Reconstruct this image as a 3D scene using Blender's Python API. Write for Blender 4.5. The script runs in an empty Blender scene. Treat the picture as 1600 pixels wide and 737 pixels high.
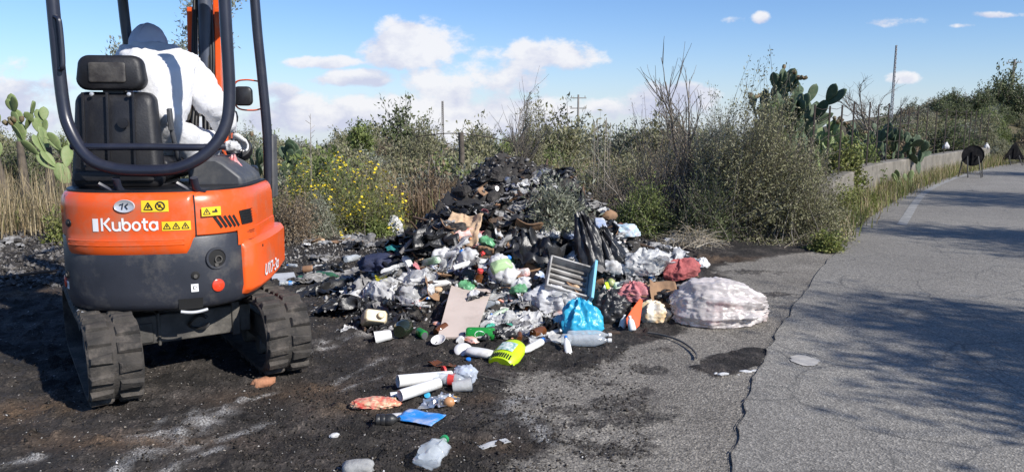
import bpy, bmesh, math, random
import numpy as np
from mathutils import Vector, Matrix, Euler, Quaternion
R = math.radians
PI = math.pi
random.seed(7)
RNG = np.random.default_rng(11)
scene = bpy.context.scene
COL = scene.collection

# ------------------------------------------------------------------ camera
CAM_H, FPX, HOR = 1.5, 1200.0, 192.0
PITCH = math.atan((368.5 - HOR) / FPX)
cam_d = bpy.data.cameras.new('camera')
cam_d.sensor_width = 36.0
cam_d.lens = FPX / 1600 * 36.0
cam_d.clip_start = 0.05
cam_d.clip_end = 2000
cam = bpy.data.objects.new('camera', cam_d)
cam.location = (0, 0, CAM_H)
cam.rotation_euler = (R(90) - PITCH, 0, 0)
COL.objects.link(cam)
scene.camera = cam

# ------------------------------------------------------------------ light
SUN_AZ, SUN_EL = R(-38), R(36)                  # azimuth measured from +x
SUN = Vector((math.cos(SUN_AZ) * math.cos(SUN_EL), math.sin(SUN_AZ) * math.cos(SUN_EL), math.sin(SUN_EL)))
sun_d = bpy.data.lights.new('sun', 'SUN')
sun_d.energy = 5.0
sun_d.angle = R(0.8)
sun_d.color = (1.0, 0.955, 0.89)
sun = bpy.data.objects.new('sun', sun_d)
sun.rotation_euler = SUN.to_track_quat('Z', 'Y').to_euler()
sun.location = (20, -15, 20)
COL.objects.link(sun)
vs = scene.view_settings
vs.view_transform = 'Standard'
vs.look = 'None'
vs.exposure = 0.35
vs.gamma = 1.0
vs.use_curve_mapping = False
scene.cycles.max_bounces = 6
scene.cycles.diffuse_bounces = 3
scene.cycles.glossy_bounces = 3
scene.cycles.transmission_bounces = 4
scene.cycles.transparent_max_bounces = 10
scene.cycles.caustics_reflective = False
scene.cycles.caustics_refractive = False
scene.cycles.use_denoising = True

def ray(px, py):
    dx, dy = (px - 800) / FPX, (368.5 - py) / FPX
    s, c = math.sin(PITCH), math.cos(PITCH)
    return Vector((dx, c + dy * s, -s + dy * c))
def at(px, py, Y):
    """world point seen at a photo pixel, at distance Y ahead"""
    d = ray(px, py)
    return Vector((0, 0, CAM_H)) + d * (Y / d.y)
def gp(px, py, z=0.0):
    d = ray(px, py)
    return Vector((0, 0, CAM_H)) + d * ((z - CAM_H) / d.z)

# ------------------------------------------------------------------ world: Nishita sky with clouds
SKY_STRENGTH = 0.092
w = bpy.data.worlds.new('World')
scene.world = w
w.use_nodes = True
nt = w.node_tree
nt.nodes.clear()
N = nt.nodes.new
L = nt.links.new
def wmath(op, a, b=None, clamp=False):
    n = N('ShaderNodeMath'); n.operation = op; n.use_clamp = clamp
    for i, v in enumerate((a, b)):
        if v is None: continue
        if isinstance(v, (int, float)): n.inputs[i].default_value = v
        else: L(v, n.inputs[i])
    return n.outputs[0]
sky = N('ShaderNodeTexSky')
sky.sky_type = 'NISHITA'
sky.sun_disc = False
sky.sun_elevation = SUN_EL
sky.sun_rotation = R(90) - SUN_AZ
sky.altitude = 100
sky.air_density = 1.0
sky.dust_density = 0.15
sky.ozone_density = 4.0
tc = N('ShaderNodeTexCoord')
sep = N('ShaderNodeSeparateXYZ'); L(tc.outputs['Generated'], sep.inputs[0])
yy = wmath('MAXIMUM', wmath('ABSOLUTE', sep.outputs[1]), 0.05)
u_ = wmath('DIVIDE', sep.outputs[0], yy)
v_ = wmath('DIVIDE', sep.outputs[2], yy)
comb = N('ShaderNodeCombineXYZ'); L(u_, comb.inputs[0]); L(wmath('MULTIPLY', v_, 1.5), comb.inputs[1])
def wnoise(scale, det, off=0.0, rough=0.6):
    n = N('ShaderNodeTexNoise'); n.inputs['Scale'].default_value = scale; n.inputs['Detail'].default_value = det
    n.inputs['Roughness'].default_value = rough
    m = N('ShaderNodeMapping'); m.inputs['Location'].default_value = (off, off * .7, off * .3)
    L(comb.outputs[0], m.inputs[0]); L(m.outputs[0], n.inputs['Vector'])
    return n.outputs['Fac']
n_big = wnoise(9, 8, 3.1)
n_small = wnoise(26, 7, 8.7)
# every cloud: centre and half size in photo pixels, density, 1 = flat wispy
clouds = [(648, 70, 74, 33, 1.0), (600, 66, 34, 22, .7), (690, 76, 40, 26, .85), (668, 128, 40, 20, .7), (772, 120, 72, 36, .95), (720, 148, 60, 24, .8), (868, 85, 74, 25, 1.05), (905, 80, 36, 20, .9), (820, 100, 46, 22, .9),
          (495, 97, 56, 9, .9), (556, 122, 54, 12, .9), (510, 181, 120, 28, 1.1), (470, 168, 50, 18, .9), (715, 188, 165, 40, 1.1), (850, 178, 70, 26, .9), (432, 142, 30, 13, .9), (400, 190, 60, 20, .8),
          (1040, 160, 80, 24, 1.0), (1080, 150, 40, 16, .8), (960, 175, 70, 20, .9), (20, 150, 70, 34, .8), (70, 130, 60, 14, .7), (10, 185, 110, 24, .8), (300, 192, 90, 22, .7), (240, 180, 100, 22, .6),
          (1143, 33, 19, 9, .8), (1190, 29, 15, 9, .8), (1404, 33, 44, 9, .85), (1372, 23, 18, 5, .6), (1550, 23, 60, 5, .7), (1510, 40, 24, 4, .6),
          (1418, 122, 28, 10, .8), (1640, 150, 60, 10, .5), (-160, 120, 180, 60, .8), (1900, 100, 240, 60, .8)]
def cloud_field(lift):
    tot = None
    for px, py, a, b, dens in clouds:
        d0 = ray(px, py); u0, v0 = d0.x / d0.y, d0.z / d0.y + lift * b / FPX
        du = wmath('MULTIPLY', wmath('SUBTRACT', u_, u0), FPX / a)
        dv = wmath('MULTIPLY', wmath('SUBTRACT', v_, v0), FPX / b)
        r2 = wmath('ADD', wmath('MULTIPLY', du, du), wmath('MULTIPLY', dv, dv))
        f = wmath('MULTIPLY', wmath('SUBTRACT', 1.0, wmath('MULTIPLY', r2, .55)), dens)
        tot = f if tot is None else wmath('MAXIMUM', tot, f)
    return wmath('MAXIMUM', tot, -1.0)
tot = cloud_field(0)
low = cloud_field(-.55)
det_ = wmath('ADD', wmath('MULTIPLY', wmath('SUBTRACT', n_big, .5), 2.4), wmath('MULTIPLY', wmath('SUBTRACT', n_small, .5), 1.7))
cl = wmath('ADD', tot, det_)
mr = N('ShaderNodeMapRange'); mr.interpolation_type = 'SMOOTHSTEP'
mr.inputs['From Min'].default_value = 0.22; mr.inputs['From Max'].default_value = 0.78
L(cl, mr.inputs['Value'])
cov = mr.outputs[0]
# thicker cloud is whiter on its sunlit tops, blue-grey underneath
n_shade = wnoise(7, 6, 21.3)
mr2 = N('ShaderNodeMapRange'); mr2.inputs['From Min'].default_value = .40; mr2.inputs['From Max'].default_value = .60
L(wmath('ADD', n_shade, wmath('ADD', wmath('MULTIPLY', wmath('SUBTRACT', tot, low), .20), wmath('MULTIPLY', wmath('SUBTRACT', n_small, .5), .45))), mr2.inputs['Value'])
cc = N('ShaderNodeMix'); cc.data_type = 'RGBA'
cc.inputs['A'].default_value = (5.3, 5.6, 7.0, 1); cc.inputs['B'].default_value = (7.9, 7.9, 8.2, 1)
L(mr2.outputs[0], cc.inputs['Factor'])
tint = N('ShaderNodeMix'); tint.data_type = 'RGBA'; tint.blend_type = 'MULTIPLY'; tint.inputs['Factor'].default_value = 1
tint.inputs['B'].default_value = (0.86, 1.0, 1.25, 1); L(sky.outputs[0], tint.inputs['A'])
hz = wmath('SUBTRACT', 1.0, wmath('DIVIDE', v_, 0.16), True)
hzm = N('ShaderNodeMix'); hzm.data_type = 'RGBA'; L(wmath('MULTIPLY', wmath('MULTIPLY', hz, hz), .55), hzm.inputs['Factor'])
L(tint.outputs['Result'], hzm.inputs['A']); hzm.inputs['B'].default_value = (6.2, 6.8, 8.0, 1)
mixc = N('ShaderNodeMix'); mixc.data_type = 'RGBA'
L(wmath('MULTIPLY', cov, .93), mixc.inputs['Factor']); L(hzm.outputs['Result'], mixc.inputs['A']); L(cc.outputs['Result'], mixc.inputs['B'])
bg = N('ShaderNodeBackground'); bg.inputs['Strength'].default_value = SKY_STRENGTH
L(mixc.outputs['Result'], bg.inputs['Color'])
wo = N('ShaderNodeOutputWorld'); L(bg.outputs[0], wo.inputs['Surface'])

# ------------------------------------------------------------------ noise, mesh and material helpers
def _h(ix, iy, iz, seed):
    n = (ix * 374761393 + iy * 668265263 + iz * 2147483647 + seed * 974634777) & 0xffffffff
    n = ((n ^ (n >> 13)) * 1274126177) & 0xffffffff
    return ((n ^ (n >> 16)) & 0xffff) / 65535.0
def vnoise(p, seed=0):
    p = np.asarray(p, float)
    i = np.floor(p).astype(np.int64); f = p - i; f = f * f * (3 - 2 * f)
    r = 0
    for a in (0, 1):
        for b in (0, 1):
            for c in (0, 1):
                wgt = (f[..., 0] if a else 1 - f[..., 0]) * (f[..., 1] if b else 1 - f[..., 1]) * (f[..., 2] if c else 1 - f[..., 2])
                r = r + wgt * _h(i[..., 0] + a, i[..., 1] + b, i[..., 2] + c, seed)
    return r
def fbm(p, seed=0, octs=4, gain=.5):
    p = np.asarray(p, float); r = 0; amp = 1; t = 0
    for o in range(octs):
        r = r + amp * vnoise(p * 2 ** o + 17.3 * o, seed + o); t += amp; amp *= gain
    return r / t
def ridged(p, seed=0, octs=3, gain=.55):
    p = np.asarray(p, float); r = 0; amp = 1; t = 0
    for o in range(octs):
        r = r + amp * (1 - np.abs(2 * vnoise(p * 2.1 ** o + 9.1 * o, seed + o) - 1)); t += amp; amp *= gain
    return r / t
def xyz(x, y, z=0.0):
    return np.stack([x, y, np.zeros_like(x) + z], -1)

def tag(o, label=None, cat=None, group=None, kind=None):
    if label: o['label'] = label
    if cat: o['category'] = cat
    if group: o['group'] = group
    if kind: o['kind'] = kind
    return o
def empty(name, loc=(0, 0, 0), rot=(0, 0, 0), label=None, cat=None, group=None):
    o = bpy.data.objects.new(name, None); COL.objects.link(o)
    o.location = loc; o.rotation_euler = rot; o.empty_display_size = .1
    return tag(o, label, cat, group)
def copy_tree(o, parent=None):
    c = o.copy(); COL.objects.link(c)
    if parent is not None: c.parent = parent
    for ch in o.children: copy_tree(ch, c)
    return c

def link_mesh(name, verts, faces, mats, parent=None, smooth=None, mi=None, bevel=0, solid=0, sub=0):
    me = bpy.data.meshes.new(name)
    verts = np.asarray(verts, dtype=np.float32)
    if isinstance(faces, np.ndarray):
        k = faces.shape[1]; nf = len(faces)
        me.vertices.add(len(verts)); me.vertices.foreach_set('co', verts.ravel())
        me.loops.add(nf * k); me.loops.foreach_set('vertex_index', faces.astype(np.int32).ravel())
        me.polygons.add(nf); me.polygons.foreach_set('loop_start', np.arange(0, nf * k, k, dtype=np.int32))
        me.update(calc_edges=True)
    else:
        me.from_pydata(verts.tolist(), [], faces)
    if not isinstance(mats, (list, tuple)): mats = [mats]
    for m in mats: me.materials.append(m)
    if mi is not None: me.polygons.foreach_set('material_index', np.asarray(mi, dtype=np.int32))
    me.validate()
    if smooth is not None and smooth > 0:
        me.polygons.foreach_set('use_smooth', np.ones(len(me.polygons), dtype=bool))
        if smooth < 180: me.set_sharp_from_angle(angle=R(smooth))
    o = bpy.data.objects.new(name, me); COL.objects.link(o)
    if parent is not None: o.parent = parent
    if bevel:
        b = o.modifiers.new('bevel', 'BEVEL'); b.width = bevel; b.segments = 2; b.limit_method = 'ANGLE'; b.angle_limit = R(35)
    if solid:
        s = o.modifiers.new('solid', 'SOLIDIFY'); s.thickness = solid; s.offset = 0
    if sub:
        s = o.modifiers.new('sub', 'SUBSURF'); s.levels = sub; s.render_levels = sub
    return o

class MB:
    def __init__(self): self.v = []; self.f = []; self.m = []
    def add(self, v, f, mi=0, M=None):
        n = len(self.v)
        for p in v:
            p = Vector(p)
            self.v.append(tuple(M @ p) if M else tuple(p))
        for q in f: self.f.append([i + n for i in q]); self.m.append(mi)
        return self
    def box(self, c, s, rot=(0, 0, 0), mi=0, taper=1.0, M=None):
        hx, hy, hz = s[0] / 2, s[1] / 2, s[2] / 2
        v = [(-hx, -hy, -hz), (hx, -hy, -hz), (hx, hy, -hz), (-hx, hy, -hz),
             (-hx * taper, -hy * taper, hz), (hx * taper, -hy * taper, hz), (hx * taper, hy * taper, hz), (-hx * taper, hy * taper, hz)]
        T = Matrix.Translation(c) @ Euler(rot).to_matrix().to_4x4()
        if M: T = M @ T
        return self.add(v, [(0, 3, 2, 1), (4, 5, 6, 7), (0, 1, 5, 4), (1, 2, 6, 5), (2, 3, 7, 6), (3, 0, 4, 7)], mi, T)
    def loft(self, rings, closed=True, cap0=True, cap1=True, mi=0, M=None):
        n = len(rings[0]); v = [p for r in rings for p in r]; f = []
        for k in range(len(rings) - 1):
            for i in range(n if closed else n - 1):
                j = (i + 1) % n
                f.append((k * n + i, k * n + j, (k + 1) * n + j, (k + 1) * n + i))
        if cap0: f.append(tuple(range(n))[::-1])
        if cap1: f.append(tuple(range((len(rings) - 1) * n, len(rings) * n)))
        return self.add(v, f, mi, M)
    def tube(self, path, r, n=10, mi=0, caps=True, M=None):
        path = [Vector(p) for p in path]
        rr = r if isinstance(r, (list, tuple)) else [r] * len(path)
        rings = []; up = None
        for i, p in enumerate(path):
            t = (path[min(i + 1, len(path) - 1)] - path[max(i - 1, 0)]).normalized()
            if up is None:
                up = Vector((0, 0, 1)) if abs(t.z) < .9 else Vector((1, 0, 0))
            sd = t.cross(up).normalized(); up = sd.cross(t).normalized()
            rings.append([p + (sd * math.cos(2 * PI * k / n) + up * math.sin(2 * PI * k / n)) * rr[i] for k in range(n)])
        return self.loft(rings, True, caps, caps, mi, M)
    def lathe(self, prof, n=20, mi=0, M=None, caps=True):
        rings = [[(r * math.cos(2 * PI * k / n), r * math.sin(2 * PI * k / n), z) for k in range(n)] for r, z in prof]
        return self.loft(rings, True, caps, caps, mi, M)
    def build(self, name, mats, parent=None, smooth=40, bevel=0, solid=0, sub=0):
        return link_mesh(name, self.v, self.f, mats, parent, smooth, self.m if isinstance(mats, (list, tuple)) else None, bevel, solid, sub)

def spline(pts, n=8):
    """Catmull-Rom through points"""
    P = [Vector(p) for p in pts]; out = []
    for i in range(len(P) - 1):
        p0, p1, p2, p3 = P[max(i - 1, 0)], P[i], P[i + 1], P[min(i + 2, len(P) - 1)]
        for k in range(n):
            t = k / n
            out.append(.5 * ((2 * p1) + (p2 - p0) * t + (2 * p0 - 5 * p1 + 4 * p2 - p3) * t * t + (3 * p1 - p0 - 3 * p2 + p3) * t ** 3))
    out.append(P[-1]); return out

def srgb(r, g, b):
    f = lambda c: (c / 255) / 12.92 if c <= 10 else (((c / 255) + .055) / 1.055) ** 2.4
    return (f(r), f(g), f(b))
MATS = {}
def mat(name, c1, c2=None, scale=8.0, rough=.6, bump=0.0, bscale=None, metal=0.0, spec=.5, coat=0.0, dirt=None, dirt_amt=.35, sheen=0, trans=0):
    """base colour mottled between c1 and c2 in object space, optional dirt blotches, bump"""
    if name in MATS: return MATS[name]
    m = bpy.data.materials.new(name); m.use_nodes = True
    t = m.node_tree; b = t.nodes['Principled BSDF']
    b.inputs['Roughness'].default_value = rough; b.inputs['Metallic'].default_value = metal
    b.inputs['Specular IOR Level'].default_value = spec; b.inputs['Coat Weight'].default_value = coat
    b.inputs['Coat Roughness'].default_value = .15
    tc = t.nodes.new('ShaderNodeTexCoord')
    def nz(s, d=5, r=.6):
        n = t.nodes.new('ShaderNodeTexNoise'); n.inputs['Scale'].default_value = s; n.inputs['Detail'].default_value = d
        n.inputs['Roughness'].default_value = r
        t.links.new(tc.outputs['Object'], n.inputs['Vector']); return n.outputs['Fac']
    c2 = c2 or tuple(x * .78 for x in c1)
    ramp = t.nodes.new('ShaderNodeValToRGB')
    ramp.color_ramp.elements[0].position = .36; ramp.color_ramp.elements[1].position = .64
    ramp.color_ramp.elements[0].color = (*c1, 1); ramp.color_ramp.elements[1].color = (*c2, 1)
    t.links.new(nz(scale), ramp.inputs[0])
    out = ramp.outputs[0]
    if dirt:
        r2 = t.nodes.new('ShaderNodeMapRange'); r2.inputs['From Min'].default_value = .50; r2.inputs['From Max'].default_value = .70
        r2.inputs['To Max'].default_value = dirt_amt * 2
        t.links.new(nz(scale * .55 + 3, 9, .72), r2.inputs['Value'])
        mx = t.nodes.new('ShaderNodeMix'); mx.data_type = 'RGBA'; t.links.new(r2.outputs[0], mx.inputs['Factor'])
        t.links.new(out, mx.inputs['A']); mx.inputs['B'].default_value = (*dirt, 1); out = mx.outputs['Result']
        rr = t.nodes.new('ShaderNodeMapRange'); rr.inputs['To Min'].default_value = rough; rr.inputs['To Max'].default_value = min(1, rough + .35)
        t.links.new(r2.outputs[0], rr.inputs['Value']); t.links.new(rr.outputs[0], b.inputs['Roughness'])
    t.links.new(out, b.inputs['Base Color'])
    if bump:
        bn = t.nodes.new('ShaderNodeBump'); bn.inputs['Strength'].default_value = bump; bn.inputs['Distance'].default_value = .01
        t.links.new(nz(bscale or scale * 4, 6), bn.inputs['Height']); t.links.new(bn.outputs[0], b.inputs['Normal'])
    if trans:
        tr = t.nodes.new('ShaderNodeBsdfTranslucent'); t.links.new(out, tr.inputs['Color'])
        ms = t.nodes.new('ShaderNodeMixShader'); ms.inputs[0].default_value = trans
        t.links.new(b.outputs[0], ms.inputs[1]); t.links.new(tr.outputs[0], ms.inputs[2])
        t.links.new(ms.outputs[0], t.nodes['Material Output'].inputs['Surface'])
    MATS[name] = m; return m
def island_mat(name, cols, rough=.6, trans=.25, spec=.3, vary=.25):
    """every loose piece of the mesh gets its own colour out of the list"""
    if name in MATS: return MATS[name]
    m = bpy.data.materials.new(name); m.use_nodes = True
    t = m.node_tree; b = t.nodes['Principled BSDF']
    b.inputs['Roughness'].default_value = rough; b.inputs['Specular IOR Level'].default_value = spec
    g = t.nodes.new('ShaderNodeNewGeometry')
    ramp = t.nodes.new('ShaderNodeValToRGB'); ramp.color_ramp.interpolation = 'LINEAR'
    els = ramp.color_ramp.elements
    while len(els) < len(cols): els.new(.5)
    for i, c in enumerate(cols): els[i].position = i / max(1, len(cols) - 1); els[i].color = (*c, 1)
    t.links.new(g.outputs['Random Per Island'], ramp.inputs[0])
    tc = t.nodes.new('ShaderNodeTexCoord')
    n = t.nodes.new('ShaderNodeTexNoise'); n.inputs['Scale'].default_value = 2.5; n.inputs['Detail'].default_value = 3
    t.links.new(tc.outputs['Object'], n.inputs['Vector'])
    mr = t.nodes.new('ShaderNodeMapRange'); mr.inputs['From Min'].default_value = .3; mr.inputs['From Max'].default_value = .7
    mr.inputs['To Min'].default_value = 1 - vary; mr.inputs['To Max'].default_value = 1 + vary
    t.links.new(n.outputs['Fac'], mr.inputs['Value'])
    mx = t.nodes.new('ShaderNodeMix'); mx.data_type = 'RGBA'; mx.blend_type = 'MULTIPLY'; mx.inputs['Factor'].default_value = 1
    t.links.new(ramp.outputs[0], mx.inputs['A']); t.links.new(mr.outputs[0], mx.inputs['B'])
    t.links.new(mx.outputs['Result'], b.inputs['Base Color'])
    if trans:
        tr = t.nodes.new('ShaderNodeBsdfTranslucent'); t.links.new(mx.outputs['Result'], tr.inputs['Color'])
        ms = t.nodes.new('ShaderNodeMixShader'); ms.inputs[0].default_value = trans
        t.links.new(b.outputs[0], ms.inputs[1]); t.links.new(tr.outputs[0], ms.inputs[2])
        t.links.new(ms.outputs[0], t.nodes['Material Output'].inputs['Surface'])
    MATS[name] = m; return m
def film_mat(name, col, alpha=.55, rough=.22):
    """thin see-through plastic: part transparent, part glossy"""
    if name in MATS: return MATS[name]
    m = bpy.data.materials.new(name); m.use_nodes = True
    t = m.node_tree; b = t.nodes['Principled BSDF']
    b.inputs['Roughness'].default_value = rough; b.inputs['Specular IOR Level'].default_value = .7
    tcd = t.nodes.new('ShaderNodeTexCoord'); nzz = t.nodes.new('ShaderNodeTexNoise'); nzz.inputs['Scale'].default_value = 9; nzz.inputs['Detail'].default_value = 8; nzz.inputs['Roughness'].default_value = .7
    rp = t.nodes.new('ShaderNodeValToRGB'); rp.color_ramp.elements[0].position = .38; rp.color_ramp.elements[1].position = .66
    rp.color_ramp.elements[0].color = (*col, 1); rp.color_ramp.elements[1].color = (*(x * .55 for x in col), 1)
    t.links.new(tcd.outputs['Object'], nzz.inputs['Vector']); t.links.new(nzz.outputs['Fac'], rp.inputs[0]); t.links.new(rp.outputs[0], b.inputs['Base Color'])
    tr = t.nodes.new('ShaderNodeBsdfTransparent'); tr.inputs['Color'].default_value = (.93, .95, .96, 1)
    lw = t.nodes.new('ShaderNodeLayerWeight'); lw.inputs['Blend'].default_value = .35
    mr = t.nodes.new('ShaderNodeMapRange'); mr.inputs['To Min'].default_value = alpha; mr.inputs['To Max'].default_value = min(1, alpha + .45)
    t.links.new(lw.outputs['Facing'], mr.inputs['Value'])
    ms = t.nodes.new('ShaderNodeMixShader'); t.links.new(mr.outputs[0], ms.inputs[0])
    t.links.new(tr.outputs[0], ms.inputs[1]); t.links.new(b.outputs[0], ms.inputs[2])
    t.links.new(ms.outputs[0], t.nodes['Material Output'].inputs['Surface'])
    MATS[name] = m; return m
# ================================================================== terrain, road, wall
def w2(px, py): p = gp(px, py); return (p.x, p.y)
def seg_dist(P, poly, closed=True):
    best = np.full(P.shape[:-1], 1e9)
    n = len(poly)
    for i in range(n if closed else n - 1):
        a = np.array(poly[i]); b = np.array(poly[(i + 1) % n]); ab = b - a
        t = np.clip(((P - a) @ ab) / (ab @ ab + 1e-12), 0, 1)
        best = np.minimum(best, np.linalg.norm(P - (a + t[..., None] * ab), axis=-1))
    return best
def inside(P, poly):
    r = np.zeros(P.shape[:-1], bool); n = len(poly)
    for i in range(n):
        x0, y0 = poly[i]; x1, y1 = poly[(i + 1) % n]
        c = ((y0 > P[..., 1]) != (y1 > P[..., 1]))
        with np.errstate(divide='ignore', invalid='ignore'):
            xi = (x1 - x0) * (P[..., 1] - y0) / (y1 - y0 + 1e-12) + x0
        r ^= c & (P[..., 0] < xi)
    return r
def sdf(P, poly): d = seg_dist(P, poly); return np.where(inside(P, poly), d, -d)

# left edge of the carriageway, from the near frame edge to beyond the bend
EDGE = [(w2(1128, 800)), (w2(1141, 737)), (w2(1158, 660)), (w2(1180, 590)), (w2(1212, 525)), (w2(1252, 462)), (w2(1300, 400)), (w2(1352, 346)), (w2(1420, 302)), (w2(1478, 279)), (w2(1545, 262)), (w2(1600, 252.5)), (w2(1660, 245))]
e0, e1 = EDGE[0], EDGE[1]
EDGE = [(e0[0] - (e1[0] - e0[0]) * k, e0[1] - (e1[1] - e0[1]) * k) for k in (24, 16, 10, 6, 3.4, 2, 1)] + EDGE
ex, ey = EDGE[-1]; fx, fy = EDGE[-2]
dl = math.hypot(ex - fx, ey - fy)
EDGE += [(ex + (ex - fx) / dl * k * 10, ey + (ey - fy) / dl * k * 9) for k in range(1, 9)]
EDGEP = [(p.x, p.y) for p in spline([(x, y, 0) for x, y in EDGE], 10)]

def hill(x, y):
    """gentle rise of the scrubland beyond the wall, right and far"""
    h = 2.3 * np.exp(-(((x - 34) / 15) ** 2 + ((y - 52) / 17) ** 2)) + 2.9 * np.exp(-(((x - 60) / 22) ** 2 + ((y - 62) / 25) ** 2))
    h += 1.2 * np.exp(-(((x - 4) / 16) ** 2 + ((y - 90) / 26) ** 2)) + 1.0 * np.exp(-(((x + 60) / 30) ** 2 + ((y - 110) / 40) ** 2))
    d = seg_dist(np.stack([x, y], -1), EDGEP[::4], False)
    h = h - np.minimum(14, .032 * np.maximum(0, y - 21)) * np.clip((.42 - x / np.maximum(y, 1)) / .12, 0, 1)
    return h * np.clip((d - 2.5) / 10, 0, 1)
# tarmac of the lay-by between burnt earth and road
TARMAC = [w2(905, 760), w2(868, 700), w2(790, 640), w2(842, 598), w2(930, 575), w2(1012, 545), w2(1040, 505), w2(1110, 450), w2(1120, 425), w2(1180, 405), w2(1310, 386), (9, 9), (9, -6), (.25, -6)]
SCAR = [w2(1078, 578), w2(1110, 556), w2(1160, 543), w2(1206, 541), w2(1196, 565), w2(1172, 580), w2(1120, 588)]
def nonuni(lo, f0, f1, hi, step, grow=1.13):
    xs = list(np.arange(f0, f1, step)); s = step; x = f0; left = []
    while x > lo: s *= grow; x -= s; left.append(x)
    s = step; x = xs[-1]
    while x < hi: s *= grow; x += s; xs.append(x)
    return np.array(left[::-1] + xs)
gx = nonuni(-260, -4.6, 2.4, 300, .024)
gy = nonuni(-30, 2.3, 9.8, 420, .024)
GX, GY = np.meshgrid(gx, gy)
P2 = np.stack([GX, GY], -1)
tar = sdf(P2, TARMAC) + (fbm(xyz(GX * 2.2, GY * 2.2), 3, 4) - .5) * .9
soil = 1 - np.clip(tar / .22 + .5, 0, 1)
for px, py, rx, ry in ((1015, 575, .12, .10), (985, 640, .20, .22), (1000, 615, .14, .1), (930, 660, .12, .08), (965, 700, .2, .12), (1010, 680, .08, .06), (1120, 500, .14, .06), (880, 640, .14, .08), (1040, 545, .10, .08), (945, 598, .1, .06), (1200, 460, .2, .12), (1170, 425, .35, .15)):
    cx, cy = w2(px, py)
    r2 = ((GX - cx) / rx) ** 2 + ((GY - cy) / ry) ** 2
    soil = np.maximum(soil, .52 * np.clip(1.5 - r2 + (fbm(xyz(GX * 9, GY * 9), 8, 4) - .5) * 3.2, 0, 1))
edge_d = seg_dist(P2, EDGEP[::3], False)
road_in = inside(P2, EDGEP + [(140, 120), (140, -60), (EDGEP[0][0], -60)])
soil = np.where(road_in, 0, soil)
near = np.clip((14 - GY) / 4, 0, 1)
lump = (fbm(xyz(GX * 1.1, GY * 1.1), 21, 3) - .5) * .05 + (fbm(xyz(GX * 5, GY * 5), 22, 4) - .5) * .028 + np.maximum(0, fbm(xyz(GX * 19, GY * 19), 23, 3) - .55) * .13
# the machine's crawler ruts
def line_d(px0, py0, px1, py1): return seg_dist(P2, [w2(px0, py0), w2(px1, py1)], False)
GZ = soil * near * lump - .006 * (1 - soil)
GZ = GZ + hill(GX, GY) + (GY > 11) * (fbm(xyz(GX * .3, GY * .3), 31, 3) - .5) * .25 * np.clip((GY - 11) / 4, 0, 1) * (~road_in) * np.clip((edge_d - 1.5) / 3, 0, 1)
GZ = np.where(road_in, -.007, GZ)
sc = sdf(P2, SCAR) + (fbm(xyz(GX * 8, GY * 8), 41, 3) - .5) * .12
scm = np.clip(sc / .05 + .5, 0, 1) * (~road_in)
GZ = GZ + scm * (fbm(xyz(GX * 14, GY * 14), 42, 3) - .35) * .05
ash = np.zeros_like(GX)
for a, b, c, d, wd in ((150, 755, 345, 645, .07), (230, 680, 330, 650, .07), (300, 700, 420, 660, .03), (600, 560, 520, 600, .02), (340, 700, 260, 735, .03), (500, 535, 580, 522, .06), (455, 560, 520, 540, .03), (250, 660, 430, 610, .02), (530, 610, 650, 570, .012), (0, 725, 60, 715, .03), (790, 650, 850, 600, .09), (800, 625, 860, 690, .06)):
    ash = np.maximum(ash, np.exp(-(line_d(a, b, c, d) / wd) ** 2))
ash *= np.clip(fbm(xyz(GX * 14, GY * 14), 51, 4) * 3.2 - 1.0, 0, 1)
rust = np.zeros_like(GX)
for px, py, rx, ry in ((430, 620, .34, .13), (490, 605, .2, .12), (755, 625, .16, .07), (60, 460, .5, .2), (200, 690, .5, .1), (555, 640, .3, .08), (30, 640, .4, .2), (760, 700, .18, .08), (1090, 405, .7, .25)):
    cx, cy = w2(px, py); rust = np.maximum(rust, np.exp(-((GX - cx) / rx) ** 2 - ((GY - cy) / ry) ** 2))
rust *= np.clip(fbm(xyz(GX * 5, GY * 5), 61, 4) * 2.4 - .5, 0, 1)
ny, nx = GX.shape
idx = np.arange(ny * nx).reshape(ny, nx)
F = np.stack([idx[:-1, :-1], idx[:-1, 1:], idx[1:, 1:], idx[1:, :-1]], -1).reshape(-1, 4)

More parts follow.
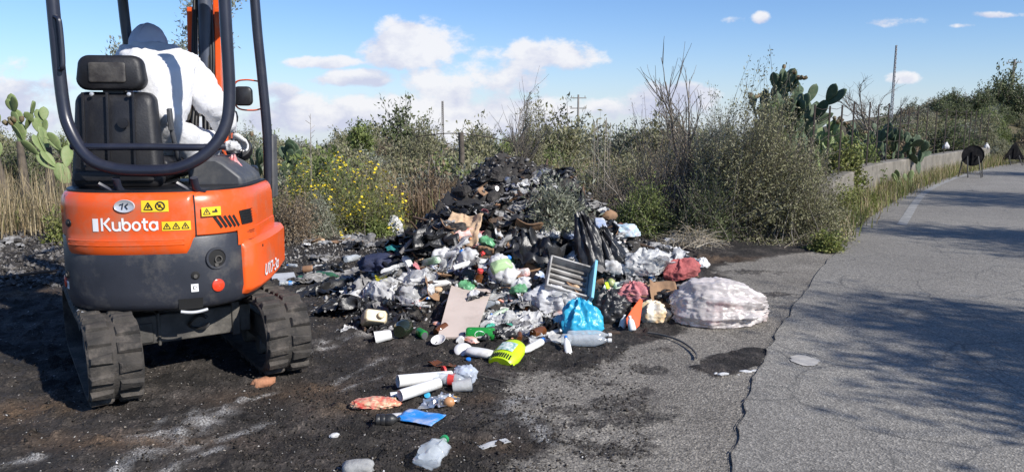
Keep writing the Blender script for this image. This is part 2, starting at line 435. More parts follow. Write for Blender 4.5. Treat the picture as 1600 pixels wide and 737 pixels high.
def ground_mat():
    m = bpy.data.materials.new('burnt_earth_and_tarmac'); m.use_nodes = True
    t = m.node_tree; b = t.nodes['Principled BSDF']; b.inputs['Specular IOR Level'].default_value = .25
    geo = t.nodes.new('ShaderNodeNewGeometry')
    at_ = t.nodes.new('ShaderNodeVertexColor'); at_.layer_name = 'mask'
    sp = t.nodes.new('ShaderNodeSeparateColor'); t.links.new(at_.outputs[0], sp.inputs[0])
    def nz(s, d=6, r=.65, out='Fac'):
        n = t.nodes.new('ShaderNodeTexNoise'); n.inputs['Scale'].default_value = s; n.inputs['Detail'].default_value = d; n.inputs['Roughness'].default_value = r
        t.links.new(geo.outputs['Position'], n.inputs['Vector']); return n.outputs[out]
    def vor(s):
        n = t.nodes.new('ShaderNodeTexVoronoi'); n.inputs['Scale'].default_value = s; t.links.new(geo.outputs['Position'], n.inputs['Vector']); return n
    def ramp(src, *st):
        r = t.nodes.new('ShaderNodeValToRGB'); e = r.color_ramp.elements
        while len(e) < len(st): e.new(.5)
        for i, (p, c) in enumerate(st): e[i].position = p; e[i].color = (*c, 1)
        t.links.new(src, r.inputs[0]); return r.outputs[0]
    def mix(fac, a, bb, mode='MIX'):
        x = t.nodes.new('ShaderNodeMix'); x.data_type = 'RGBA'; x.blend_type = mode
        for s_, v in (('Factor', fac), ('A', a), ('B', bb)):
            if isinstance(v, (int, float)): x.inputs[s_].default_value = v
            elif isinstance(v, tuple): x.inputs[s_].default_value = (*v, 1)
            else: t.links.new(v, x.inputs[s_])
        return x.outputs['Result']
    def mth(op, a, bb=0.0, clamp=False):
        n = t.nodes.new('ShaderNodeMath'); n.operation = op; n.use_clamp = clamp
        for i, v in enumerate((a, bb)):
            if isinstance(v, (int, float)): n.inputs[i].default_value = v
            else: t.links.new(v, n.inputs[i])
        return n.outputs[0]
    # burnt earth
    base = ramp(nz(3.5, 8, .7), (.30, (.016, .0145, .0135)), (.46, (.031, .028, .0255)), (.60, (.062, .054, .048)), (.78, (.12, .104, .092)))
    v1 = vor(90)
    spk = ramp(v1.outputs['Color'], (.0, (.4, .4, .4)), (.72, (1., 1., 1.)), (.9, (2.0, 1.9, 1.8)), (1., (4.0, 4.0, 3.9)))
    earth = mix(.8, base, spk, 'MULTIPLY')
    earth = mix(mth('MULTIPLY', sp.outputs[2], .7, True), earth, mix(.6, (.125, .082, .050), spk, 'MULTIPLY'))
    ashn = mth('MULTIPLY', sp.outputs[1], ramp(nz(120, 5, .75), (.40, (0, 0, 0)), (.62, (1, 1, 1))), True)
    earth = mix(ashn, earth, (.48, .47, .45))
    # old tarmac
    v2 = vor(95); v3 = vor(55)
    tb = ramp(nz(1.6, 6, .6), (.3, (.165, .15, .13)), (.7, (.24, .22, .19)))
    ts = ramp(v2.outputs['Color'], (.0, (.35, .35, .35)), (.5, (.9, .9, .9)), (.8, (1.5, 1.5, 1.48)), (1., (2.3, 2.3, 2.25)))
    tarm = mix(.8, tb, ts, 'MULTIPLY')
    tarm = mix(mth('MULTIPLY', ramp(nz(7, 7, .7), (.55, (0, 0, 0)), (.72, (1, 1, 1))), .55), tarm, (.045, .04, .036))
    # ragged edge between the two
    sm = mth('ADD', sp.outputs[0], mth('ADD', mth('MULTIPLY', mth('SUBTRACT', nz(22, 7, .7), .5), 1.3), mth('MULTIPLY', mth('SUBTRACT', nz(90, 3, .6), .5), .9)))
    sm = ramp(sm, (.28, (0, 0, 0)), (.52, (.72, .72, .72)), (.72, (1, 1, 1)))
    col = mix(sm, tarm, earth)
    # scrub floor far away
    sepz = t.nodes.new('ShaderNodeSeparateXYZ'); t.links.new(geo.outputs['Position'], sepz.inputs[0])
    far = t.nodes.new('ShaderNodeMapRange'); far.inputs['From Min'].default_value = 9.7; far.inputs['From Max'].default_value = 12; t.links.new(sepz.outputs[1], far.inputs['Value'])
    scrub = ramp(nz(.9, 6), (.3, (.07, .065, .03)), (.5, (.12, .10, .055)), (.7, (.16, .13, .08)))
    col = mix(far.outputs[0], col, scrub)
    t.links.new(col, b.inputs['Base Color'])
    b.inputs['Roughness'].default_value = .88
    bn = t.nodes.new('ShaderNodeBump'); bn.inputs['Strength'].default_value = .85; bn.inputs['Distance'].default_value = .012
    hh = mth('ADD', mth('MULTIPLY', nz(38, 7, .7), 1.2), mth('MULTIPLY', v1.outputs['Distance'], .5))
    t.links.new(hh, bn.inputs['Height']); t.links.new(bn.outputs[0], b.inputs['Normal'])
    return m
ground = link_mesh('ground', np.stack([GX, GY, GZ], -1).reshape(-1, 3), F, ground_mat(), smooth=180)
ca = ground.data.color_attributes.new('mask', 'FLOAT_COLOR', 'POINT')
msk = np.stack([np.maximum(soil, scm), ash, rust, np.ones_like(ash)], -1).astype(np.float32)
ca.data.foreach_set('color', msk.ravel())
tag(ground, 'burnt dark earth and worn grey tarmac of the roadside lay-by', 'ground', kind='structure')

def gz_at(x, y):
    ix = np.clip(np.searchsorted(gx, x) - 1, 0, nx - 2); iy = np.clip(np.searchsorted(gy, y) - 1, 0, ny - 2)
    return float(GZ[iy, ix])

def road_mat():
    m = bpy.data.materials.new('road_asphalt'); m.use_nodes = True
    t = m.node_tree; b = t.nodes['Principled BSDF']; b.inputs['Roughness'].default_value = .82; b.inputs['Specular IOR Level'].default_value = .35
    geo = t.nodes.new('ShaderNodeNewGeometry')
    def tex(kind, s, **kw):
        n = t.nodes.new(kind); n.inputs['Scale'].default_value = s
        for k, v in kw.items(): n.inputs[k].default_value = v
        t.links.new(geo.outputs['Position'], n.inputs['Vector']); return n
    def ramp(src, *st):
        r = t.nodes.new('ShaderNodeValToRGB'); e = r.color_ramp.elements
        while len(e) < len(st): e.new(.5)
        for i, (p, c) in enumerate(st): e[i].position = p; e[i].color = (*c, 1)
        t.links.new(src, r.inputs[0]); return r.outputs[0]
    def mix(fac, a, bb, mode='MIX'):
        x = t.nodes.new('ShaderNodeMix'); x.data_type = 'RGBA'; x.blend_type = mode
        for s_, v in (('Factor', fac), ('A', a), ('B', bb)):
            if isinstance(v, (int, float)): x.inputs[s_].default_value = v
            elif isinstance(v, tuple): x.inputs[s_].default_value = (*v, 1)
            else: t.links.new(v, x.inputs[s_])
        return x.outputs['Result']
    big = tex('ShaderNodeTexNoise', .7, Detail=7, Roughness=.6)
    c = ramp(big.outputs['Fac'], (.3, (.188, .175, .155)), (.7, (.25, .234, .207)))
    v = tex('ShaderNodeTexVoronoi', 95)
    c = mix(.75, c, ramp(v.outputs['Color'], (0, (.35, .35, .35)), (.45, (.85, .85, .85)), (.8, (1.4, 1.4, 1.38)), (1, (2.3, 2.3, 2.25))), 'MULTIPLY')
    wtn = tex('ShaderNodeTexNoise', .35, Detail=3, Roughness=.5); c = mix(ramp(wtn.outputs['Fac'], (.42, (0, 0, 0)), (.62, (.55, .55, .55))), c, mix(1.0, c, (.74, .74, .75), 'MULTIPLY'))
    st = tex('ShaderNodeTexNoise', 5, Detail=8, Roughness=.75)
    c = mix(ramp(st.outputs['Fac'], (.60, (0, 0, 0)), (.78, (.5, .5, .5))), c, (.05, .048, .045))
    # pale scuffs and fine crazing
    sc_ = tex('ShaderNodeTexNoise', 1.9, Detail=5, Roughness=.6)
    c = mix(ramp(sc_.outputs['Fac'], (.62, (0, 0, 0)), (.75, (.35, .35, .35))), c, (.30, .295, .28))
    vc = t.nodes.new('ShaderNodeTexVoronoi'); vc.feature = 'DISTANCE_TO_EDGE'; vc.inputs['Scale'].default_value = 1.3
    ns = tex('ShaderNodeTexNoise', 4, Detail=4)
    ad = t.nodes.new('ShaderNodeMix'); ad.data_type = 'VECTOR'; ad.inputs['Factor'].default_value = .12
    t.links.new(geo.outputs['Position'], ad.inputs['A']); t.links.new(ns.outputs['Color'], ad.inputs['B']); t.links.new(ad.outputs['Result'], vc.inputs['Vector'])
    c = mix(ramp(vc.outputs['Distance'], (0, (.55, .55, .55)), (.012, (0, 0, 0))), c, (.05, .05, .05))
    t.links.new(c, b.inputs['Base Color'])
    bn = t.nodes.new('ShaderNodeBump'); bn.inputs['Strength'].default_value = .6; bn.inputs['Distance'].default_value = .006
    t.links.new(v.outputs['Distance'], bn.inputs['Height']); t.links.new(bn.outputs[0], b.inputs['Normal'])
    return m
def offset_line(line, d):
    out = []
    for i, p in enumerate(line):
        a = Vector(line[max(i - 1, 0)]); c = Vector(line[min(i + 1, len(line) - 1)]); t = (c - a).normalized()
        out.append((p[0] + t.y * d, p[1] - t.x * d))
    return out
rv, rf = [], []
offs = [0, .4, 1, 2, 3.5, 5, 7, 8.5]
lines = [[(x + (0 if k else (fbm(np.array([[x * 6, y * 6, 0]]), 5, 3)[0] - .5) * .07), y) for x, y in offset_line(EDGEP, o)] for k, o in enumerate(offs)]
n_l = len(EDGEP)
for ln in lines:
    for x, y in ln: rv.append((x, y, 0.004))
for k in range(len(lines) - 1):
    for i in range(n_l - 1): rf.append((k * n_l + i, (k + 1) * n_l + i, (k + 1) * n_l + i + 1, k * n_l + i + 1))
road = link_mesh('road', rv, rf, road_mat(), smooth=180)
tag(road, 'grey asphalt country road bending right past the lay-by', 'road', kind='structure')
# joint between road and lay-by: a ragged dark crack
cv, cf = [], []
fine = [(p.x, p.y) for p in spline([(x, y, 0) for x, y in EDGEP[50:124]], 6)]
for i, (x, y) in enumerate(fine):
    n = fbm(np.array([[x * 6, y * 6, 0], [x * 31, y * 31, 4], [x * 31, y * 31, 9], [x*3, y*3, 2]]), 5, 3)
    c = x + (n[0] - .5) * .07
    wd = .0008 + max(0, n[1] - .48) * .016 * (.4 + n[3])
    cv += [(c - wd, y, .0085), (c + wd * .6 + max(0, n[2] - .58) * .03, y, .0085)]
    if i: cf.append((2 * i - 2, 2 * i - 1, 2 * i + 1, 2 * i))
crack = link_mesh('road_crack', cv, cf, mat('crack_dirt', (.055, .050, .044), (.12, .11, .097), 30, .95))
tag(crack, 'ragged dark crack along the edge of the asphalt road', 'crack', kind='structure')
# white edge line further up the road
line_pts = [w2(*p) for p in ((1401, 352), (1412, 336), (1424, 318), (1440, 301), (1466, 287), (1500, 275), (1545, 265.5))]
lp = [(p.x, p.y) for p in spline([(x, y, 0) for x, y in line_pts], 14)]
ra = offset_line(lp, -.005); rb = offset_line(lp, .13)
lv = []; lf = []
for i, (a, b_) in enumerate(zip(ra, rb)):
    lv += [(a[0], a[1], .0086), (b_[0], b_[1], .0086)]
    if i: lf.append((2 * i - 2, 2 * i - 1, 2 * i + 1, 2 * i))
tag(link_mesh('road_marking', lv, lf, mat('worn_road_paint', (.29, .285, .27), (.21, .205, .195), 6, .8, dirt=(.18, .18, .175), dirt_amt=.5)), 'worn white edge line painted along the road bend', 'road marking', kind='structure')
# pale dried splash on the road
def splat(name, px, py, rx, ry, m, z, seed, label, cat):
    c = gp(px, py); v = [(c.x, c.y, z)]; f = []
    for k in range(48):
        a = 2 * PI * k / 48; rr = .6 + .8 * fbm(np.array([[math.cos(a) * 2.4, math.sin(a) * 2.4, seed]]), seed, 4)[0]
        v.append((c.x + rx * rr * math.cos(a), c.y + ry * rr * math.sin(a), z))
    f = [(0, k + 1, (k + 1) % 48 + 1) for k in range(48)]
    return tag(link_mesh(name, v, f, m), label, cat, kind='structure')
splat('cement_splash', 1256, 565, .09, .11, mat('dried_cement', (.50, .47, .42), (.36, .34, .31), 12, .9), .0087, 3, 'pale dried splash on the asphalt road', 'splash')

# ------------------------------------------------------------------ low concrete wall with rusty fence
WALL_TOP = [(1296, 291, 12.2), (1330, 270, 14.3), (1372, 256.5, 16.6), (1420, 248, 19.4), (1462, 242, 22.2), (1505, 236, 25.5), (1548, 230.5, 29.5)]
wl = [at(a, b, Y) for a, b, Y in WALL_TOP]
wl = [wl[0] + (wl[0] - wl[1]) * .25] + wl
wl = spline(wl, 6)
wall_root = empty('retaining_wall', (wl[0].x, wl[0].y, 0), label='low weathered concrete wall curving along the verge below the fence', cat='wall')
mb = MB(); rings = []
WALL_PTS = []
for i, p in enumerate(wl):
    t = (wl[min(i + 1, len(wl) - 1)] - wl[max(i - 1, 0)]); t.z = 0; t.normalize()
    n = Vector((-t.y, t.x, 0))
    q = Vector((p.x, p.y, 0)); z = max(.35, p.z)
    jit = lambda s: (fbm(np.array([[p.x * 3, p.y * 3, s]]), 9, 3)[0] - .5) * .05
    WALL_PTS.append((q.copy(), n, z))
    rings.append([q - wall_root.location + Vector((0, 0, 0)) + d for d in (Vector((0, 0, -.2)), n * .012 + Vector((0, 0, z - .03 + jit(1))), n * .035 + Vector((0, 0, z + jit(2))), n * .28 + Vector((0, 0, z + jit(3))), n * .30 + Vector((0, 0, -.2)))])
mb.loft(rings, closed=True)
mb.build('wall_body', mat('weathered_concrete', (.21, .19, .16), (.13, .118, .098), 2.2, .92, .8, 20, dirt=(.10, .09, .07), dirt_amt=.45), wall_root, smooth=30)
iron = mat('rusty_iron', (.030, .025, .022), (.055, .038, .030), 14, .85, .3)
fence = empty('wire_fence', (wl[8].x, wl[8].y, wl[8].z), label='rusty iron post fence with sagging wires standing on the concrete wall', cat='fence')
tops = []
acc = 0; last = None
pts_f = []
for q, n, z in WALL_PTS:
    b = q + n * .16 + Vector((0, 0, z - .02))
    if last is None or (b - last).length > .95: pts_f.append(b); last = b
for k, b in enumerate(pts_f):
    h = 1.32 + random.uniform(-.06, .1)
    top = b + Vector((random.uniform(-.05, .05), random.uniform(-.05, .05), h))
    m2 = MB(); m2.box((b + top) / 2 - fence.location, (.024, .024, h)); m2.build('fence_post', iron, fence)
    tops.append((b, top))
mw = MB()
for lev in (.12, .38, .62, .86, .97):
    for (b0, t0), (b1, t1) in zip(tops, tops[1:]):
        a, c = b0.lerp(t0, lev), b1.lerp(t1, lev); md = (a + c) / 2 - Vector((0, 0, .03 + .04 * random.random()))
        mw.tube([x - fence.location for x in (a, md, c)], .0045, 4)
mw.build('fence_wire', iron, fence)
# ================================================================== mini excavator
EXC = Vector((-2.12, 4.76, 0))
UP_YAW, UC_YAW = R(6.7), R(34)
ex = empty('mini_excavator', EXC, (0, 0, UP_YAW), 'orange and dark grey mini excavator on rubber tracks seen from behind', 'excavator')
UC = Matrix.Rotation(UC_YAW - UP_YAW, 4, 'Z')
SOOT = (.035, .032, .03)
m_or = mat('orange_paint', (.80, .105, .012), (.70, .088, .011), 2.0, .34, 0, spec=.5, coat=.2, dirt=(.36, .17, .10), dirt_amt=.34)
m_dk = mat('dark_grey_casting', (.024, .027, .036), (.036, .039, .05), 3.0, .45, .08, 160, dirt=(.13, .12, .105), dirt_amt=.32)
m_rub = mat('dusty_track_rubber', (.022, .020, .018), (.055, .048, .041), 9, .88, .8, 40, dirt=(.105, .09, .076), dirt_amt=.65)
m_steel = mat('grimy_steel', (.05, .047, .043), (.10, .092, .08), 8, .6, .3, 50, dirt=(.17, .155, .135), dirt_amt=.4)
m_blk = mat('black_plastic', (.008, .008, .010), (.015, .015, .018), 5, .42, .06, 120, dirt=(.06, .058, .055), dirt_amt=.10)
m_seat = mat('black_vinyl', (.008, .008, .010), (.013, .013, .016), 6, .5, .15, 90, dirt=(.05, .048, .046), dirt_amt=.15)
m_rail = mat('navy_black_tube', (.014, .016, .028), (.022, .024, .038), 4, .33, spec=.6, dirt=(.07, .068, .07), dirt_amt=.10)
m_hose = mat('black_hose', (.012, .012, .013), (.02, .02, .02), 9, .5)
m_chrome = mat('bright_steel', (.62, .63, .65), (.52, .53, .55), 6, .25, metal=.35)
m_white = mat('white_print', (.80, .80, .80), (.76, .76, .76), 5, .45)
m_yel = mat('yellow_sticker', (.82, .58, .02), (.76, .52, .02), 6, .45)
m_ink = mat('black_print', (.012, .012, .012), (.016, .016, .016), 6, .5)
m_red = mat('red_reflector', (.72, .06, .02), (.62, .04, .015), 20, .25, coat=.5)
m_void = mat('dark_recess', (.006, .006, .006), (.010, .010, .010), 6, .8)
m_grey = mat('grey_fender', (.065, .068, .076), (.05, .053, .06), 3, .5, dirt=(.2, .19, .17), dirt_amt=.2)

# ---- undercarriage
TL, TR, TW = 1.60, .215, .265                       # track length, end radius, width
def belt_path(n_arc=14, n_str=14, r=TR):
    a = TL / 2 - TR; pts = []
    for k in range(n_str): pts.append((-a + 2 * a * k / n_str, -r))
    for k in range(n_arc): t = -PI / 2 + PI * k / n_arc; pts.append((a + r * math.cos(t), r * math.sin(t)))
    for k in range(n_str): u = k / n_str; pts.append((a - 2 * a * u, r - .022 * math.sin(PI * u)))
    for k in range(n_arc): t = PI / 2 + PI * k / n_arc; pts.append((-a + r * math.cos(t), r * math.sin(t)))
    return pts
for sx in (-1, 1):
    cx = sx * .455
    M = UC @ Matrix.Translation((cx, 0, TR + .022))
    tr = MB()
    pth = belt_path(); inn = belt_path(r=TR - .028)
    rings = []
    hw = TW / 2
    for (y, z), (yi, zi) in zip(pth, inn):
        cy = max(-TL / 2 + TR, min(TL / 2 - TR, y)); d = Vector((0, y - cy, z)).normalized()
        o = Vector((0, y, z)); i_ = Vector((0, y, z)) - d * .03
        rings.append([o + Vector((-hw + .012, 0, 0)), o + d * .006, o + Vector((hw - .012, 0, 0)), o - d * .012 + Vector((hw, 0, 0)), i_ + Vector((hw, 0, 0)), i_ + Vector((-hw, 0, 0)), o - d * .012 + Vector((-hw, 0, 0))])
    rings.append(rings[0])
    tr.loft(rings, True, False, False)
    track = tr.build('track', m_rub, ex, smooth=35)
    track.matrix_local = M
    # lugs: two staggered chevron halves on every pitch
    lg = MB()
    NL = 37
    L_tot = 2 * (TL - 2 * TR) + 2 * PI * TR
    def on_belt(s):
        s %= L_tot; a = TL / 2 - TR; st = TL - 2 * TR
        if s < st: return Vector((0, -a + s, -TR)), Vector((0, 0, -1))
        s -= st
        if s < PI * TR: t = -PI / 2 + s / TR; return Vector((0, a + TR * math.cos(t), TR * math.sin(t))), Vector((0, math.cos(t), math.sin(t)))
        s -= PI * TR
        if s < st: return Vector((0, a - s, TR - .022 * math.sin(PI * s / st))), Vector((0, 0, 1))
        s -= st; t = PI / 2 + s / TR; return Vector((0, -a + TR * math.cos(t), TR * math.sin(t))), Vector((0, math.cos(t), math.sin(t)))
    for k in range(NL):
        for half in (-1, 1):
            s = (k + (.5 if half > 0 else 0)) * L_tot / NL
            p, d = on_belt(s)
            tang = Vector((1, 0, 0)).cross(d)
            w0, w1 = .006 + .006 * random.random(), hw - .003 - .010 * random.random(); lh = random.uniform(.72, 1.0)
            q = []
            for hgt, ins in ((-.004, 0), (.020, .006), (.026, .013)):
                for (u, v) in ((w0 + ins, -.030 + ins), (w1 - ins * .6, -.022 + ins), (w1 - ins * .6, .028 - ins), (w0 + ins, .034 - ins)):
                    q.append(p + d * (hgt * lh + random.uniform(-.0025, .0025)) + Vector((half * (u + random.uniform(-.003, .003)), 0, 0)) + tang * (v + .006 * u / hw + random.uniform(-.004, .004)))
            lg.loft([q[0:4], q[4:8], q[8:12]] if half > 0 else [q[0:4][::-1], q[4:8][::-1], q[8:12][::-1]])
    lug = lg.build('tread_lugs', m_rub, track, smooth=30)
    fr = MB()
    a = TL / 2 - TR
    fr.box((0, 0, -.02), (.10, TL - 2 * TR - .08, .16), taper=.8)
    for yy_ in (-.33, 0, .33): fr.tube([(-.06, yy_, -.125), (.06, yy_, -.125)], .058, 14)
    fr.box((-sx * .055, -.02, .02), (.02, TL - 2 * TR + .1, .13))
    fr.build('track_frame', m_steel, track, bevel=.006)
    for nm, ye, rr in (('sprocket', -a, TR - .045), ('idler', a, TR - .035)):
        sp_ = MB(); sp_.lathe([(.03, -.062), (rr * .55, -.06), (rr * .6, -.035), (rr * .92, -.03), (rr, -.02), (rr, .02), (rr * .92, .03), (rr * .6, .035), (rr * .55, .06), (.03, .062)], 30)
        for k in range(6): sp_.lathe([(.009, .06), (.009, .07), (.003, .072)], 8, M=Matrix.Translation((.06 * math.cos(k * PI / 3), .06 * math.sin(k * PI / 3), 0)))
        o = sp_.build(nm, m_steel, track, smooth=35); o.matrix_local = Matrix.Translation((0, ye, 0)) @ Matrix.Rotation(PI / 2, 4, 'Y')
cf_ = MB()
for y0 in (-.26, .22):
    cf_.box((0, y0, .30), (.72, .13, .17)); cf_.box((-.17, y0 - .002, .30), (.02, .15, .20)); cf_.box((.27, y0 - .002, .305), (.05, .155, .21)); cf_.box((-.30, y0 + .002, .285), (.2, .15, .12))
cf_.lathe([(.30, .36), (.31, .38), (.31, .44), (.27, .46)], 32); cf_.box((0, 0, .31), (.5, .55, .14), taper=.9)
o = cf_.build('cross_frame', m_steel, ex, bevel=.008); o.matrix_local = UC
lp_ = MB(); lp_.tube([(.05 + .055 * math.cos(t), -.345 + .02 * math.sin(t * 2), .315 + .04 * math.sin(t)) for t in np.linspace(.4, 2 * PI - .3, 18)], .010, 6)
o = lp_.build('tie_down_loop', m_hose, ex); o.matrix_local = UC
bl = MB(); bl.loft([[(x, .98 + yo, z) for x, yo in ((-.48, 0), (.48, 0), (.48, .03), (-.48, .03))] for z, yo0 in ((.04, 0), (.16, -.05), (.30, -.03))]); bl.box((-.25, .75, .2), (.08, .5, .09)); bl.box((.25, .75, .2), (.08, .5, .09))
o = bl.build('dozer_blade', m_steel, ex, bevel=.006); o.matrix_local = UC

# ---- house outline (plan): rounded tail, straight flanks
OX, OY, EXPO = .552, .605, 2.75
def outline(n_rear=44, ox=OX, oy=OY, e=EXPO, front=.34):
    pts = []
    for k in range(n_rear + 1):
        t = PI + PI * k / n_rear
        c, s = math.cos(t), math.sin(t)
        pts.append((ox * math.copysign(abs(c) ** (2 / e), c), oy * math.copysign(abs(s) ** (2 / e), s)))
    pts += [(ox, .2), (ox, front), (ox - .05, front + .05), (-ox + .05, front + .05), (-ox, front), (-ox, .2)]
    return pts
_rear = outline(400)[:401]
_cum = [0.0]
for a_, b_ in zip(_rear, _rear[1:]): _cum.append(_cum[-1] + math.hypot(b_[0] - a_[0], b_[1] - a_[1]))
_mid = _cum[200]
def S(s, z, off=0.0):
    """point on the tail surface, s metres to the right of its middle, measured along it"""
    d = min(max(s + _mid, 0.001), _cum[-1] - .001)
    k = int(np.searchsorted(_cum, d)) - 1; k = max(0, min(399, k))
    t = (d - _cum[k]) / (_cum[k + 1] - _cum[k])
    a_, b_ = _rear[k], _rear[k + 1]
    tx, ty = b_[0] - a_[0], b_[1] - a_[1]; l = math.hypot(tx, ty)
    sh = 1 - tumble(z)
    return Vector(((a_[0] + (b_[0] - a_[0]) * t) * sh + ty / l * off, (a_[1] + (b_[1] - a_[1]) * t) * sh - tx / l * off, z))
def tumble(z):
    if z > 1.06: return .012 + (z - 1.06) * .35
    if z < .56: return (.56 - z) * .35
    return (z - .56) * .024
def ringz(z, d=0.0):
    sh = 1 - tumble(z)
    return [((x * sh) * (1 - d), (y * sh) * (1 - d), z) for x, y in outline()]
cw = MB(); cw.loft([ringz(.455, .05), ringz(.47, .012), ringz(.50), ringz(.56), ringz(.72), ringz(.862), ringz(.872, .010)])
cw.build('counterweight', m_dk, ex, smooth=38)
hd = MB(); hd.loft([ringz(.876, .012), ringz(.882, .002), ringz(.95), ringz(1.05), ringz(1.09, .004), ringz(1.112, .018), ringz(1.122, .04)])
hd.build('hood', m_or, ex, smooth=38)
# rear engine door stands proud of the hood and dips into the counterweight
SD0, SD1 = -.47, .30
def door_bot(s):
    u = (s - SD0) / (SD1 - SD0)
    e_ = min(1, min(u, 1 - u) / .07)
    return .872 - .095 * (e_ * e_ * (3 - 2 * e_))
dr = MB(); ns_, nz_ = 44, 16
vv = []; ff = []
for j in range(nz_ + 1):
    for i in range(ns_ + 1):
        s = SD0 + (SD1 - SD0) * i / ns_
        zb = door_bot(s); z = zb + (1.112 - zb) * j / nz_
        b_ = min(i, ns_ - i, j * 1.5, (nz_ - j) * 1.5); off = .013 if b_ >= 2 else (.010 if b_ >= 1 else -.004)
        rib = 0
        for zr in (.835, .862):
            if abs(z - zr) < .010 and 3 < i < ns_ - 3: rib = .005
        vv.append(S(s, z, off + rib))
for j in range(nz_):
    for i in range(ns_): k = j * (ns_ + 1) + i; ff.append((k, k + 1, k + ns_ + 2, k + ns_ + 1))
dr.add(vv, ff)
door = dr.build('engine_door', m_or, ex, smooth=45)
rb_ = MB()
for zr in (.838, .862):
    rb_.tube([S(-.41 + k * .065, zr, .0135) for k in range(11)], .0075, 6)
rb_.build('door_rib', m_or, door, smooth=60)
seam = MB()
for off_s in (SD0 - .003, SD1 + .003):
    strip_v = []
    for k in range(13):
        z = .875 + (1.105 - .875) * k / 12; strip_v += [S(off_s - .004, z, .0018), S(off_s + .004, z, .0018)]
    seam.add(strip_v, [(2 * k, 2 * k + 1, 2 * k + 3, 2 * k + 2) for k in range(12)])
seam.build('door_seam', m_void, ex, smooth=0)
# black gasket above the hood and deck
gk = MB(); gk.loft([[(x * .93, y * .93, z) for x, y in outline()] for z in (1.118, 1.132)]); gk.build('deck', m_blk, ex, smooth=30)

# ---- printed marks, bent onto the tail
def strip(mb, pts, w, z_of=None, off=.0165, base=(0, 0), sc=1.0, th=.0012, shear=0.0):
    """thick pen stroke through (u, v) points laid on the tail surface"""
    n = len(pts); L_, R_ = [], []
    for i, (u, v) in enumerate(pts):
        a, b = pts[max(i - 1, 0)], pts[min(i + 1, n - 1)]
        if pts[0] == pts[-1]:
            if i == 0: a = pts[-2]
            if i == n - 1: b = pts[1]
        tx, ty = b[0] - a[0], b[1] - a[1]; l = math.hypot(tx, ty) or 1
        nx_, ny_ = -ty / l * w / 2, tx / l * w / 2
        L_.append((u + nx_, v + ny_)); R_.append((u - nx_, v - ny_))
    P = lambda q, o: S(base[0] + (q[0] + shear * q[1]) * sc, base[1] + q[1] * sc, o)
    v = []; f = []
    for i in range(n):
        v += [P(L_[i], off), P(R_[i], off)]
        if i: f.append((2 * i - 2, 2 * i - 1, 2 * i + 1, 2 * i))
    mb.add(v, f)
def arc(cx, cy, rx, ry, a0, a1, n=14): return [(cx + rx * math.cos(R(a0 + (a1 - a0) * k / n)), cy + ry * math.sin(R(a0 + (a1 - a0) * k / n))) for k in range(n + 1)]
def line(*p):
    out = []
    for a, b in zip(p, p[1:]):
        for k in range(5): out.append((a[0] + (b[0] - a[0]) * k / 4, a[1] + (b[1] - a[1]) * k / 4))
    return out
def patch(mb, s0, s1, z0, z1, off, n=8, shear=0):
    v = []; f = []
    for i in range(n + 1):
        s = s0 + (s1 - s0) * i / n
        v += [S(s, z0, off), S(s + shear, z1, off)]
        if i: f.append((2 * i - 2, 2 * i, 2 * i + 1, 2 * i - 1))
    mb.add(v, f)
GL = {  # glyph strokes on a unit x-height of 1
 'K': (1.15, [line((.10, 0), (.10, 1.40)), line((.95, 1.40), (.30, .72)), line((.38, .80), (1.0, 0))]),
 'u': (1.02, [line((.10, 1.0), (.10, .38)) + arc(.46, .38, .36, .30, 180, 360)[0:], line((.82, 1.0), (.82, 0))]),
 'b': (1.02, [line((.10, 1.40), (.10, .5)), arc(.47, .5, .37, .42, 180, 540, 24)]),
 'o': (1.02, [arc(.47, .5, .37, .42, 0, 360, 26)]),
 't': (.72, [line((.28, 1.35), (.28, .38)) + arc(.55, .38, .27, .30, 180, 290, 8), line((.0, .95), (.66, .95))]),
 'a': (1.02, [arc(.47, .5, .37, .42, 0, 360, 26), line((.84, 1.0), (.84, .08))]),
 'U': (1.1, [line((.10, 1.4), (.10, .42)) + arc(.48, .42, .38, .34, 180, 360) + line((.86, .42), (.86, 1.4))]),
 '1': (.6, [line((.08, 1.1), (.34, 1.4), (.34, 0))]),
 '7': (.95, [line((.05, 1.32), (.85, 1.32), (.35, 0))]),
 '-': (.7, [line((.08, .65), (.56, .65))]),
 '3': (1.0, [arc(.42, 1.0, .36, .34, 140, -90, 12), arc(.42, .36, .40, .36, 90, -150, 14)]),
}
def write(mb, text, s0, z0, h, w=.2, off=.0165, shear=.0, track_=.02):
    u = 0
    for ch in text:
        adv, strokes = GL[ch]
        for st in strokes: strip(mb, [(x + u, y) for x, y in st], w, off=off, base=(s0, z0), sc=h, shear=shear)
        u += adv + track_
    return u * h
lt = MB(); wd_ = write(lt, 'Kubota', -.185, .918, .050, .235); lt.build('lettering', m_white, door, smooth=0)
wb = MB(); patch(wb, -.232, -.200, .915, .985, .0165, 3); wb.build('serial_sticker', m_white, door, smooth=0)
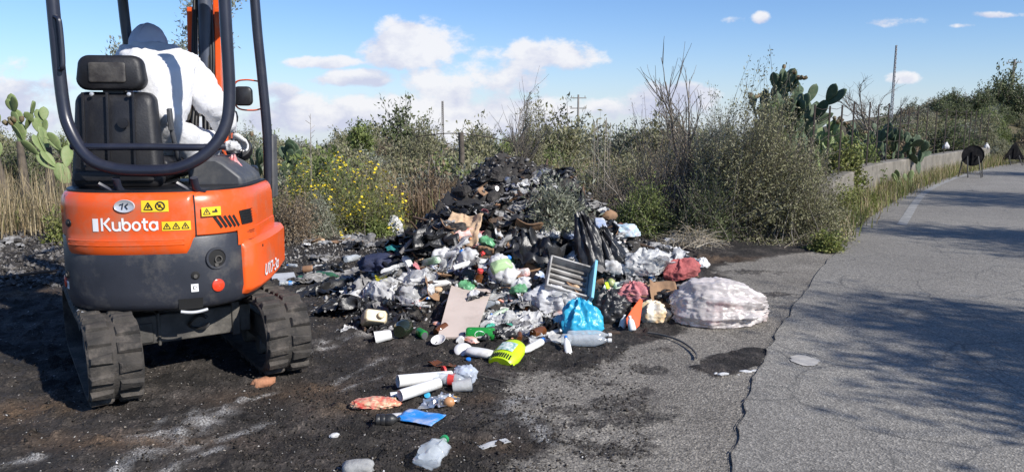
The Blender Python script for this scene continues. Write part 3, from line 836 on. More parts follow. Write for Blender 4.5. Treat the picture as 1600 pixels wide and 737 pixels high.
# oval emblem
em = MB()
e_out = [S(-.055 + .056 * math.cos(t), 1.052 + .036 * math.sin(t), .016) for t in np.linspace(0, 2 * PI, 28, endpoint=False)]
e_mid = [S(-.055 + .052 * math.cos(t), 1.052 + .0325 * math.sin(t), .023) for t in np.linspace(0, 2 * PI, 28, endpoint=False)]
e_in = [S(-.055 + .045 * math.cos(t), 1.052 + .026 * math.sin(t), .018) for t in np.linspace(0, 2 * PI, 28, endpoint=False)]
em.loft([e_out, e_mid, e_in], True, False, True)
emb = em.build('emblem', m_chrome, door, smooth=60)
e2 = MB(); strip(e2, line((-.010, -.018), (-.002, .018)), .007, base=(-.059, 1.052), off=.0195)
strip(e2, line((.020, .014), (.004, .000), (.016, -.016)), .008, base=(-.055, 1.052), off=.0195)
strip(e2, line((-.026, .006), (-.012, .012)), .006, base=(-.055, 1.052), off=.0195)
e2.build('emblem_mark', mat('emblem_blue_black', (.03, .04, .06), (.02, .03, .045), 9, .4), emb, smooth=0)
# warning stickers
def sticker(s0, z0, ws, hs, n_tri, circ=False, arrow=False):
    a = MB(); patch(a, s0, s0 + ws, z0, z0 + hs, .0160); o = a.build('warning_sticker', m_yel, ex, smooth=0)
    b = MB(); stp = ws / (n_tri + (1 if circ or arrow else 0) + .15)
    for k in range(n_tri):
        cx = s0 + stp * (k + .55)
        h_ = hs * .36
        strip(b, line((-h_, -h_ * .8), (h_, -h_ * .8), (0, h_ * .95), (-h_, -h_ * .8)), hs * .10, base=(cx, z0 + hs * .48), off=.0168)
        strip(b, line((0, -.4 * h_), (0, .3 * h_)), hs * .14, base=(cx, z0 + hs * .48), off=.0168)
    if circ:
        cx = s0 + stp * (n_tri + .5)
        strip(b, arc(0, 0, hs * .36, hs * .36, 0, 360, 20), hs * .11, base=(cx, z0 + hs * .5), off=.0168)
        strip(b, line((-hs * .25, hs * .25), (hs * .25, -hs * .25)), hs * .1, base=(cx, z0 + hs * .5), off=.0168)
        strip(b, line((-hs * .12, -hs * .1), (hs * .05, hs * .14)), hs * .16, base=(cx, z0 + hs * .5), off=.0168)
    if arrow:
        cx = s0 + stp * (n_tri + .45)
        strip(b, line((-hs * .3, 0), (hs * .3, 0)), hs * .2, base=(cx, z0 + hs * .45), off=.0168); strip(b, line((hs * .1, -hs * .1), (hs * .12, hs * .25)), hs * .22, base=(cx, z0 + hs * .5), off=.0168)
    b.build('warning_symbols', m_ink, o, smooth=0)
sticker(.032, 1.020, .140, .062, 1, circ=True)
sticker(.132, .915, .145, .050, 3)
sticker(.335, .985, .105, .050, 1, arrow=True)
sticker(-.60, 1.00, .065, .042, 1, arrow=True); sticker(-.60, .945, .065, .042, 1)
# latch knob left on the door
lk = MB(); lk.lathe([(.022, 0), (.022, .006), (.012, .007), (.012, .014), (.004, .015)], 16, M=Matrix.Translation(S(-.40, .955, .012)) @ (S(-.4, .955, 1) - S(-.4, .955, 0)).to_track_quat('Z', 'Y').to_matrix().to_4x4()); lk.build('door_latch', m_blk, door)
# slanted louvre slots on the rear right corner
for k in range(5):
    v = MB(); s0 = .405 + k * .031
    strip(v, line((0, .034), (.045, -.034)), .017, base=(s0, .945 - k * .001), off=.0025); v.build('vent_slot', m_void, ex, smooth=0)
# mesh grilles on the right flank
for (s0, s1, z0, z1) in ((.60, .72, .915, .995), (.66, .74, .80, .868)):
    v = MB(); patch(v, s0, s1, z0, z1, .004, 6, shear=-.02)
    g = v.build('side_grille', m_void, ex, smooth=0)
    u = MB()
    for k in range(9): strip(u, line((s0 + (s1 - s0) * k / 8, z0), (s0 + (s1 - s0) * k / 8 - .02, z1)), .0035, off=.006)
    for k in range(6): strip(u, line((s0, z0 + (z1 - z0) * k / 5), (s1, z0 + (z1 - z0) * k / 5)), .0035, off=.0062)
    u.build('grille_mesh', m_blk, g, smooth=0)
def disc(name, s, z, r, off, m, h=.006, hole=0, parent=ex, n=24):
    T = Matrix.Translation(S(s, z, off)) @ (S(s, z, 1) - S(s, z, 0)).to_track_quat('Z', 'Y').to_matrix().to_4x4()
    a = MB()
    prof = [(r, -.004), (r, h * .7), (r * .92, h)] if not hole else [(r, -.004), (r, h), (hole, h), (hole * .96, -.004)]
    a.lathe(prof, n, M=T, caps=not hole)
    return a.build(name, m, parent)
disc('reflector', .405, .585, .036, .001, m_red)
disc('reflector', -.56, .605, .034, .001, m_red)
pt = disc('exhaust_port', .405, .742, .058, .001, m_void, .003)
disc('port_rim', .405, .742, .062, .0015, m_dk, .008, .050, pt)
disc('exhaust_pipe', .412, .735, .022, .003, m_steel, .012, .016, pt)
disc('exhaust_bolt', .40, .705, .012, .003, m_steel, .01, 0, pt)
for s, z in ((.285, .655), (-.49, .655)): disc('lamp_socket', s, z, .023, .001, m_void, .004); disc('bolt', s, z - .004, .011, .004, m_steel, .008)
for s, z in ((.278, .585), (-.49, .595)):
    a = MB(); patch(a, s - .019, s + .019, z - .022, z + .022, .0025, 3); st_ = a.build('service_sticker', m_white, ex, smooth=0)
    b = MB(); strip(b, arc(0, 0, .009, .009, 0, 300, 10), .003, base=(s, z), off=.0032); strip(b, line((-.006, .012), (-.006, -.012)), .003, base=(s, z), off=.0032); b.build('sticker_symbol', m_ink, st_, smooth=0)
for s0 in (-.42, .20):
    a = MB(); a.tube([S(s0 + k * .012, .452 - .010 * math.sin(PI * k / 12), .01) for k in range(13)], .009, 8); a.build('tie_down_bar', m_chrome, ex)
# recess in the counterweight's lower edge
a = MB(); patch(a, .19, .32, .462, .525, .0022); a.build('lower_recess', m_void, ex, smooth=0)

# ---- right flank: orange step box over the track with the model number
sb = MB()
rings = []
for y, xo, zb, zt in ((-.37, .510, .50, .80), (-.34, .532, .49, .81), (-.22, .565, .49, .815), (-.05, .592, .50, .82), (.15, .606, .52, .825), (.36, .608, .54, .83), (.38, .595, .56, .82)):
    rings.append([(x, y, z) for x, z in ((.30, zb), (xo - .03, zb), (xo, zb + .03), (xo + .004, zt - .03), (xo - .015, zt), (.30, zt + .03))][::-1])
sb.loft(rings)
step = sb.build('side_step_cover', m_or, ex, smooth=30, bevel=.008)
sc_ = MB()
for rr in ():
    pass
prof = [(.38, .82), (.535, .82), (.542, .90), (.530, 1.03), (.48, 1.095), (.38, 1.12)]
sc_.loft([[(x * k, y, .82 + (z - .82) * k2) for x, z in prof][::-1] for y, k, k2 in ((-.14, .99, .98), (-.10, 1.005, 1.0), (.1, 1.008, 1.0), (.33, 1.0, .99), (.37, .97, .93))])
sc_.build('side_cover', m_or, ex, smooth=40)
fp_ = MB(); s_a = next(_cum[k] - _mid for k in range(200, 401) if _rear[k][1] > -.40); pts_ = []
for k in range(15):
    s = s_a + (_mid - .002 - s_a) * k / 14; pts_.append([S(s, z, o_) for z, o_ in ((.795, -.004), (.797, .005), (.835, .007), (.884, .005), (.886, -.004))])
for y in (.12, .33): pts_.append([Vector((p.x, y, p.z)) for p in pts_[-1]])
fp_.loft(pts_, closed=False, cap0=False, cap1=False); fp_.build('flank_panel', m_or, ex, smooth=40)
tx = MB()
def side_text(text, y0, z0, h):
    u = 0
    for ch in text:
        adv, strokes = GL[ch]
        for st in strokes:
            n = len(st); v = []; f = []
            for i, (x, y) in enumerate(st):
                a_, b_ = st[max(i - 1, 0)], st[min(i + 1, n - 1)]
                if st[0] == st[-1] and i in (0, n - 1): a_, b_ = st[-2], st[1]
                dx, dy = b_[0] - a_[0], b_[1] - a_[1]; l = math.hypot(dx, dy) or 1
                for sg in (1, -1): 
                    X, Y = x + u - sg * dy / l * .13, y + sg * dx / l * .13
                    yq = y0 + (X + .25 * Y) * h; v.append((np.interp(yq, (-.22, -.05, .15, .36), (.569, .596, .610, .612)) + .0035, yq, z0 + Y * h))
                if i: f.append((2 * i - 2, 2 * i - 1, 2 * i + 1, 2 * i))
            tx.add(v, f)
        u += adv + .06
side_text('U17-3a', -.17, .57, .050)
tx.build('model_number', m_white, step, smooth=0)
disc_ = MB(); disc_.lathe([(.008, 0), (.008, .004), (.002, .005)], 10, M=Matrix.Translation((.574, -.18, .76)) @ Matrix.Rotation(PI / 2, 4, 'Y')); disc_.build('step_bolt', m_void, step)

# ---- floor, fender boxes and consoles
fl = MB(); fl.box((0, .40, .92), (.92, .62, .06)); fl.build('floor_plate', m_blk, ex, bevel=.01)
con = MB(); con.loft([[(x, y, z) for x, y in ((.14, -.12), (.14 + .33 * k, -.14), (.14 + .34 * k, .36), (.14, .38))] for z, k in ((1.10, 1), (1.17, .98), (1.25, .70), (1.29, .48))]); con.build('right_console', m_grey, ex, bevel=.02)
con = MB(); con.box((-.46, .12, 1.22), (.16, .46, .22), taper=.85); con.build('left_console', m_grey, ex, bevel=.02)
for x in (.30, -.46):
    lv_ = MB(); lv_.tube([(x, .40, 1.30), (x, .44, 1.42), (x, .45, 1.50)], [.012, .011, .010], 8); lv_.lathe([(.008, 0), (.024, .02), (.028, .05), (.020, .085), (.004, .095)], 14, M=Matrix.Translation((x, .45, 1.49))); lv_.lathe([(.045, 0), (.03, .03), (.014, .06)], 12, M=Matrix.Translation((x, .40, 1.30))); lv_.build('control_lever', m_blk, ex)
lv_ = MB()
for dx in (-.06, .06): lv_.tube([(-.1 + dx, .72, .95), (-.1 + dx, .70, 1.35), (-.1 + dx * 1.6, .66, 1.52)], .011, 8); lv_.tube([(-.1 + dx * 1.6, .66, 1.50), (-.1 + dx * 1.8, .64, 1.60)], .018, 8)
lv_.build('travel_lever', m_blk, ex)
dash = MB(); dash.box((.36, .50, 1.10), (.16, .14, .22), taper=.8); dash.build('dashboard', m_blk, ex, bevel=.02)

# ---- seat: fluted shell back, headrest, cushion
SXc = -.185
def rounded(cx, cz, hw_, hh, r, y, n=6, top_k=1.0):
    out = []
    for (sx_, sz_, a0) in ((1, 1, 0), (-1, 1, 90), (-1, -1, 180), (1, -1, 270)):
        for k in range(n + 1):
            a = R(a0 + 90 * k / n); kx = top_k if sz_ > 0 else 1
            out.append((cx + sx_ * (hw_ * kx - r) + r * math.cos(a), y, cz + sz_ * (hh - r) + r * math.sin(a)))
    return out
def pad(mb, cx, cz, hw_, hh, r, y0, y1, top_k=1.0, lean=0.0):
    ks = ((0, .86), (.12, .965), (.3, 1.0), (.7, 1.0), (.88, .965), (1, .86))
    rr = []
    for u, k in ks:
        ring = rounded(cx, cz, hw_ * k, hh * k, r * k, y0 + (y1 - y0) * u, 6, top_k)
        rr.append([(x, y + lean * (z - cz), z) for x, y, z in ring])
    mb.loft(rr)
seat = empty('seat', (0, 0, 0)); seat.parent = ex
sb_ = MB(); pad(sb_, SXc, 1.40, .245, .275, .06, -.34, -.20, .88, .10); shell = sb_.build('seat_back', m_seat, seat, smooth=60)
hr_ = MB(); pad(hr_, SXc - .005, 1.78, .185, .098, .06, -.335, -.22, .94, .06); head = hr_.build('headrest', m_seat, seat, smooth=60)
hp = MB(); pad(hp, SXc - .01, 1.78, .098, .055, .012, -.347, -.335, 1, .06); hp.build('headrest_panel', mat('worn_vinyl_panel', (.03, .026, .024), (.075, .068, .06), 14, .5, .3, 40), head, smooth=40)
nk = MB(); nk.box((SXc, -.27, 1.70), (.12, .05, .10)); nk.build('headrest_stem', m_blk, seat, bevel=.008)
cu = MB(); cu.loft([[(SXc + x * k, .02 + y * k, z) for x, y in ((-.24, -.22), (.24, -.22), (.25, .24), (.15, .28), (-.15, .28), (-.25, .24))] for z, k in ((1.16, .9), (1.19, 1), (1.27, 1), (1.30, .88))]); cu.build('seat_cushion', m_seat, seat, smooth=60, bevel=.01)
rl = MB()
for x in (-.15, -.02, .12): rl.box((SXc + x, -.357 + .0, 1.46), (.012, .012, .42), rot=(-.1, 0, 0))
pad(rl, SXc, 1.20, .215, .028, .012, -.38, -.355)
rl.build('seat_shell_ribs', m_seat, shell, bevel=.004)
for dx in (-.10, .10): 
    bt = MB(); bt.lathe([(.011, 0), (.011, .01), (.003, .013)], 10, M=Matrix.Translation((SXc + dx, -.335, 1.66)) @ Matrix.Rotation(PI / 2, 4, 'X')); bt.build('seat_bolt', m_chrome, shell)
dk_ = MB(); dk_.lathe([(.03, 0), (.03, .006), (.012, .007)], 18, M=Matrix.Translation((SXc + .06, -.352, 1.50)) @ Matrix.Rotation(PI / 2, 4, 'X')); dk_.build('seat_dial', m_blk, shell)
sl = MB(); sl.box((SXc + .03, -.372, 1.245), (.09, .003, .038)); sl.build('seat_label', mat('grey_label', (.35, .37, .40), (.28, .30, .33), 20, .4), shell)
ss_ = MB(); ss_.loft([[(SXc + x * k, -.05 + y * k, z) for x, y in ((-.2, -.2), (.2, -.2), (.2, .25), (-.2, .25))] for z, k in ((1.12, 1), (1.17, .9))]); ss_.build('seat_base', m_blk, seat, bevel=.01)
bk = MB(); bk.box((SXc + .262, -.17, 1.52), (.025, .04, .13), rot=(.1, 0, 0)); bk.tube([(SXc + .26, -.15, 1.46), (SXc + .27, -.1, 1.3), (SXc + .26, 0, 1.22)], .016, 6); bk.build('seat_belt', m_grey, seat, bevel=.006)

# ---- roll-over frame and canopy
rail = empty('canopy_frame', (0, 0, 0)); rail.parent = ex
XC = .055; HWc = .435
YB, YF = -.46, .52
def vert_curve(pts, n=6): return [tuple(p) for p in spline(pts, n)]
left_x, right_x = XC - HWc - .02, XC + HWc
back = vert_curve([(left_x, YB, 2.41), (left_x + .002, YB, 2.0), (left_x + .01, YB, 1.62), (left_x + .045, YB - .02, 1.46), (left_x + .14, YB - .06, 1.315), (left_x + .27, YB - .08, 1.255), (XC, YB - .085, 1.24), (right_x - .27, YB - .08, 1.255), (right_x - .13, YB - .06, 1.33), (right_x - .035, YB - .02, 1.46), (right_x, YB, 1.64), (right_x + .002, YB, 2.0), (right_x, YB, 2.41)], 7)
a = MB(); a.tube(back, .033, 14); a.build('rear_hoop', m_rail, rail, smooth=60)
a = MB(); a.tube(vert_curve([(left_x + .045, YB - .02, 1.372), (XC - .25, YB - .055, 1.37), (XC, YB - .06, 1.37), (XC + .25, YB - .055, 1.365), (right_x - .03, YB - .02, 1.37)], 5), .020, 12); a.build('rear_crossbar', m_rail, rail, smooth=60)
for x in (XC - .17, XC + .24):
    a = MB(); a.tube([(x, YB - .078, 1.20), (x, YB - .06, 1.15), (x + .01, YB - .02, 1.11)], .022, 8); a.tube([(x - .10, YB - .06, 1.17), (x - .04, YB - .05, 1.13), (x, YB - .05, 1.12)], .013, 6); a.box((x, YB - .0, 1.125), (.10, .10, .016)); a.build('hoop_bracket', m_rail, rail, smooth=50)
fl_x, fr_x = XC - HWc - .01, XC + HWc - .035
a = MB(); a.tube(vert_curve([(fl_x, YF, 2.40), (fl_x + .012, YF, 2.1), (fl_x + .03, YF + .01, 1.85), (fl_x + .04, YF + .02, 1.5), (fl_x + .04, YF + .03, 1.0)], 5), .033, 12); a.build('front_post', m_rail, rail, smooth=60)
a = MB(); a.tube(vert_curve([(fr_x, YF, 2.40), (fr_x + .01, YF, 2.1), (fr_x + .025, YF + .01, 1.8), (fr_x + .04, YF + .02, 1.4), (fr_x + .03, YF + .03, 1.02)], 5), .033, 12); a.build('front_post', m_rail, rail, smooth=60)
a = MB()
rf_ = []
for z, k in ((2.40, .97), (2.415, 1.0), (2.44, 1.0), (2.465, .95), (2.472, .86)):
    rf_.append([(XC - .05 + x * k * .92, .10 + y * k * .88, z + .03) for x, y, _ in [(p[0], p[2], 0) for p in rounded(0, 0, .54, .56, .12, 0)]])
a.loft(rf_); a.build('canopy_roof', m_blk, rail, smooth=40)
a = MB(); a.tube(vert_curve([(left_x - .0, YB - .01, 2.06), (left_x + .045, YB - .055, 2.05), (left_x + .055, YB - .06, 2.0), (left_x + .055, YB - .06, 1.84), (left_x + .045, YB - .055, 1.79), (left_x + .005, YB - .01, 1.785)], 5), .012, 8); a.build('grab_handle', m_rail, rail)

# ---- boom, straight up in front of the operator
bm_ = MB(); bm_.box((-.0, .66, .70), (.22, .22, .36)); bm_.tube([(0, .72, .45), (0, .72, .98)], .06, 18); bm_.build('swing_bracket', m_or, ex, bevel=.01)
BX = .045
bo = MB()
ctr = [(.80, .92, .075, .16), (.86, 1.3, .085, .20), (.93, 1.75, .09, .21), (.98, 2.15, .09, .20), (1.02, 2.6, .085, .17), (1.12, 3.1, .075, .12)]
bo.loft([[(BX + .085 + sx_ * w_ / 2, y + sy_ * d_ / 2, z) for sx_, sy_ in ((-1, -1), (1, -1), (1, 1), (-1, 1))] for y, z, w_, d_ in ctr])
boom = bo.build('boom', m_or, ex, smooth=30, bevel=.008)
for dx in (-.085, .10):
    a = MB(); a.loft([[(BX + dx + x, y + yy_, z) for x, yy_ in ((-.020, -.05), (.020, -.05), (.020, .07), (-.020, .07))] for y, z in ((.66, 1.02), (.70, 1.3), (.72, 1.52), (.75, 1.70), (.80, 2.0), (.84, 2.3))]); a.build('boom_side_plate', m_or, boom, smooth=30, bevel=.003)
a = MB(); a.tube([(BX + .005, .68, 1.02), (BX + .005, .73, 1.55), (BX + .01, .75, 1.78)], .033, 14); a.tube([(BX + .01, .75, 1.78), (BX + .02, .79, 2.4)], .046, 16); a.tube([(BX + .01, .747, 1.75), (BX + .01, .753, 1.81)], .052, 16); a.build('boom_cylinder', mat('blue_grey_cylinder', (.05, .06, .085), (.07, .08, .11), 4, .35), boom, smooth=50)
a = MB(); a.tube([(BX + .0, .69, 1.2), (BX + .004, .733, 1.62)], .02, 12); a.build('cylinder_rod', m_chrome, boom)
a = MB()
for k, (dx, amp) in enumerate(((-.055, .05), (-.04, .03), (.045, .06), (.06, .04), (.03, .09))):
    a.tube(spline([(BX + dx, .66, 1.0), (BX + dx * 1.4, .62 - amp, 1.25), (BX + dx * 1.1, .66 - amp, 1.5), (BX + dx, .70, 1.72), (BX + dx * 1.2, .74, 2.0), (BX + dx * .8, .82, 2.5)], 6), .011, 8)
a.build('hydraulic_hose', m_hose, boom, smooth=60)
a = MB()
for k in range(7): a.tube([(BX - .05 + .016 * k, .645, 1.60 + .012 * (k % 3)), (BX - .05 + .016 * k, .645, 1.67 + .012 * (k % 2))], .010, 6)
a.box((BX, .665, 1.56), (.14, .03, .03)); a.box((BX - .09, .66, 1.60), (.03, .05, .16)); a.build('hose_fittings', m_steel, boom, bevel=.002)
for z in (1.42, 1.72, 1.95):
    a = MB(); a.box((BX + .005, .70 + (z - 1.4) * .12, z), (.20, .025, .03)); a.build('boom_crosspiece', m_or, boom, bevel=.004)
a = MB(); pad(a, BX - .135, 1.46, .045, .06, .02, .60, .70); a.build('work_lamp', m_blk, boom, smooth=50)
a = MB(); a.loft([[(BX + .10 + sx_ * .05, 1.12 + k * .8 + sy_ * .07, 3.1 - k * .15) for sx_, sy_ in ((-1, -1), (1, -1), (1, 1), (-1, 1))] for k in (0, .3, .7, 1.0)]); a.build('dipper_arm', m_or, ex, bevel=.008)

# ---- mirror on the front right post, lower guard and bagged tool
mir = empty('mirror', (0, 0, 0)); mir.parent = ex
a = MB(); pad(a, fr_x - .105, 1.68, .062, .065, .035, .50, .55); a.build('mirror_housing', m_blk, mir, smooth=60)
a = MB(); a.tube(spline([(fr_x + .0, .54, 1.78), (fr_x - .09, .55, 1.79), (fr_x - .16, .56, 1.77), (fr_x - .175, .56, 1.68), (fr_x - .15, .56, 1.60), (fr_x - .05, .55, 1.585), (fr_x + .02, .54, 1.60)], 6), .006, 6); a.build('mirror_bracket', m_or, mir, smooth=60)
a = MB(); a.box((fr_x + .065, .60, 1.20), (.025, .16, .44), rot=(0, .03, 0), taper=.85); a.build('side_guard', mat('dusty_dark_guard', (.06, .06, .062), (.10, .10, .10), 7, .6), ex, bevel=.02)
a = MB(); a.lathe([(.05, -.04), (.085, -.03), (.09, 0), (.085, .03), (.05, .04)], 20, M=Matrix.Translation((.30, .55, 1.32)) @ Matrix.Rotation(1.0, 4, 'X')); a.build('fuel_cap', m_blk, ex)
# ================================================================== vegetation
def sweep_tubes(paths, radii, sides=3):
    """paths (N,P,3), radii (N,P) -> verts, quads"""
    Np, Pn, _ = paths.shape
    t = np.gradient(paths, axis=1); t /= np.linalg.norm(t, axis=2, keepdims=True) + 1e-9
    up = np.zeros_like(t); up[..., 0] = .31; up[..., 1] = .95
    s = np.cross(t, up); s /= np.linalg.norm(s, axis=2, keepdims=True) + 1e-9
    u = np.cross(s, t)
    ang = np.arange(sides) * 2 * PI / sides
    v = paths[:, :, None, :] + radii[:, :, None, None] * (s[:, :, None, :] * np.cos(ang)[:, None] + u[:, :, None, :] * np.sin(ang)[:, None])
    idx = np.arange(Np * Pn * sides).reshape(Np, Pn, sides)
    f = np.stack([idx[:, :-1, :], np.roll(idx, -1, 2)[:, :-1, :], np.roll(idx, -1, 2)[:, 1:, :], idx[:, 1:, :]], -1).reshape(-1, 4)
    return v.reshape(-1, 3), f
def leaf_quads(pos, axis, length, width, rng, fold=.25):
    n = len(pos)
    axis = axis / (np.linalg.norm(axis, axis=1, keepdims=True) + 1e-9)
    r = rng.normal(size=(n, 3)); s = np.cross(axis, r); s /= np.linalg.norm(s, axis=1, keepdims=True) + 1e-9
    nn = np.cross(axis, s)
    L_ = length * rng.uniform(.6, 1.25, (n, 1)); W_ = width * rng.uniform(.7, 1.2, (n, 1))
    b = pos; tip = pos + axis * L_
    m1 = pos + axis * L_ * .5 + s * W_ / 2 + nn * W_ * fold; m2 = pos + axis * L_ * .5 - s * W_ / 2 + nn * W_ * fold
    v = np.stack([b, m1, tip, m2], 1).reshape(-1, 3)
    return v, np.arange(n * 4).reshape(-1, 4)
def merge(*vf):
    V, F_, k = [], [], 0
    for v, f in vf: V.append(v); F_.append(f + k); k += len(v)
    return np.concatenate(V), np.concatenate(F_)
def dome_twigs(rng, w, h, n, seed, inner=.5, low=.0, pts=6, bow=.55, base_r=.14, lobes=.5, droop=0.0):
    th = rng.uniform(0, 2 * PI, n); zz = rng.uniform(low, 1, n); rr = np.sqrt(np.clip(1 - zz ** 2, 0, 1))
    d = np.stack([rr * np.cos(th), rr * np.sin(th), zz], 1)
    ln = 1 - lobes / 2 + lobes * 1.3 * (fbm(d * 2.1 + seed * 3.7, seed, 2) - .35)
    k = rng.uniform(inner, 1, n) ** .6 * ln
    tip = d * np.array([w / 2, w / 2, h]) * k[:, None]
    base = np.stack([rng.normal(0, base_r * w, n), rng.normal(0, base_r * w, n), np.zeros(n)], 1)
    ctrl = base * .5 + tip * np.array([.35, .35, bow]) + rng.normal(0, .05, (n, 3)) * h
    t = np.linspace(0, 1, pts)[None, :, None]
    p = (1 - t) ** 2 * base[:, None] + 2 * t * (1 - t) * ctrl[:, None] + t ** 2 * tip[:, None]
    p = p + rng.normal(0, .012 * h, p.shape) * t
    p[..., 2] -= droop * h * (t[..., 0] ** 3) * rng.uniform(.2, 1, (n, 1))
    p[..., 2] = np.maximum(p[..., 2], .01)
    return p
def leaves_on(paths, per, rng, length, width, t0=.35, jit=.03, outward=.5):
    n, P_, _ = paths.shape
    tt = rng.uniform(t0, 1, (n, per)) * (P_ - 1)
    i = np.minimum(tt.astype(int), P_ - 2); f = (tt - i)[..., None]
    a = np.take_along_axis(paths, i[..., None].repeat(3, 2), 1); b = np.take_along_axis(paths, (i + 1)[..., None].repeat(3, 2), 1)
    pos = (a + (b - a) * f).reshape(-1, 3) + rng.normal(0, jit, (n * per, 3))
    ax = (b - a).reshape(-1, 3); ax /= np.linalg.norm(ax, axis=1, keepdims=True) + 1e-9
    ax = ax * outward + rng.normal(0, .6, ax.shape) + np.array([0, 0, .15])
    pos[:, 2] = np.maximum(pos[:, 2], .01)
    return leaf_quads(pos, ax, length, width, rng)
C_ = lambda *a: [tuple(x) for x in a]
LM = {
 'olive': island_mat('leaves_olive', C_((.15, .155, .07), (.23, .225, .12), (.31, .295, .19), (.18, .18, .085))),
 'grey': island_mat('leaves_grey_green', C_((.17, .185, .13), (.25, .265, .20), (.31, .32, .25), (.14, .155, .095))),
 'green': island_mat('leaves_green', C_((.13, .175, .05), (.18, .225, .07), (.24, .275, .10), (.12, .155, .05))),
 'dark': island_mat('leaves_dark_green', C_((.075, .10, .042), (.11, .135, .058), (.16, .175, .085), (.085, .11, .048))),
 'lime': island_mat('leaves_yellow_green', C_((.15, .19, .045), (.21, .235, .07), (.26, .25, .09), (.13, .17, .045))),
 'brown': island_mat('leaves_dry_brown', C_((.19, .135, .085), (.27, .20, .13), (.32, .25, .16), (.17, .125, .08))),
 'straw': island_mat('straw', C_((.28, .215, .115), (.38, .30, .175), (.46, .38, .24), (.23, .17, .09)), trans=.3),
 'russet': island_mat('russet_stems', C_((.17, .105, .06), (.25, .17, .105), (.30, .22, .15), (.14, .10, .065)), trans=.2),
 'yellow': island_mat('yellow_petals', C_((.78, .58, .02), (.82, .66, .05), (.70, .50, .02)), trans=.2, vary=.05),
 'twig': island_mat('grey_twigs', C_((.15, .125, .10), (.22, .19, .16), (.29, .26, .22), (.11, .09, .07)), trans=0),
 'bark': mat('bark', (.13, .105, .08), (.08, .065, .05), 12, .9, .8, 30),
 'pale_twig': island_mat('pale_dry_twigs', C_((.34, .30, .23), (.42, .38, .31), (.26, .22, .17)), trans=0),
}
def shrub(name, loc, w, h, seed, leaf='olive', n=200, per=40, ll=.035, lw=.013, t0=.3, twig='twig', r0=.008, label=None, cat='shrub', group=None, one=False, crown='crown', stem='stem', jit=.03, flowers=0, fl_size=.03, **kw):
    rng = np.random.default_rng(seed)
    p = dome_twigs(rng, w, h, n, seed, **kw)
    rad = np.linspace(1, .25, p.shape[1])[None] * r0 * rng.uniform(.5, 1.2, (n, 1))
    tv, tf = sweep_tubes(p, rad)
    lv, lf_ = leaves_on(p, per, rng, ll, lw, t0, jit)
    if one:
        v, f = merge((tv, tf), (lv, lf_))
        o = link_mesh(name, v, f, [LM[twig], LM[leaf]], mi=np.concatenate([np.zeros(len(tf)), np.ones(len(lf_))]))
        o.location = loc; return tag(o, label, cat, group)
    root = empty(name, loc, (0, 0, 0), label, cat, group)
    link_mesh(stem, tv, tf, LM[twig], root); link_mesh(crown, lv, lf_, LM[leaf], root)
    if flowers:
        k = rng.choice(n, flowers); tip = p[k, -1] + rng.normal(0, .03, (flowers, 3)) + np.array([0, 0, .02])
        vs_, fs_ = [], []
        for q in tip:
            nrm = rng.normal(0, .5, 3) + np.array([0, 0, 1.0]); nrm /= np.linalg.norm(nrm)
            a = np.cross(nrm, [1, .2, 0]); a /= np.linalg.norm(a); b = np.cross(nrm, a); b0 = len(vs_)
            rr = fl_size * rng.uniform(.6, 1.1) / 2
            ring = [q + rr * (a * math.cos(x) + b * math.sin(x)) for x in np.linspace(0, 2 * PI, 8, endpoint=False)]
            vs_ += [q + nrm * rr * .35] + ring
            fs_ += [(b0, b0 + 1 + i, b0 + 1 + (i + 1) % 8) for i in range(8)]
        tag(link_mesh('flower_heads', vs_, fs_, LM['yellow'], root), kind='stuff')
    return root
def bare_tree(name, loc, h, seed, label, cat='bare tree', levels=4, spread=.55, r0=.03, leaf=None, per=0, ll=.05, lw=.02, lean=(0, 0), mats='twig', n0=1, group=None, kids=(3, 5), jit=.05):
    rng = random.Random(seed); paths = []
    def grow(p, d, ln, r, lev):
        pts = [p]; q = p.copy(); dd = d.copy()
        for k in range(5):
            dd = (dd + Vector((rng.gauss(0, .09), rng.gauss(0, .09), rng.gauss(.03, .06)))).normalized(); q = q + dd * ln / 5; pts.append(q.copy())
        paths.append((pts, r, lev))
        if lev < levels:
            for k in range(rng.randint(*kids)):
                i = rng.randint(1 if lev else 2, 5); ax = Vector((rng.gauss(0, 1), rng.gauss(0, 1), rng.gauss(0, .5))).normalized()
                nd = (dd + ax * spread * rng.uniform(.5, 1.3)).normalized()
                grow(pts[i], nd, ln * rng.uniform(.5, .78), r * .55, lev + 1)
    for k in range(n0):
        d = Vector((lean[0] + rng.gauss(0, .22 if n0 > 1 else .03), lean[1] + rng.gauss(0, .22 if n0 > 1 else .03), 1)).normalized()
        grow(Vector((rng.gauss(0, .03), rng.gauss(0, .03), -.05)), d, h * .48 * rng.uniform(.8, 1.1), r0, 0)
    root = empty(name, loc, (0, 0, 0), label, cat, group)
    P_ = np.array([[tuple(x) for x in p] for p, r, l in paths]); rad = np.array([[r * (1 - .09 * k) for k in range(6)] for p, r, l in paths])
    big = [i for i, (p, r, l) in enumerate(paths) if l <= 1]; sm = [i for i in range(len(paths)) if i not in set(big)]
    v, f = sweep_tubes(P_[big], rad[big], 5); link_mesh('trunk', v, f, LM[mats], root, smooth=180)
    if leaf:
        q = P_[sm]; lv, lf_ = leaves_on(q, per, np.random.default_rng(seed), ll, lw, .1, jit)
        v, f = sweep_tubes(q, rad[sm], 3); link_mesh('branches', v, f, LM[mats], root)
        link_mesh('crown', lv, lf_, LM[leaf], root)
    else:
        v, f = sweep_tubes(P_[sm], rad[sm], 3); link_mesh('branches', v, f, LM[mats], root)
    return root
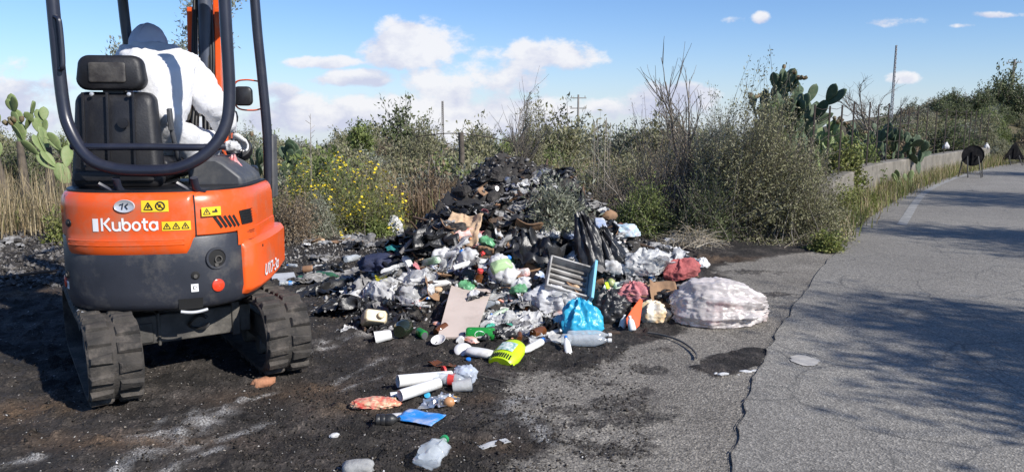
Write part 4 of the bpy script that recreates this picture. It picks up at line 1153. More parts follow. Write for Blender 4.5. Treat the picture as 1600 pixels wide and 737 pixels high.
def grass(name, pts, hmin, hmax, wd, m, label, seed=1, lean=.35, cat='grass', kind='stuff', curl=.5):
    rng = np.random.default_rng(seed); n = len(pts)
    h = rng.uniform(hmin, hmax, n); a = rng.uniform(0, 2 * PI, n)
    dx, dy = np.cos(a), np.sin(a); ln = np.abs(rng.normal(0, lean, n))
    ts = np.linspace(0, 1, 4)
    c = np.stack([np.stack([pts[:, 0] + dx * ln * h * t ** (1 + curl), pts[:, 1] + dy * ln * h * t ** (1 + curl), pts[:, 2] + h * (t - .25 * ln * t * t)], 1) for t in ts], 1)
    s = np.stack([-dy, dx, np.zeros(n)], 1); wv = wd * rng.uniform(.6, 1.3, n)
    V = np.concatenate([c + s[:, None] * (wv[:, None] * np.array([1, .85, .55, .08]))[..., None] / 2, c - s[:, None] * (wv[:, None] * np.array([1, .85, .55, .08]))[..., None] / 2], 1).reshape(-1, 3)
    b = np.arange(n)[:, None] * 8
    f = np.concatenate([b + np.array([[k, k + 1, k + 5, k + 4]]) for k in range(3)], 0)
    o = link_mesh(name, V, f, LM[m])
    return tag(o, label, cat, kind=kind)
def gpt(px, py): p = gp(px, py); return Vector((p.x, p.y, gz_at(p.x, p.y)))
def base_at(px, Y): d = ray(px, 300 if Y < 14 else 205); x = d.x / d.y * Y; return Vector((x, Y, gz_at(x, Y)))
def scatter(poly_px, n, seed, ys=None):
    """random ground points: poly given in photo pixels of the ground, or (px0, px1, Y0, Y1)"""
    rng = np.random.default_rng(seed); out = []
    px0, px1, Y0, Y1 = poly_px
    for _ in range(n):
        Y = rng.uniform(Y0, Y1); px = rng.uniform(px0, px1); x = (px - 800) / FPX * Y
        if Y < Y0 + 2.2 * fbm(np.array([[x * 1.3, seed * 3.1, 0]]), seed, 3)[0] - .5: continue
        out.append((x, Y, gz_at(x, Y)))
    return np.array(out)

# --- the large grey-green bush at the end of the lay-by
shrub('large_bush', base_at(1175, 10.5), 2.9, 2.85, 3, 'olive', 1350, 46, .046, .017, .25, r0=.007, inner=.35, low=-.12, lobes=.75, label='large dense olive grey bush overhanging the edge of the asphalt', cat='bush')
shrub('leaning_bush', base_at(1250, 9.95), 1.75, 1.35, 5, 'olive', 520, 44, .04, .014, .25, r0=.006, inner=.3, low=-.1, label='low olive bush spilling over the road edge in front of the large bush', cat='bush')
shrub('silvery_bush', base_at(1120, 11.1), 1.7, 2.4, 7, 'grey', 360, 40, .045, .014, .4, twig='pale_twig', r0=.008, inner=.4, low=.35, label='tall silvery bush with pale twigs rising behind the large olive bush', cat='bush')
shrub('dry_bush', base_at(1045, 11.2), 2.4, 2.35, 9, 'brown', 620, 14, .03, .010, .4, r0=.007, inner=.3, lobes=.6, label='grey brown twiggy bush almost without leaves beside the large bush', cat='bush')
shrub('dark_undergrowth_bush', base_at(1005, 10.3), 1.3, .95, 11, 'green', 240, 40, .05, .016, .2, inner=.3, low=-.1, label='low bright green bush in the shade under the twiggy bush', cat='bush')
shrub('tangled_shrub', base_at(1100, 9.9), 1.5, 1.1, 12, 'dark', 260, 34, .04, .014, .2, inner=.3, low=-.1, label='dark green tangled shrub at the foot of the large bush', cat='bush')
shrub('brush_clump', base_at(955, 10.9), 1.5, 1.3, 13, 'brown', 300, 5, .03, .010, .5, twig='twig', r0=.006, inner=.35, label='tangle of dry grey brushwood just behind the heap', cat='brushwood')
shrub('green_brush', base_at(895, 12.2), 1.9, 1.4, 14, 'olive', 260, 36, .045, .016, .3, inner=.35, label='olive green shrub behind the top of the heap', cat='shrub')
shrub('pale_brushwood', base_at(1085, 9.35), 1.3, .42, 15, 'straw', 150, 3, .03, .010, .5, twig='pale_twig', r0=.006, inner=.4, low=-.05, droop=.35, label='pale dry branches lying at the foot of the large bush', cat='brushwood')
bare_tree('bare_sapling', base_at(1088, 11.4), 2.75, 21, 'leafless grey sapling with thin forked branches above the twiggy bush', r0=.030, lean=(-.28, 0), n0=3, spread=.42, levels=3, kids=(3, 4))
bare_tree('dead_branch', base_at(1020, 10.6), 1.9, 24, 'dead pale branch leaning left out of the twiggy bush', 'dead branch', r0=.016, lean=(-.9, 0), n0=2, spread=.5, levels=3, kids=(2, 4))
# tall pale reed stems
for k, (px, top, Y) in enumerate(((925, 190, 11.2), (932, 185, 11.3), (944, 188, 11.1), (949, 184, 11.3), (957, 192, 11.2))):
    b = base_at(px, Y); tp = at(px + random.uniform(-7, 5), top, Y); m_ = MB(); m_.tube(spline([b, (b + tp) / 2 + Vector((.03 * random.uniform(-1, 1), 0, 0)), tp], 5), .006, 5)
    o = m_.build('dry_stalk', LM['pale_twig'], smooth=60); tag(o, 'tall pale dry stalk standing among the shrubs behind the heap', 'stalk', 'dry stalks behind the heap')

# --- prickly pears
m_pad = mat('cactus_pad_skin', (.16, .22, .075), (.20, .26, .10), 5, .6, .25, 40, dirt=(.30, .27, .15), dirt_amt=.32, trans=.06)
m_pad2 = mat('cactus_pad_shaded', (.040, .072, .036), (.058, .095, .045), 5, .62, .25, 40, dirt=(.20, .18, .11), dirt_amt=.32)  # darker copy of the pad skin, shade painted into the colour
m_tuna = mat('cactus_fruit', (.16, .09, .05), (.10, .12, .05), 8, .6)
def pad_mesh(m, nm):
    n, k = 20, 9; v = []; f = []
    for i in range(k + 1):
        u = i / k; z = u; wd = .30 * (math.sin(PI * min(1, .04 + u * .96)) ** .6) * (.62 + .55 * u) if 0 < u < 1 else .04 if u == 0 else .005
        for j in range(n):
            a = 2 * PI * j / n; v.append((wd * math.cos(a), .058 * (wd / .34) ** .5 * math.sin(a) + .02 * math.sin(u * 3), z))
    for i in range(k):
        for j in range(n): f.append((i * n + j, i * n + (j + 1) % n, (i + 1) * n + (j + 1) % n, (i + 1) * n + j))
    f.append(tuple(range(k * n, (k + 1) * n)))
    me = bpy.data.meshes.new(nm); me.from_pydata(v, [], f); me.materials.append(m); me.polygons.foreach_set('use_smooth', [True] * len(f)); return me
PADM = [pad_mesh(m_pad, 'cactus_pad'), pad_mesh(m_pad2, 'cactus_pad')]
tuna_me = MB(); tuna_me.lathe([(.012, 0), (.028, .02), (.034, .05), (.030, .08), (.020, .085)], 10); TUNA = tuna_me.build('cactus_fruit', m_tuna); TUNA_ME = TUNA.data; bpy.data.objects.remove(TUNA)
def cactus(loc, roots, size, seed, label, levels=4, mset=0, maxp=70, group=None, fruit=8, spread=.55, kids=(1, 3), face=None):
    rng = random.Random(seed); root = empty('prickly_pear_cactus', loc, (0, 0, 0), label, 'cactus', group); cnt = [0]; tips = []
    queue = []
    def addpad(p, d, yaw, s, lev):
        if cnt[0] >= maxp: return
        cnt[0] += 1
        o = bpy.data.objects.new('cactus_pad', PADM[mset]); COL.objects.link(o); o.parent = root
        d = d.normalized(); x = Vector((math.cos(yaw), math.sin(yaw), 0)); x = (x - d * x.dot(d)).normalized(); y = d.cross(x)
        Mx = Matrix((x, y, d)).transposed().to_4x4(); sc_ = Matrix.Diagonal((s * rng.uniform(.85, 1.12), s, s, 1))
        o.matrix_local = Matrix.Translation(p) @ Mx @ sc_
        if lev >= levels: tips.append((p + d * s * .97, d)); return
        nk_ = rng.randint(*kids) if lev else rng.randint(2, 3)
        for k in range(nk_):
            u = rng.uniform(-.85, .85)
            q = p + d * s * (.93 - .25 * abs(u)) + x * s * .26 * u
            nd = (d * .8 + x * u * spread * 1.4 + Vector((rng.gauss(0, .18), rng.gauss(0, .18), .35)))
            queue.append((q, nd, yaw + rng.gauss(0, .7), s * rng.uniform(.78, 1.0), lev + 1))
    stm = MB()
    for (x, y, z) in roots:
        if z > .35: stm.tube([(x * .6, y + .02, -.15), (x * .9, y, z * .5), (x, y, z + .04)], [.09, .075, .05], 7)
    if stm.v: stm.build('stem', LM['bark'], root, smooth=60)
    for (x, y, z) in roots: addpad(Vector((x, y, z)), Vector((rng.gauss(0, .2), rng.gauss(0, .2), 1)), (face if face is not None else 0) + rng.gauss(0, .6), size, 0)
    while queue: addpad(*queue.pop(0))
    for (p, d) in tips[:fruit]:
        for k in range(rng.randint(1, 3)):
            o = bpy.data.objects.new('cactus_fruit', TUNA_ME); COL.objects.link(o); o.parent = root
            o.matrix_local = Matrix.Translation(p + Vector((rng.gauss(0, .05), rng.gauss(0, .02), -.012))) @ (d + Vector((rng.gauss(0, .4), rng.gauss(0, .3), 0))).to_track_quat('Z', 'Y').to_matrix().to_4x4()
    return root
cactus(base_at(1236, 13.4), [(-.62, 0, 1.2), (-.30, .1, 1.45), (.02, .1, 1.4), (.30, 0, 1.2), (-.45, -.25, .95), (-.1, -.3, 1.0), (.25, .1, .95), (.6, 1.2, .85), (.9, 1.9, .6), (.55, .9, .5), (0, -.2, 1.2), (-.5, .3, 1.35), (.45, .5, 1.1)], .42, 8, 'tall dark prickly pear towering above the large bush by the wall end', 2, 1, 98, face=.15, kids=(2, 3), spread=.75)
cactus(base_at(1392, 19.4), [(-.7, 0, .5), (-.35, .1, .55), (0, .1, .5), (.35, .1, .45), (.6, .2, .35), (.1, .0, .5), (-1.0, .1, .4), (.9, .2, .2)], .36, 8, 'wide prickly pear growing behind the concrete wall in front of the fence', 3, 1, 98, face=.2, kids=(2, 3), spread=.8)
cactus(base_at(1330, 15.6) + Vector((0, .5, 0)), [(-.35, 0, .4), (0, .1, .45), (.35, .1, .4)], .42, 9, 'prickly pear half hidden between vines and the concrete wall', 3, 0, 40, kids=(2, 3), spread=.8)
cactus(gpt(1416, 297) + Vector((0, .12, 0)), [(-.06, 0, -.03), (.10, .05, -.03)], .27, 12, 'small young prickly pear at the foot of the concrete wall', 2, 0, 7, fruit=0)
cactus(base_at(52, 12.6), [(-.55, 0, .9), (-.15, 0, 1.15), (.25, .1, 1.05), (.55, .1, .8), (-.9, 0, .8)], .33, 15, 'sunlit prickly pear rising behind the dry grass left of the excavator', 2, 0, 30, face=.2, kids=(1, 2), fruit=2)
cactus(base_at(118, 11.2), [(-.1, 0, .6), (.35, .1, .55), (.7, 0, .5)], .36, 17, 'prickly pear seen behind the excavator seat', 3, 0, 22, kids=(1, 2), fruit=2)
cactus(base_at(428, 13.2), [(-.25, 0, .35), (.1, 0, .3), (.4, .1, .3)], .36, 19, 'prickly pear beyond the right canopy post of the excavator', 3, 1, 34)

# --- creepers and shrubs round the cacti and along the wall
shrub('leafy_climber', base_at(1318, 14.9), 1.2, 1.5, 31, 'lime', 260, 34, .06, .04, .3, inner=.35, label='climbing plant with broad light green leaves tangled in the tall prickly pear', cat='climber')
shrub('leafy_climber', base_at(1210, 12.6), 1.0, 2.15, 32, 'green', 180, 30, .06, .035, .4, inner=.4, label='narrow leafy climber reaching up left of the tall prickly pear', cat='climber')
shrub('leafy_climber', base_at(1345, 17.4), 1.5, 1.5, 33, 'green', 240, 30, .07, .04, .3, inner=.35, label='leafy climber covering the fence between two prickly pears', cat='climber')
bare_tree('bare_tree', base_at(1388, 24), 3.6, 35, 'small leafless tree behind the fence below the mast', r0=.05, spread=.7, levels=4, n0=2, kids=(3, 4))
for k, (px, py, w_, h_, lf, lab) in enumerate(((1318, 338, 1.1, .72, 'lime', 'yellow green weeds between the large bush and the concrete wall'), (1345, 322, .8, .42, 'lime', 'low weeds growing against the near end of the concrete wall'), (1290, 392, .55, .28, 'lime', 'small weeds creeping onto the asphalt below the large bush'), (1380, 300, .7, .3, 'lime', 'low weeds at the wall before the young prickly pear'), (1322, 318, .7, .45, 'green', 'green weeds against the wall end beside the large bush'))):
    shrub('weed_clump', gpt(px, py), w_, h_, 40 + k, lf, 110, 30, .045, .02, .2, r0=.004, inner=.2, low=-.05, label=lab, cat='weeds')
# verge grass follows the wall foot
vp = []
rngv = np.random.default_rng(5)
for k in range(15000):
    i = rngv.integers(len(EDGEP) * 43 // 100, len(EDGEP) - 40); x, y = EDGEP[i]; a = Vector(EDGEP[i + 1]) - Vector(EDGEP[i]); a.normalize()
    d = abs(rngv.normal(0, .42 + max(0, (17 - y)) * .10)) - .03
    if y < 9.6 or y > 40: continue
    vp.append((x - a.y * d + rngv.normal(0, .12) * a.x, y + a.x * d + rngv.normal(0, .12), 0))
vp = np.array(vp); vp[:, 2] = [gz_at(a, b) for a, b, _ in vp]
grass('verge_grass', vp[::2], .10, .42, .016, 'lime', 'yellow green grass along the foot of the concrete wall', 3)
grass('verge_dry_grass', vp[1::2], .12, .45, .012, 'straw', 'dry straw coloured grass along the foot of the concrete wall', 4)

# --- left of and behind the excavator
grass('dry_grass', scatter((-330, 150, 9.3, 12), 3200, 7), .35, 1.05, .011, 'straw', 'tall dry straw coloured grass left of the excavator', 7, .5)
grass('russet_grass', scatter((600, 780, 10.2, 13), 2200, 8), .35, .75, .010, 'russet', 'reddish brown dry grass behind the left flank of the heap', 8, .5)
grass('field_grass', scatter((380, 1120, 11, 24), 6500, 9), .35, .85, .018, 'straw', 'dry grass of the overgrown field behind the heap', 9, .4)
grass('green_field_grass', scatter((380, 1120, 10.2, 20), 5200, 10), .2, .6, .018, 'green', 'green grass and weeds of the overgrown field', 10, .4)
grass('left_green_grass', scatter((-200, 460, 9.6, 14), 2600, 11), .2, .55, .018, 'lime', 'low green grass among the dry grass', 11, .4)
shrub('dark_shrub', base_at(10, 13.5), 2.4, 1.75, 51, 'dark', 260, 34, .06, .025, .3, inner=.4, label='dark green shrub behind the sunlit prickly pear', cat='shrub')
shrub('dark_shrub', base_at(180, 14), 2.2, 1.3, 52, 'dark', 220, 34, .06, .025, .3, inner=.4, label='dark shrub seen under the excavator seat bar', cat='shrub')
shrub('leafy_weed', base_at(95, 9.6), .7, .55, 53, 'lime', 90, 30, .05, .02, .2, r0=.004, inner=.2, label='green weed clump in the dry grass beside the excavator', cat='weeds')
bare_tree('olive_tree', base_at(256, 17.5), 4.2, 55, 'slender silvery olive tree rising behind the operator', 'olive tree', levels=4, r0=.05, spread=.62, leaf='grey', per=64, ll=.10, lw=.030, mats='bark', kids=(3, 4), jit=.09, lean=(.04, 0))
shrub('silvery_shrub', base_at(385, 15), 1.5, 1.85, 56, 'grey', 200, 30, .06, .02, .3, inner=.4, label='pale shrub seen below the excavator mirror', cat='shrub')
shrub('rust_shrub', base_at(448, 9.6), 1.0, 1.05, 57, 'brown', 260, 26, .035, .013, .35, twig='twig', inner=.35, r0=.005, label='rust brown seeding shrub at the right edge of the excavator', cat='shrub')
shrub('grey_wormwood', gpt(497, 372), .78, .85, 58, 'grey', 240, 42, .032, .012, .15, twig='pale_twig', inner=.3, low=-.05, r0=.004, lobes=.7, label='silver grey wormwood shrub at the edge of the burnt ground', cat='shrub')
m_ = MB(); b = gpt(487, 358); m_.tube(spline([b, at(486, 270, b.y), at(485, 178, b.y)], 6), [.007] * 10 + [.003] * 3, 5)
for k in range(9):
    t = .62 + k * .042; q = b.lerp(at(485, 178, b.y), t); a = random.uniform(0, 6.28); m_.tube([q, q + Vector((math.cos(a) * .07, math.sin(a) * .07, .05))], .003, 4)
tag(m_.build('seed_stalk', LM['twig'], smooth=60), 'single tall seed stalk rising above the grey wormwood shrub', 'stalk')
shrub('green_weed', gpt(592, 368), .55, .34, 59, 'green', 110, 30, .07, .016, .1, r0=.004, inner=.2, label='fresh green weed tuft between wormwood and heap', cat='weeds')
shrub('green_weed', gpt(430, 368), .6, .5, 60, 'green', 120, 30, .045, .018, .1, r0=.004, inner=.2, label='green weeds beside the right track at the field edge', cat='weeds')
for k, (px, Y, w_, h_, nf, lab) in enumerate(((535, 10.6, 1.6, 1.28, 300, 'tall bush of yellow daisies right of the wormwood'), (592, 10.4, 1.1, 1.05, 150, 'smaller bush of yellow daisies between wormwood and green weed tuft'), (478, 10.9, 1.3, 1.25, 130, 'yellow flowering bush behind the wormwood'), (803, 11.4, .65, 1.02, 60, 'yellow flowering plant just above the left shoulder of the heap'), (440, 10.2, .7, .75, 26, 'sparse yellow flowers beside the rust brown shrub'))):
    shrub('daisy_bush', base_at(px, Y), w_, h_, 70 + k, 'lime' if k != 3 else 'straw', 190, 26, .045, .012, .2, r0=.004, inner=.45, label=lab, cat='flowering bush', flowers=nf, fl_size=.042, group='yellow flowering bushes')
shrub('round_olive_tree', base_at(657, 16.5), 1.5, 1.62, 81, 'olive', 330, 40, .06, .02, .35, twig='bark', r0=.012, inner=.4, label='round grey green young tree in the field left of the heap', cat='young tree')
bare_tree('slender_tree', base_at(568, 21), 2.0, 83, 'slender young tree with open green crown on the skyline', 'young tree', levels=3, r0=.04, spread=.55, leaf='green', per=18, ll=.10, lw=.05, mats='bark', kids=(3, 5), jit=.10)
bare_tree('bare_bush', base_at(812, 15), 2.15, 85, 'bare purplish bush on the skyline left of the power pole', 'bare bush', levels=3, r0=.022, spread=.35, n0=7, kids=(3, 4))
shrub('leafy_tree', base_at(830, 15.5), .9, 2.15, 86, 'olive', 150, 30, .06, .022, .55, inner=.6, label='olive leaved sapling beside the bare purplish bush', cat='young tree')
# weathered post with wire in the field
b = base_at(721, 13.0); m_ = MB(); m_.tube([b - Vector((0, 0, .1)), b + Vector((.01, 0, 1.0)), at(720, 207, 13.0)], [.055, .05, .047], 8)
fp = empty('field_fence_post', b, (0, 0, 0), 'dark weathered wooden post with a strand of wire in the field', 'fence post')
o = m_.build('post', mat('old_wood', (.06, .05, .04), (.12, .10, .08), 9, .9, .6, 30), fp, smooth=50); o.location = -b
m_ = MB(); tp = at(720, 209, 13.0); m_.tube(spline([at(650, 214, 13.4), at(690, 209, 13.2), tp, at(760, 214, 13.5), at(800, 222, 14)], 5), .008, 4); o = m_.build('wire', iron, fp); o.location = -b

# --- scrub covering field and hillside: prototypes, then copies
protos = []
for k, (lf, n, per, h_, w_) in enumerate((('olive', 130, 26, 1.25, 1.9), ('dark', 130, 26, 1.35, 1.8), ('green', 120, 24, 1.05, 1.7), ('brown', 150, 8, 1.0, 1.6), ('grey', 120, 24, 1.1, 1.6), ('olive', 110, 26, 1.6, 1.5))):
    o = shrub('scrub_bush', (0, 0, -50), w_, h_, 100 + k, lf, int(n * 1.3), int(per * 1.6), .085, .034, .2, inner=.4, one=True, r0=.012, jit=.05, low=-.05)
    protos.append(o)
SC_LAB = {0: 'olive scrub bush', 1: 'dark green scrub bush', 2: 'bright green scrub bush', 3: 'brown leafless scrub bush', 4: 'grey green scrub bush', 5: 'tall olive scrub bush'}
rngs = random.Random(77); used_p = set()
def put_scrub(px, Y, s, where, group, kinds=(0, 0, 1, 2, 3, 3, 4, 4, 5)):
    k = rngs.choice(kinds); o = protos[k]
    if k in used_p: c = o.copy(); COL.objects.link(c)
    else: c = o; used_p.add(k)
    c.location = base_at(px, Y) - Vector((0, 0, .05)); c.rotation_euler = (0, 0, rngs.uniform(0, 6.28)); q = s * rngs.uniform(.85, 1.15); c.scale = (q, q, s * rngs.uniform(.8, 1.15))
    tag(c, SC_LAB[k] + ' ' + where, 'scrub', group); return c
for k in range(48): put_scrub(rngs.uniform(380, 1130), rngs.uniform(11.6, 16.5), rngs.uniform(.75, 1.15), 'in the near field behind the heap', 'scrub in the near field')
for k in range(70): put_scrub(rngs.uniform(-60, 1200), rngs.uniform(17, 32), rngs.uniform(.9, 1.35), 'in the middle of the field behind the heap', 'scrub in the middle field')
for k in range(50): put_scrub(rngs.uniform(-250, 1250), rngs.uniform(34, 75), rngs.uniform(1.5, 2.3), 'in the far field along the skyline', 'scrub along the skyline', (0, 1, 2, 4, 5))
for k in range(16): put_scrub(rngs.uniform(840, 1110), rngs.uniform(20, 28), rngs.uniform(1.3, 1.8), 'on the rise behind the power pole', 'scrub on the central rise', (0, 4, 5, 2))
for k in range(95):
    px = rngs.uniform(1345, 1680); Y = rngs.uniform(27, 62)
    if 1500 < px and Y < 36: Y += 12
    put_scrub(px, Y, rngs.uniform(1.0, 1.6), 'on the hillside behind the fence', 'scrub on the hillside', (0, 1, 1, 2, 3, 4, 5))
for k, (px, Y, s) in enumerate(((1475, 54, 2.1), (1530, 56, 2.0), (1560, 58, 2.9), (1500, 52, 1.7), (1597, 56, 2.2))): put_scrub(px, Y, s, 'on the crest of the hill', 'dark scrub on the hill crest', (1, 5))
for k in range(14): put_scrub(rngs.uniform(1515, 1640), rngs.uniform(27.5, 36), rngs.uniform(.6, .85), 'at the far bend of the road', 'scrub at the road bend', (3, 3, 4, 0))
# --- roadside trees right of the picture; they throw the dappled shade on the asphalt
for k, (x, y, h_, lab) in enumerate(((7.0, 3.2, 5.4, 'roadside tree across the road nearest the lay-by'), (10.4, 6.6, 6.2, 'second roadside tree across the road'), (15.5, 12.0, 5.8, 'roadside tree across the road towards the bend'), (19, 17.5, 5.5, 'farthest roadside tree across the road'))):
    bare_tree('roadside_tree', (x, y, 0), h_, 120 + k, lab, 'tree', levels=4, r0=.10, spread=.75, leaf='green', per=26, ll=.12, lw=.06, mats='bark', kids=(3, 5), jit=.22)

# --- poles and masts
m_pole = mat('weathered_pole', (.20, .18, .16), (.26, .24, .22), 3, .8)
def pole(px, top, Y, r, label, arms=1, name='power_pole', cat='power pole'):
    b = base_at(px, Y); tp = at(px, top, Y); rt = empty(name, b, (0, 0, 0), label, cat); h = tp.z - b.z
    a = MB(); a.tube([(0, 0, -.3), (0, 0, h)], [r, r * .65], 8); a.build('pole_shaft', m_pole, rt)
    for k in range(arms):
        z = h - .25 - k * .75; a = MB(); a.box((0, 0, z), (1.2 if arms > 1 else 1.3, .07, .07)); a.build('cross_arm', m_pole, rt)
        for dx in (-.5, .5): a = MB(); a.lathe([(.02, 0), (.035, .04), (.02, .07), (.035, .09), (.01, .13)], 8, M=Matrix.Translation((dx, 0, z + .05))); a.build('insulator', m_pole, rt)
    return rt
pole(903, 148, 58, .10, 'distant power pole with two cross arms on the skyline', 2)
pole(1575, 93, 66, .14, 'distant power pole on the crest of the hill', 1)
b = base_at(692, 120); h = at(692, 158, 120).z - b.z; rt = empty('radio_mast', b, (0, 0, 0), 'very distant thin radio mast on the skyline', 'mast'); a = MB()
for x, y in ((-.18, -.1), (.18, -.1), (0, .2)): a.tube([(x, y, 0), (x * .6, y * .6, h)], .05, 4)
for k in range(24): z = h * k / 24; a.tube([(-.18, -.1, z), (.18, -.1, z + h / 24)], .03, 3); a.tube([(.18, -.1, z), (0, .2, z + h / 24)], .03, 3)
a.build('mast_lattice', m_pole, rt)
b = base_at(1391, 48); h = at(1391, 71, 48).z - b.z; rt = empty('lattice_pylon', b, (0, 0, 0), 'narrow pale lattice mast rising behind the bare tree', 'mast'); a = MB()
for x, y in ((-.07, -.05), (.07, -.05), (.07, .07), (-.07, .07)): a.tube([(x, y, -.2), (x * .4, y * .4, h)], .018, 4)
for k in range(20):
    z0, z1 = h * k / 20, h * (k + 1) / 20; q0, q1 = 1 - .6 * k / 20, 1 - .6 * (k + 1) / 20
    a.tube([(-.09 * q0, -.06, z0), (.09 * q1, -.06, z1)], .016, 3); a.tube([(.09 * q0, -.06, z0), (-.09 * q1, -.06, z1)], .016, 3)
a.build('mast_lattice', mat('galvanised', (.32, .32, .33), (.26, .26, .27), 5, .5), rt)
# ================================================================== the heap of burnt rubbish
def heap_h(x, y):
    g = lambda cx, cy, sx, sy, a, e=1.0: a * np.exp(-((((x - cx) / sx) ** 2 + ((y - cy) / sy) ** 2) ** e))
    h = g(.16, 7.75, .80, .85, 1.0, 1.15) + g(-.45, 7.8, .45, .5, .30) + g(-.62, 7.0, .60, .65, .50) + g(.15, 6.5, 1.0, .62, .36, 1.3) + g(.95, 7.35, .62, .7, .26) + g(1.25, 6.3, .6, .4, .10) + g(-.95, 6.2, .6, .45, .14)
    return np.maximum(0, h - .035)
def heap_full(x, y):
    h = heap_h(x, y); k = np.clip(h / .10, 0, 1)
    return h + k * ((fbm(xyz(x * 3.2, y * 3.2), 71, 3) - .5) * .26 + (fbm(xyz(x * 9, y * 9), 72, 3) - .5) * .12)
hx = np.arange(-2.3, 2.3, .026); hy = np.arange(5.0, 10.4, .026)
HX, HY = np.meshgrid(hx, hy)
HZ = heap_full(HX, HY) + np.clip(heap_h(HX, HY) / .06, 0, 1) * np.maximum(0, fbm(xyz(HX * 20, HY * 20), 73, 3) - .48) * .34 - .03 + np.interp(HX, [-9, 9], [0, 0])
hi = np.arange(HX.size).reshape(HX.shape)
hf = np.stack([hi[:-1, :-1], hi[:-1, 1:], hi[1:, 1:], hi[1:, :-1]], -1).reshape(-1, 4)
keep = (heap_h(HX, HY) > .004).ravel()[hf].all(1)
m_char = mat('charred_rubbish', (.012, .011, .010), (.045, .040, .036), 22, .85, 1.0, 60, dirt=(.10, .09, .08), dirt_amt=.35)
used = np.unique(hf[keep]); remap = np.zeros(HX.size, int); remap[used] = np.arange(len(used))
hp_ = link_mesh('rubbish_heap', np.stack([HX, HY, HZ], -1).reshape(-1, 3)[used], remap[hf[keep]], m_char, smooth=180)
tag(hp_, 'dark heap of burnt and half burnt household rubbish', 'rubbish heap', kind='stuff')
HTOP = np.where(heap_h(HX, HY) > .004, HZ, -1.0)
def top_z(x, y):
    z = gz_at(x, y)
    i, j = int((x - hx[0]) / .026 + .5), int((y - hy[0]) / .026 + .5)
    if 0 <= i < len(hx) and 0 <= j < len(hy): z = max(z, float(HTOP[j, i]))
    return z
def hit(px, py):
    d = ray(px, py); o = Vector((0, 0, CAM_H))
    if d.z > -.02: return at(px, py, 7.9)
    t = max(.5, (1.25 - CAM_H) / d.z); te = -(CAM_H + .1) / d.z
    while t < te:
        p = o + d * t
        if p.z <= top_z(p.x, p.y): return p
        t += .02
    return gp(px, py)

# ------------------------------------------------------------------ rubbish shapes
_ico = {}
def ico(sub):
    if sub not in _ico:
        b = bmesh.new(); bmesh.ops.create_icosphere(b, subdivisions=sub, radius=1); b.verts.ensure_lookup_table()
        _ico[sub] = (np.array([v.co[:] for v in b.verts]), np.array([[v.index for v in f.verts] for f in b.faces])); b.free()
    return _ico[sub]
def crumple(name, size, m, seed, amp=.45, freq=1.6, sub=4, folds=0, flat=-.45, pinch=0.0, smooth=50, fine=.25, bend=0.0, boxy=0.0, crease=0.0, taut=0, lay=False, aniso=(1, .55, .8)):
    """a crumpled bag or wad: creased radial shape, sagging onto its flat underside"""
    v, f = ico(sub); v = v.copy(); n = v / np.linalg.norm(v, axis=1, keepdims=True)
    s = seed * 5.13
    r = 1 + amp * (ridged(n * freq + s, seed, 3) - .62) + amp * fine * (ridged(n * freq * 4.1 + s, seed + 9, 2) - .6) + amp * .5 * (fbm(n * 1.1 + s, seed + 3, 2) - .5)
    if folds:
        th = np.arctan2(v[:, 1], v[:, 0]); r += .10 * np.sin(th * folds + 3 * fbm(n * 1.5 + s, seed, 2)) * (.4 + .6 * np.clip(v[:, 2] + .3, 0, 1))
    if boxy: r = r / (np.sum(np.abs(n) ** (2 + 4 * boxy), axis=1) ** (1 / (2 + 4 * boxy)))
    if taut:
        rg = np.random.default_rng(seed * 7 + 1); nd = rg.normal(size=(taut, 3)) * np.array([1.1, .9, .8]); nd /= np.linalg.norm(nd, axis=1, keepdims=True)
        dd = rg.uniform(.74, .98, taut); dots = n @ nd.T
        rad = np.where(dots > .08, dd / np.maximum(dots, .08), 9.)
        r = r * (-np.log(np.exp(-42 * rad).sum(1)) / 42)
    if crease:
        for fq, am in ((3.1, .9), (6.7, .55), (14., .3)):
            c1 = 1 - np.abs(2 * vnoise(n * fq * np.array(aniso) + .35 * fbm(n * 2 + s, seed + 3, 2)[:, None] + s + fq, seed + 40) - 1); r = r + crease * am * (c1 ** 5 - .12)
    p = n * r[:, None]
    if pinch:
        k = 1 - pinch * np.clip(p[:, 2], 0, 1) ** 1.2; p[:, 0] *= k; p[:, 1] *= k; p[:, 2] *= 1 + .35 * pinch
    p = p * np.array(size) / 2
    if lay: p = np.stack([p[:, 2], p[:, 1], -p[:, 0]], 1); size = (size[2], size[1], size[0])
    fl = flat * size[2] / 2
    p[:, 2] = np.where(p[:, 2] < fl, fl + (p[:, 2] - fl) * .12, p[:, 2])
    if bend: p[:, 2] += bend * p[:, 0] ** 2
    p[:, 2] -= p[:, 2].min()
    return link_mesh(name, p, f, m, smooth=smooth)
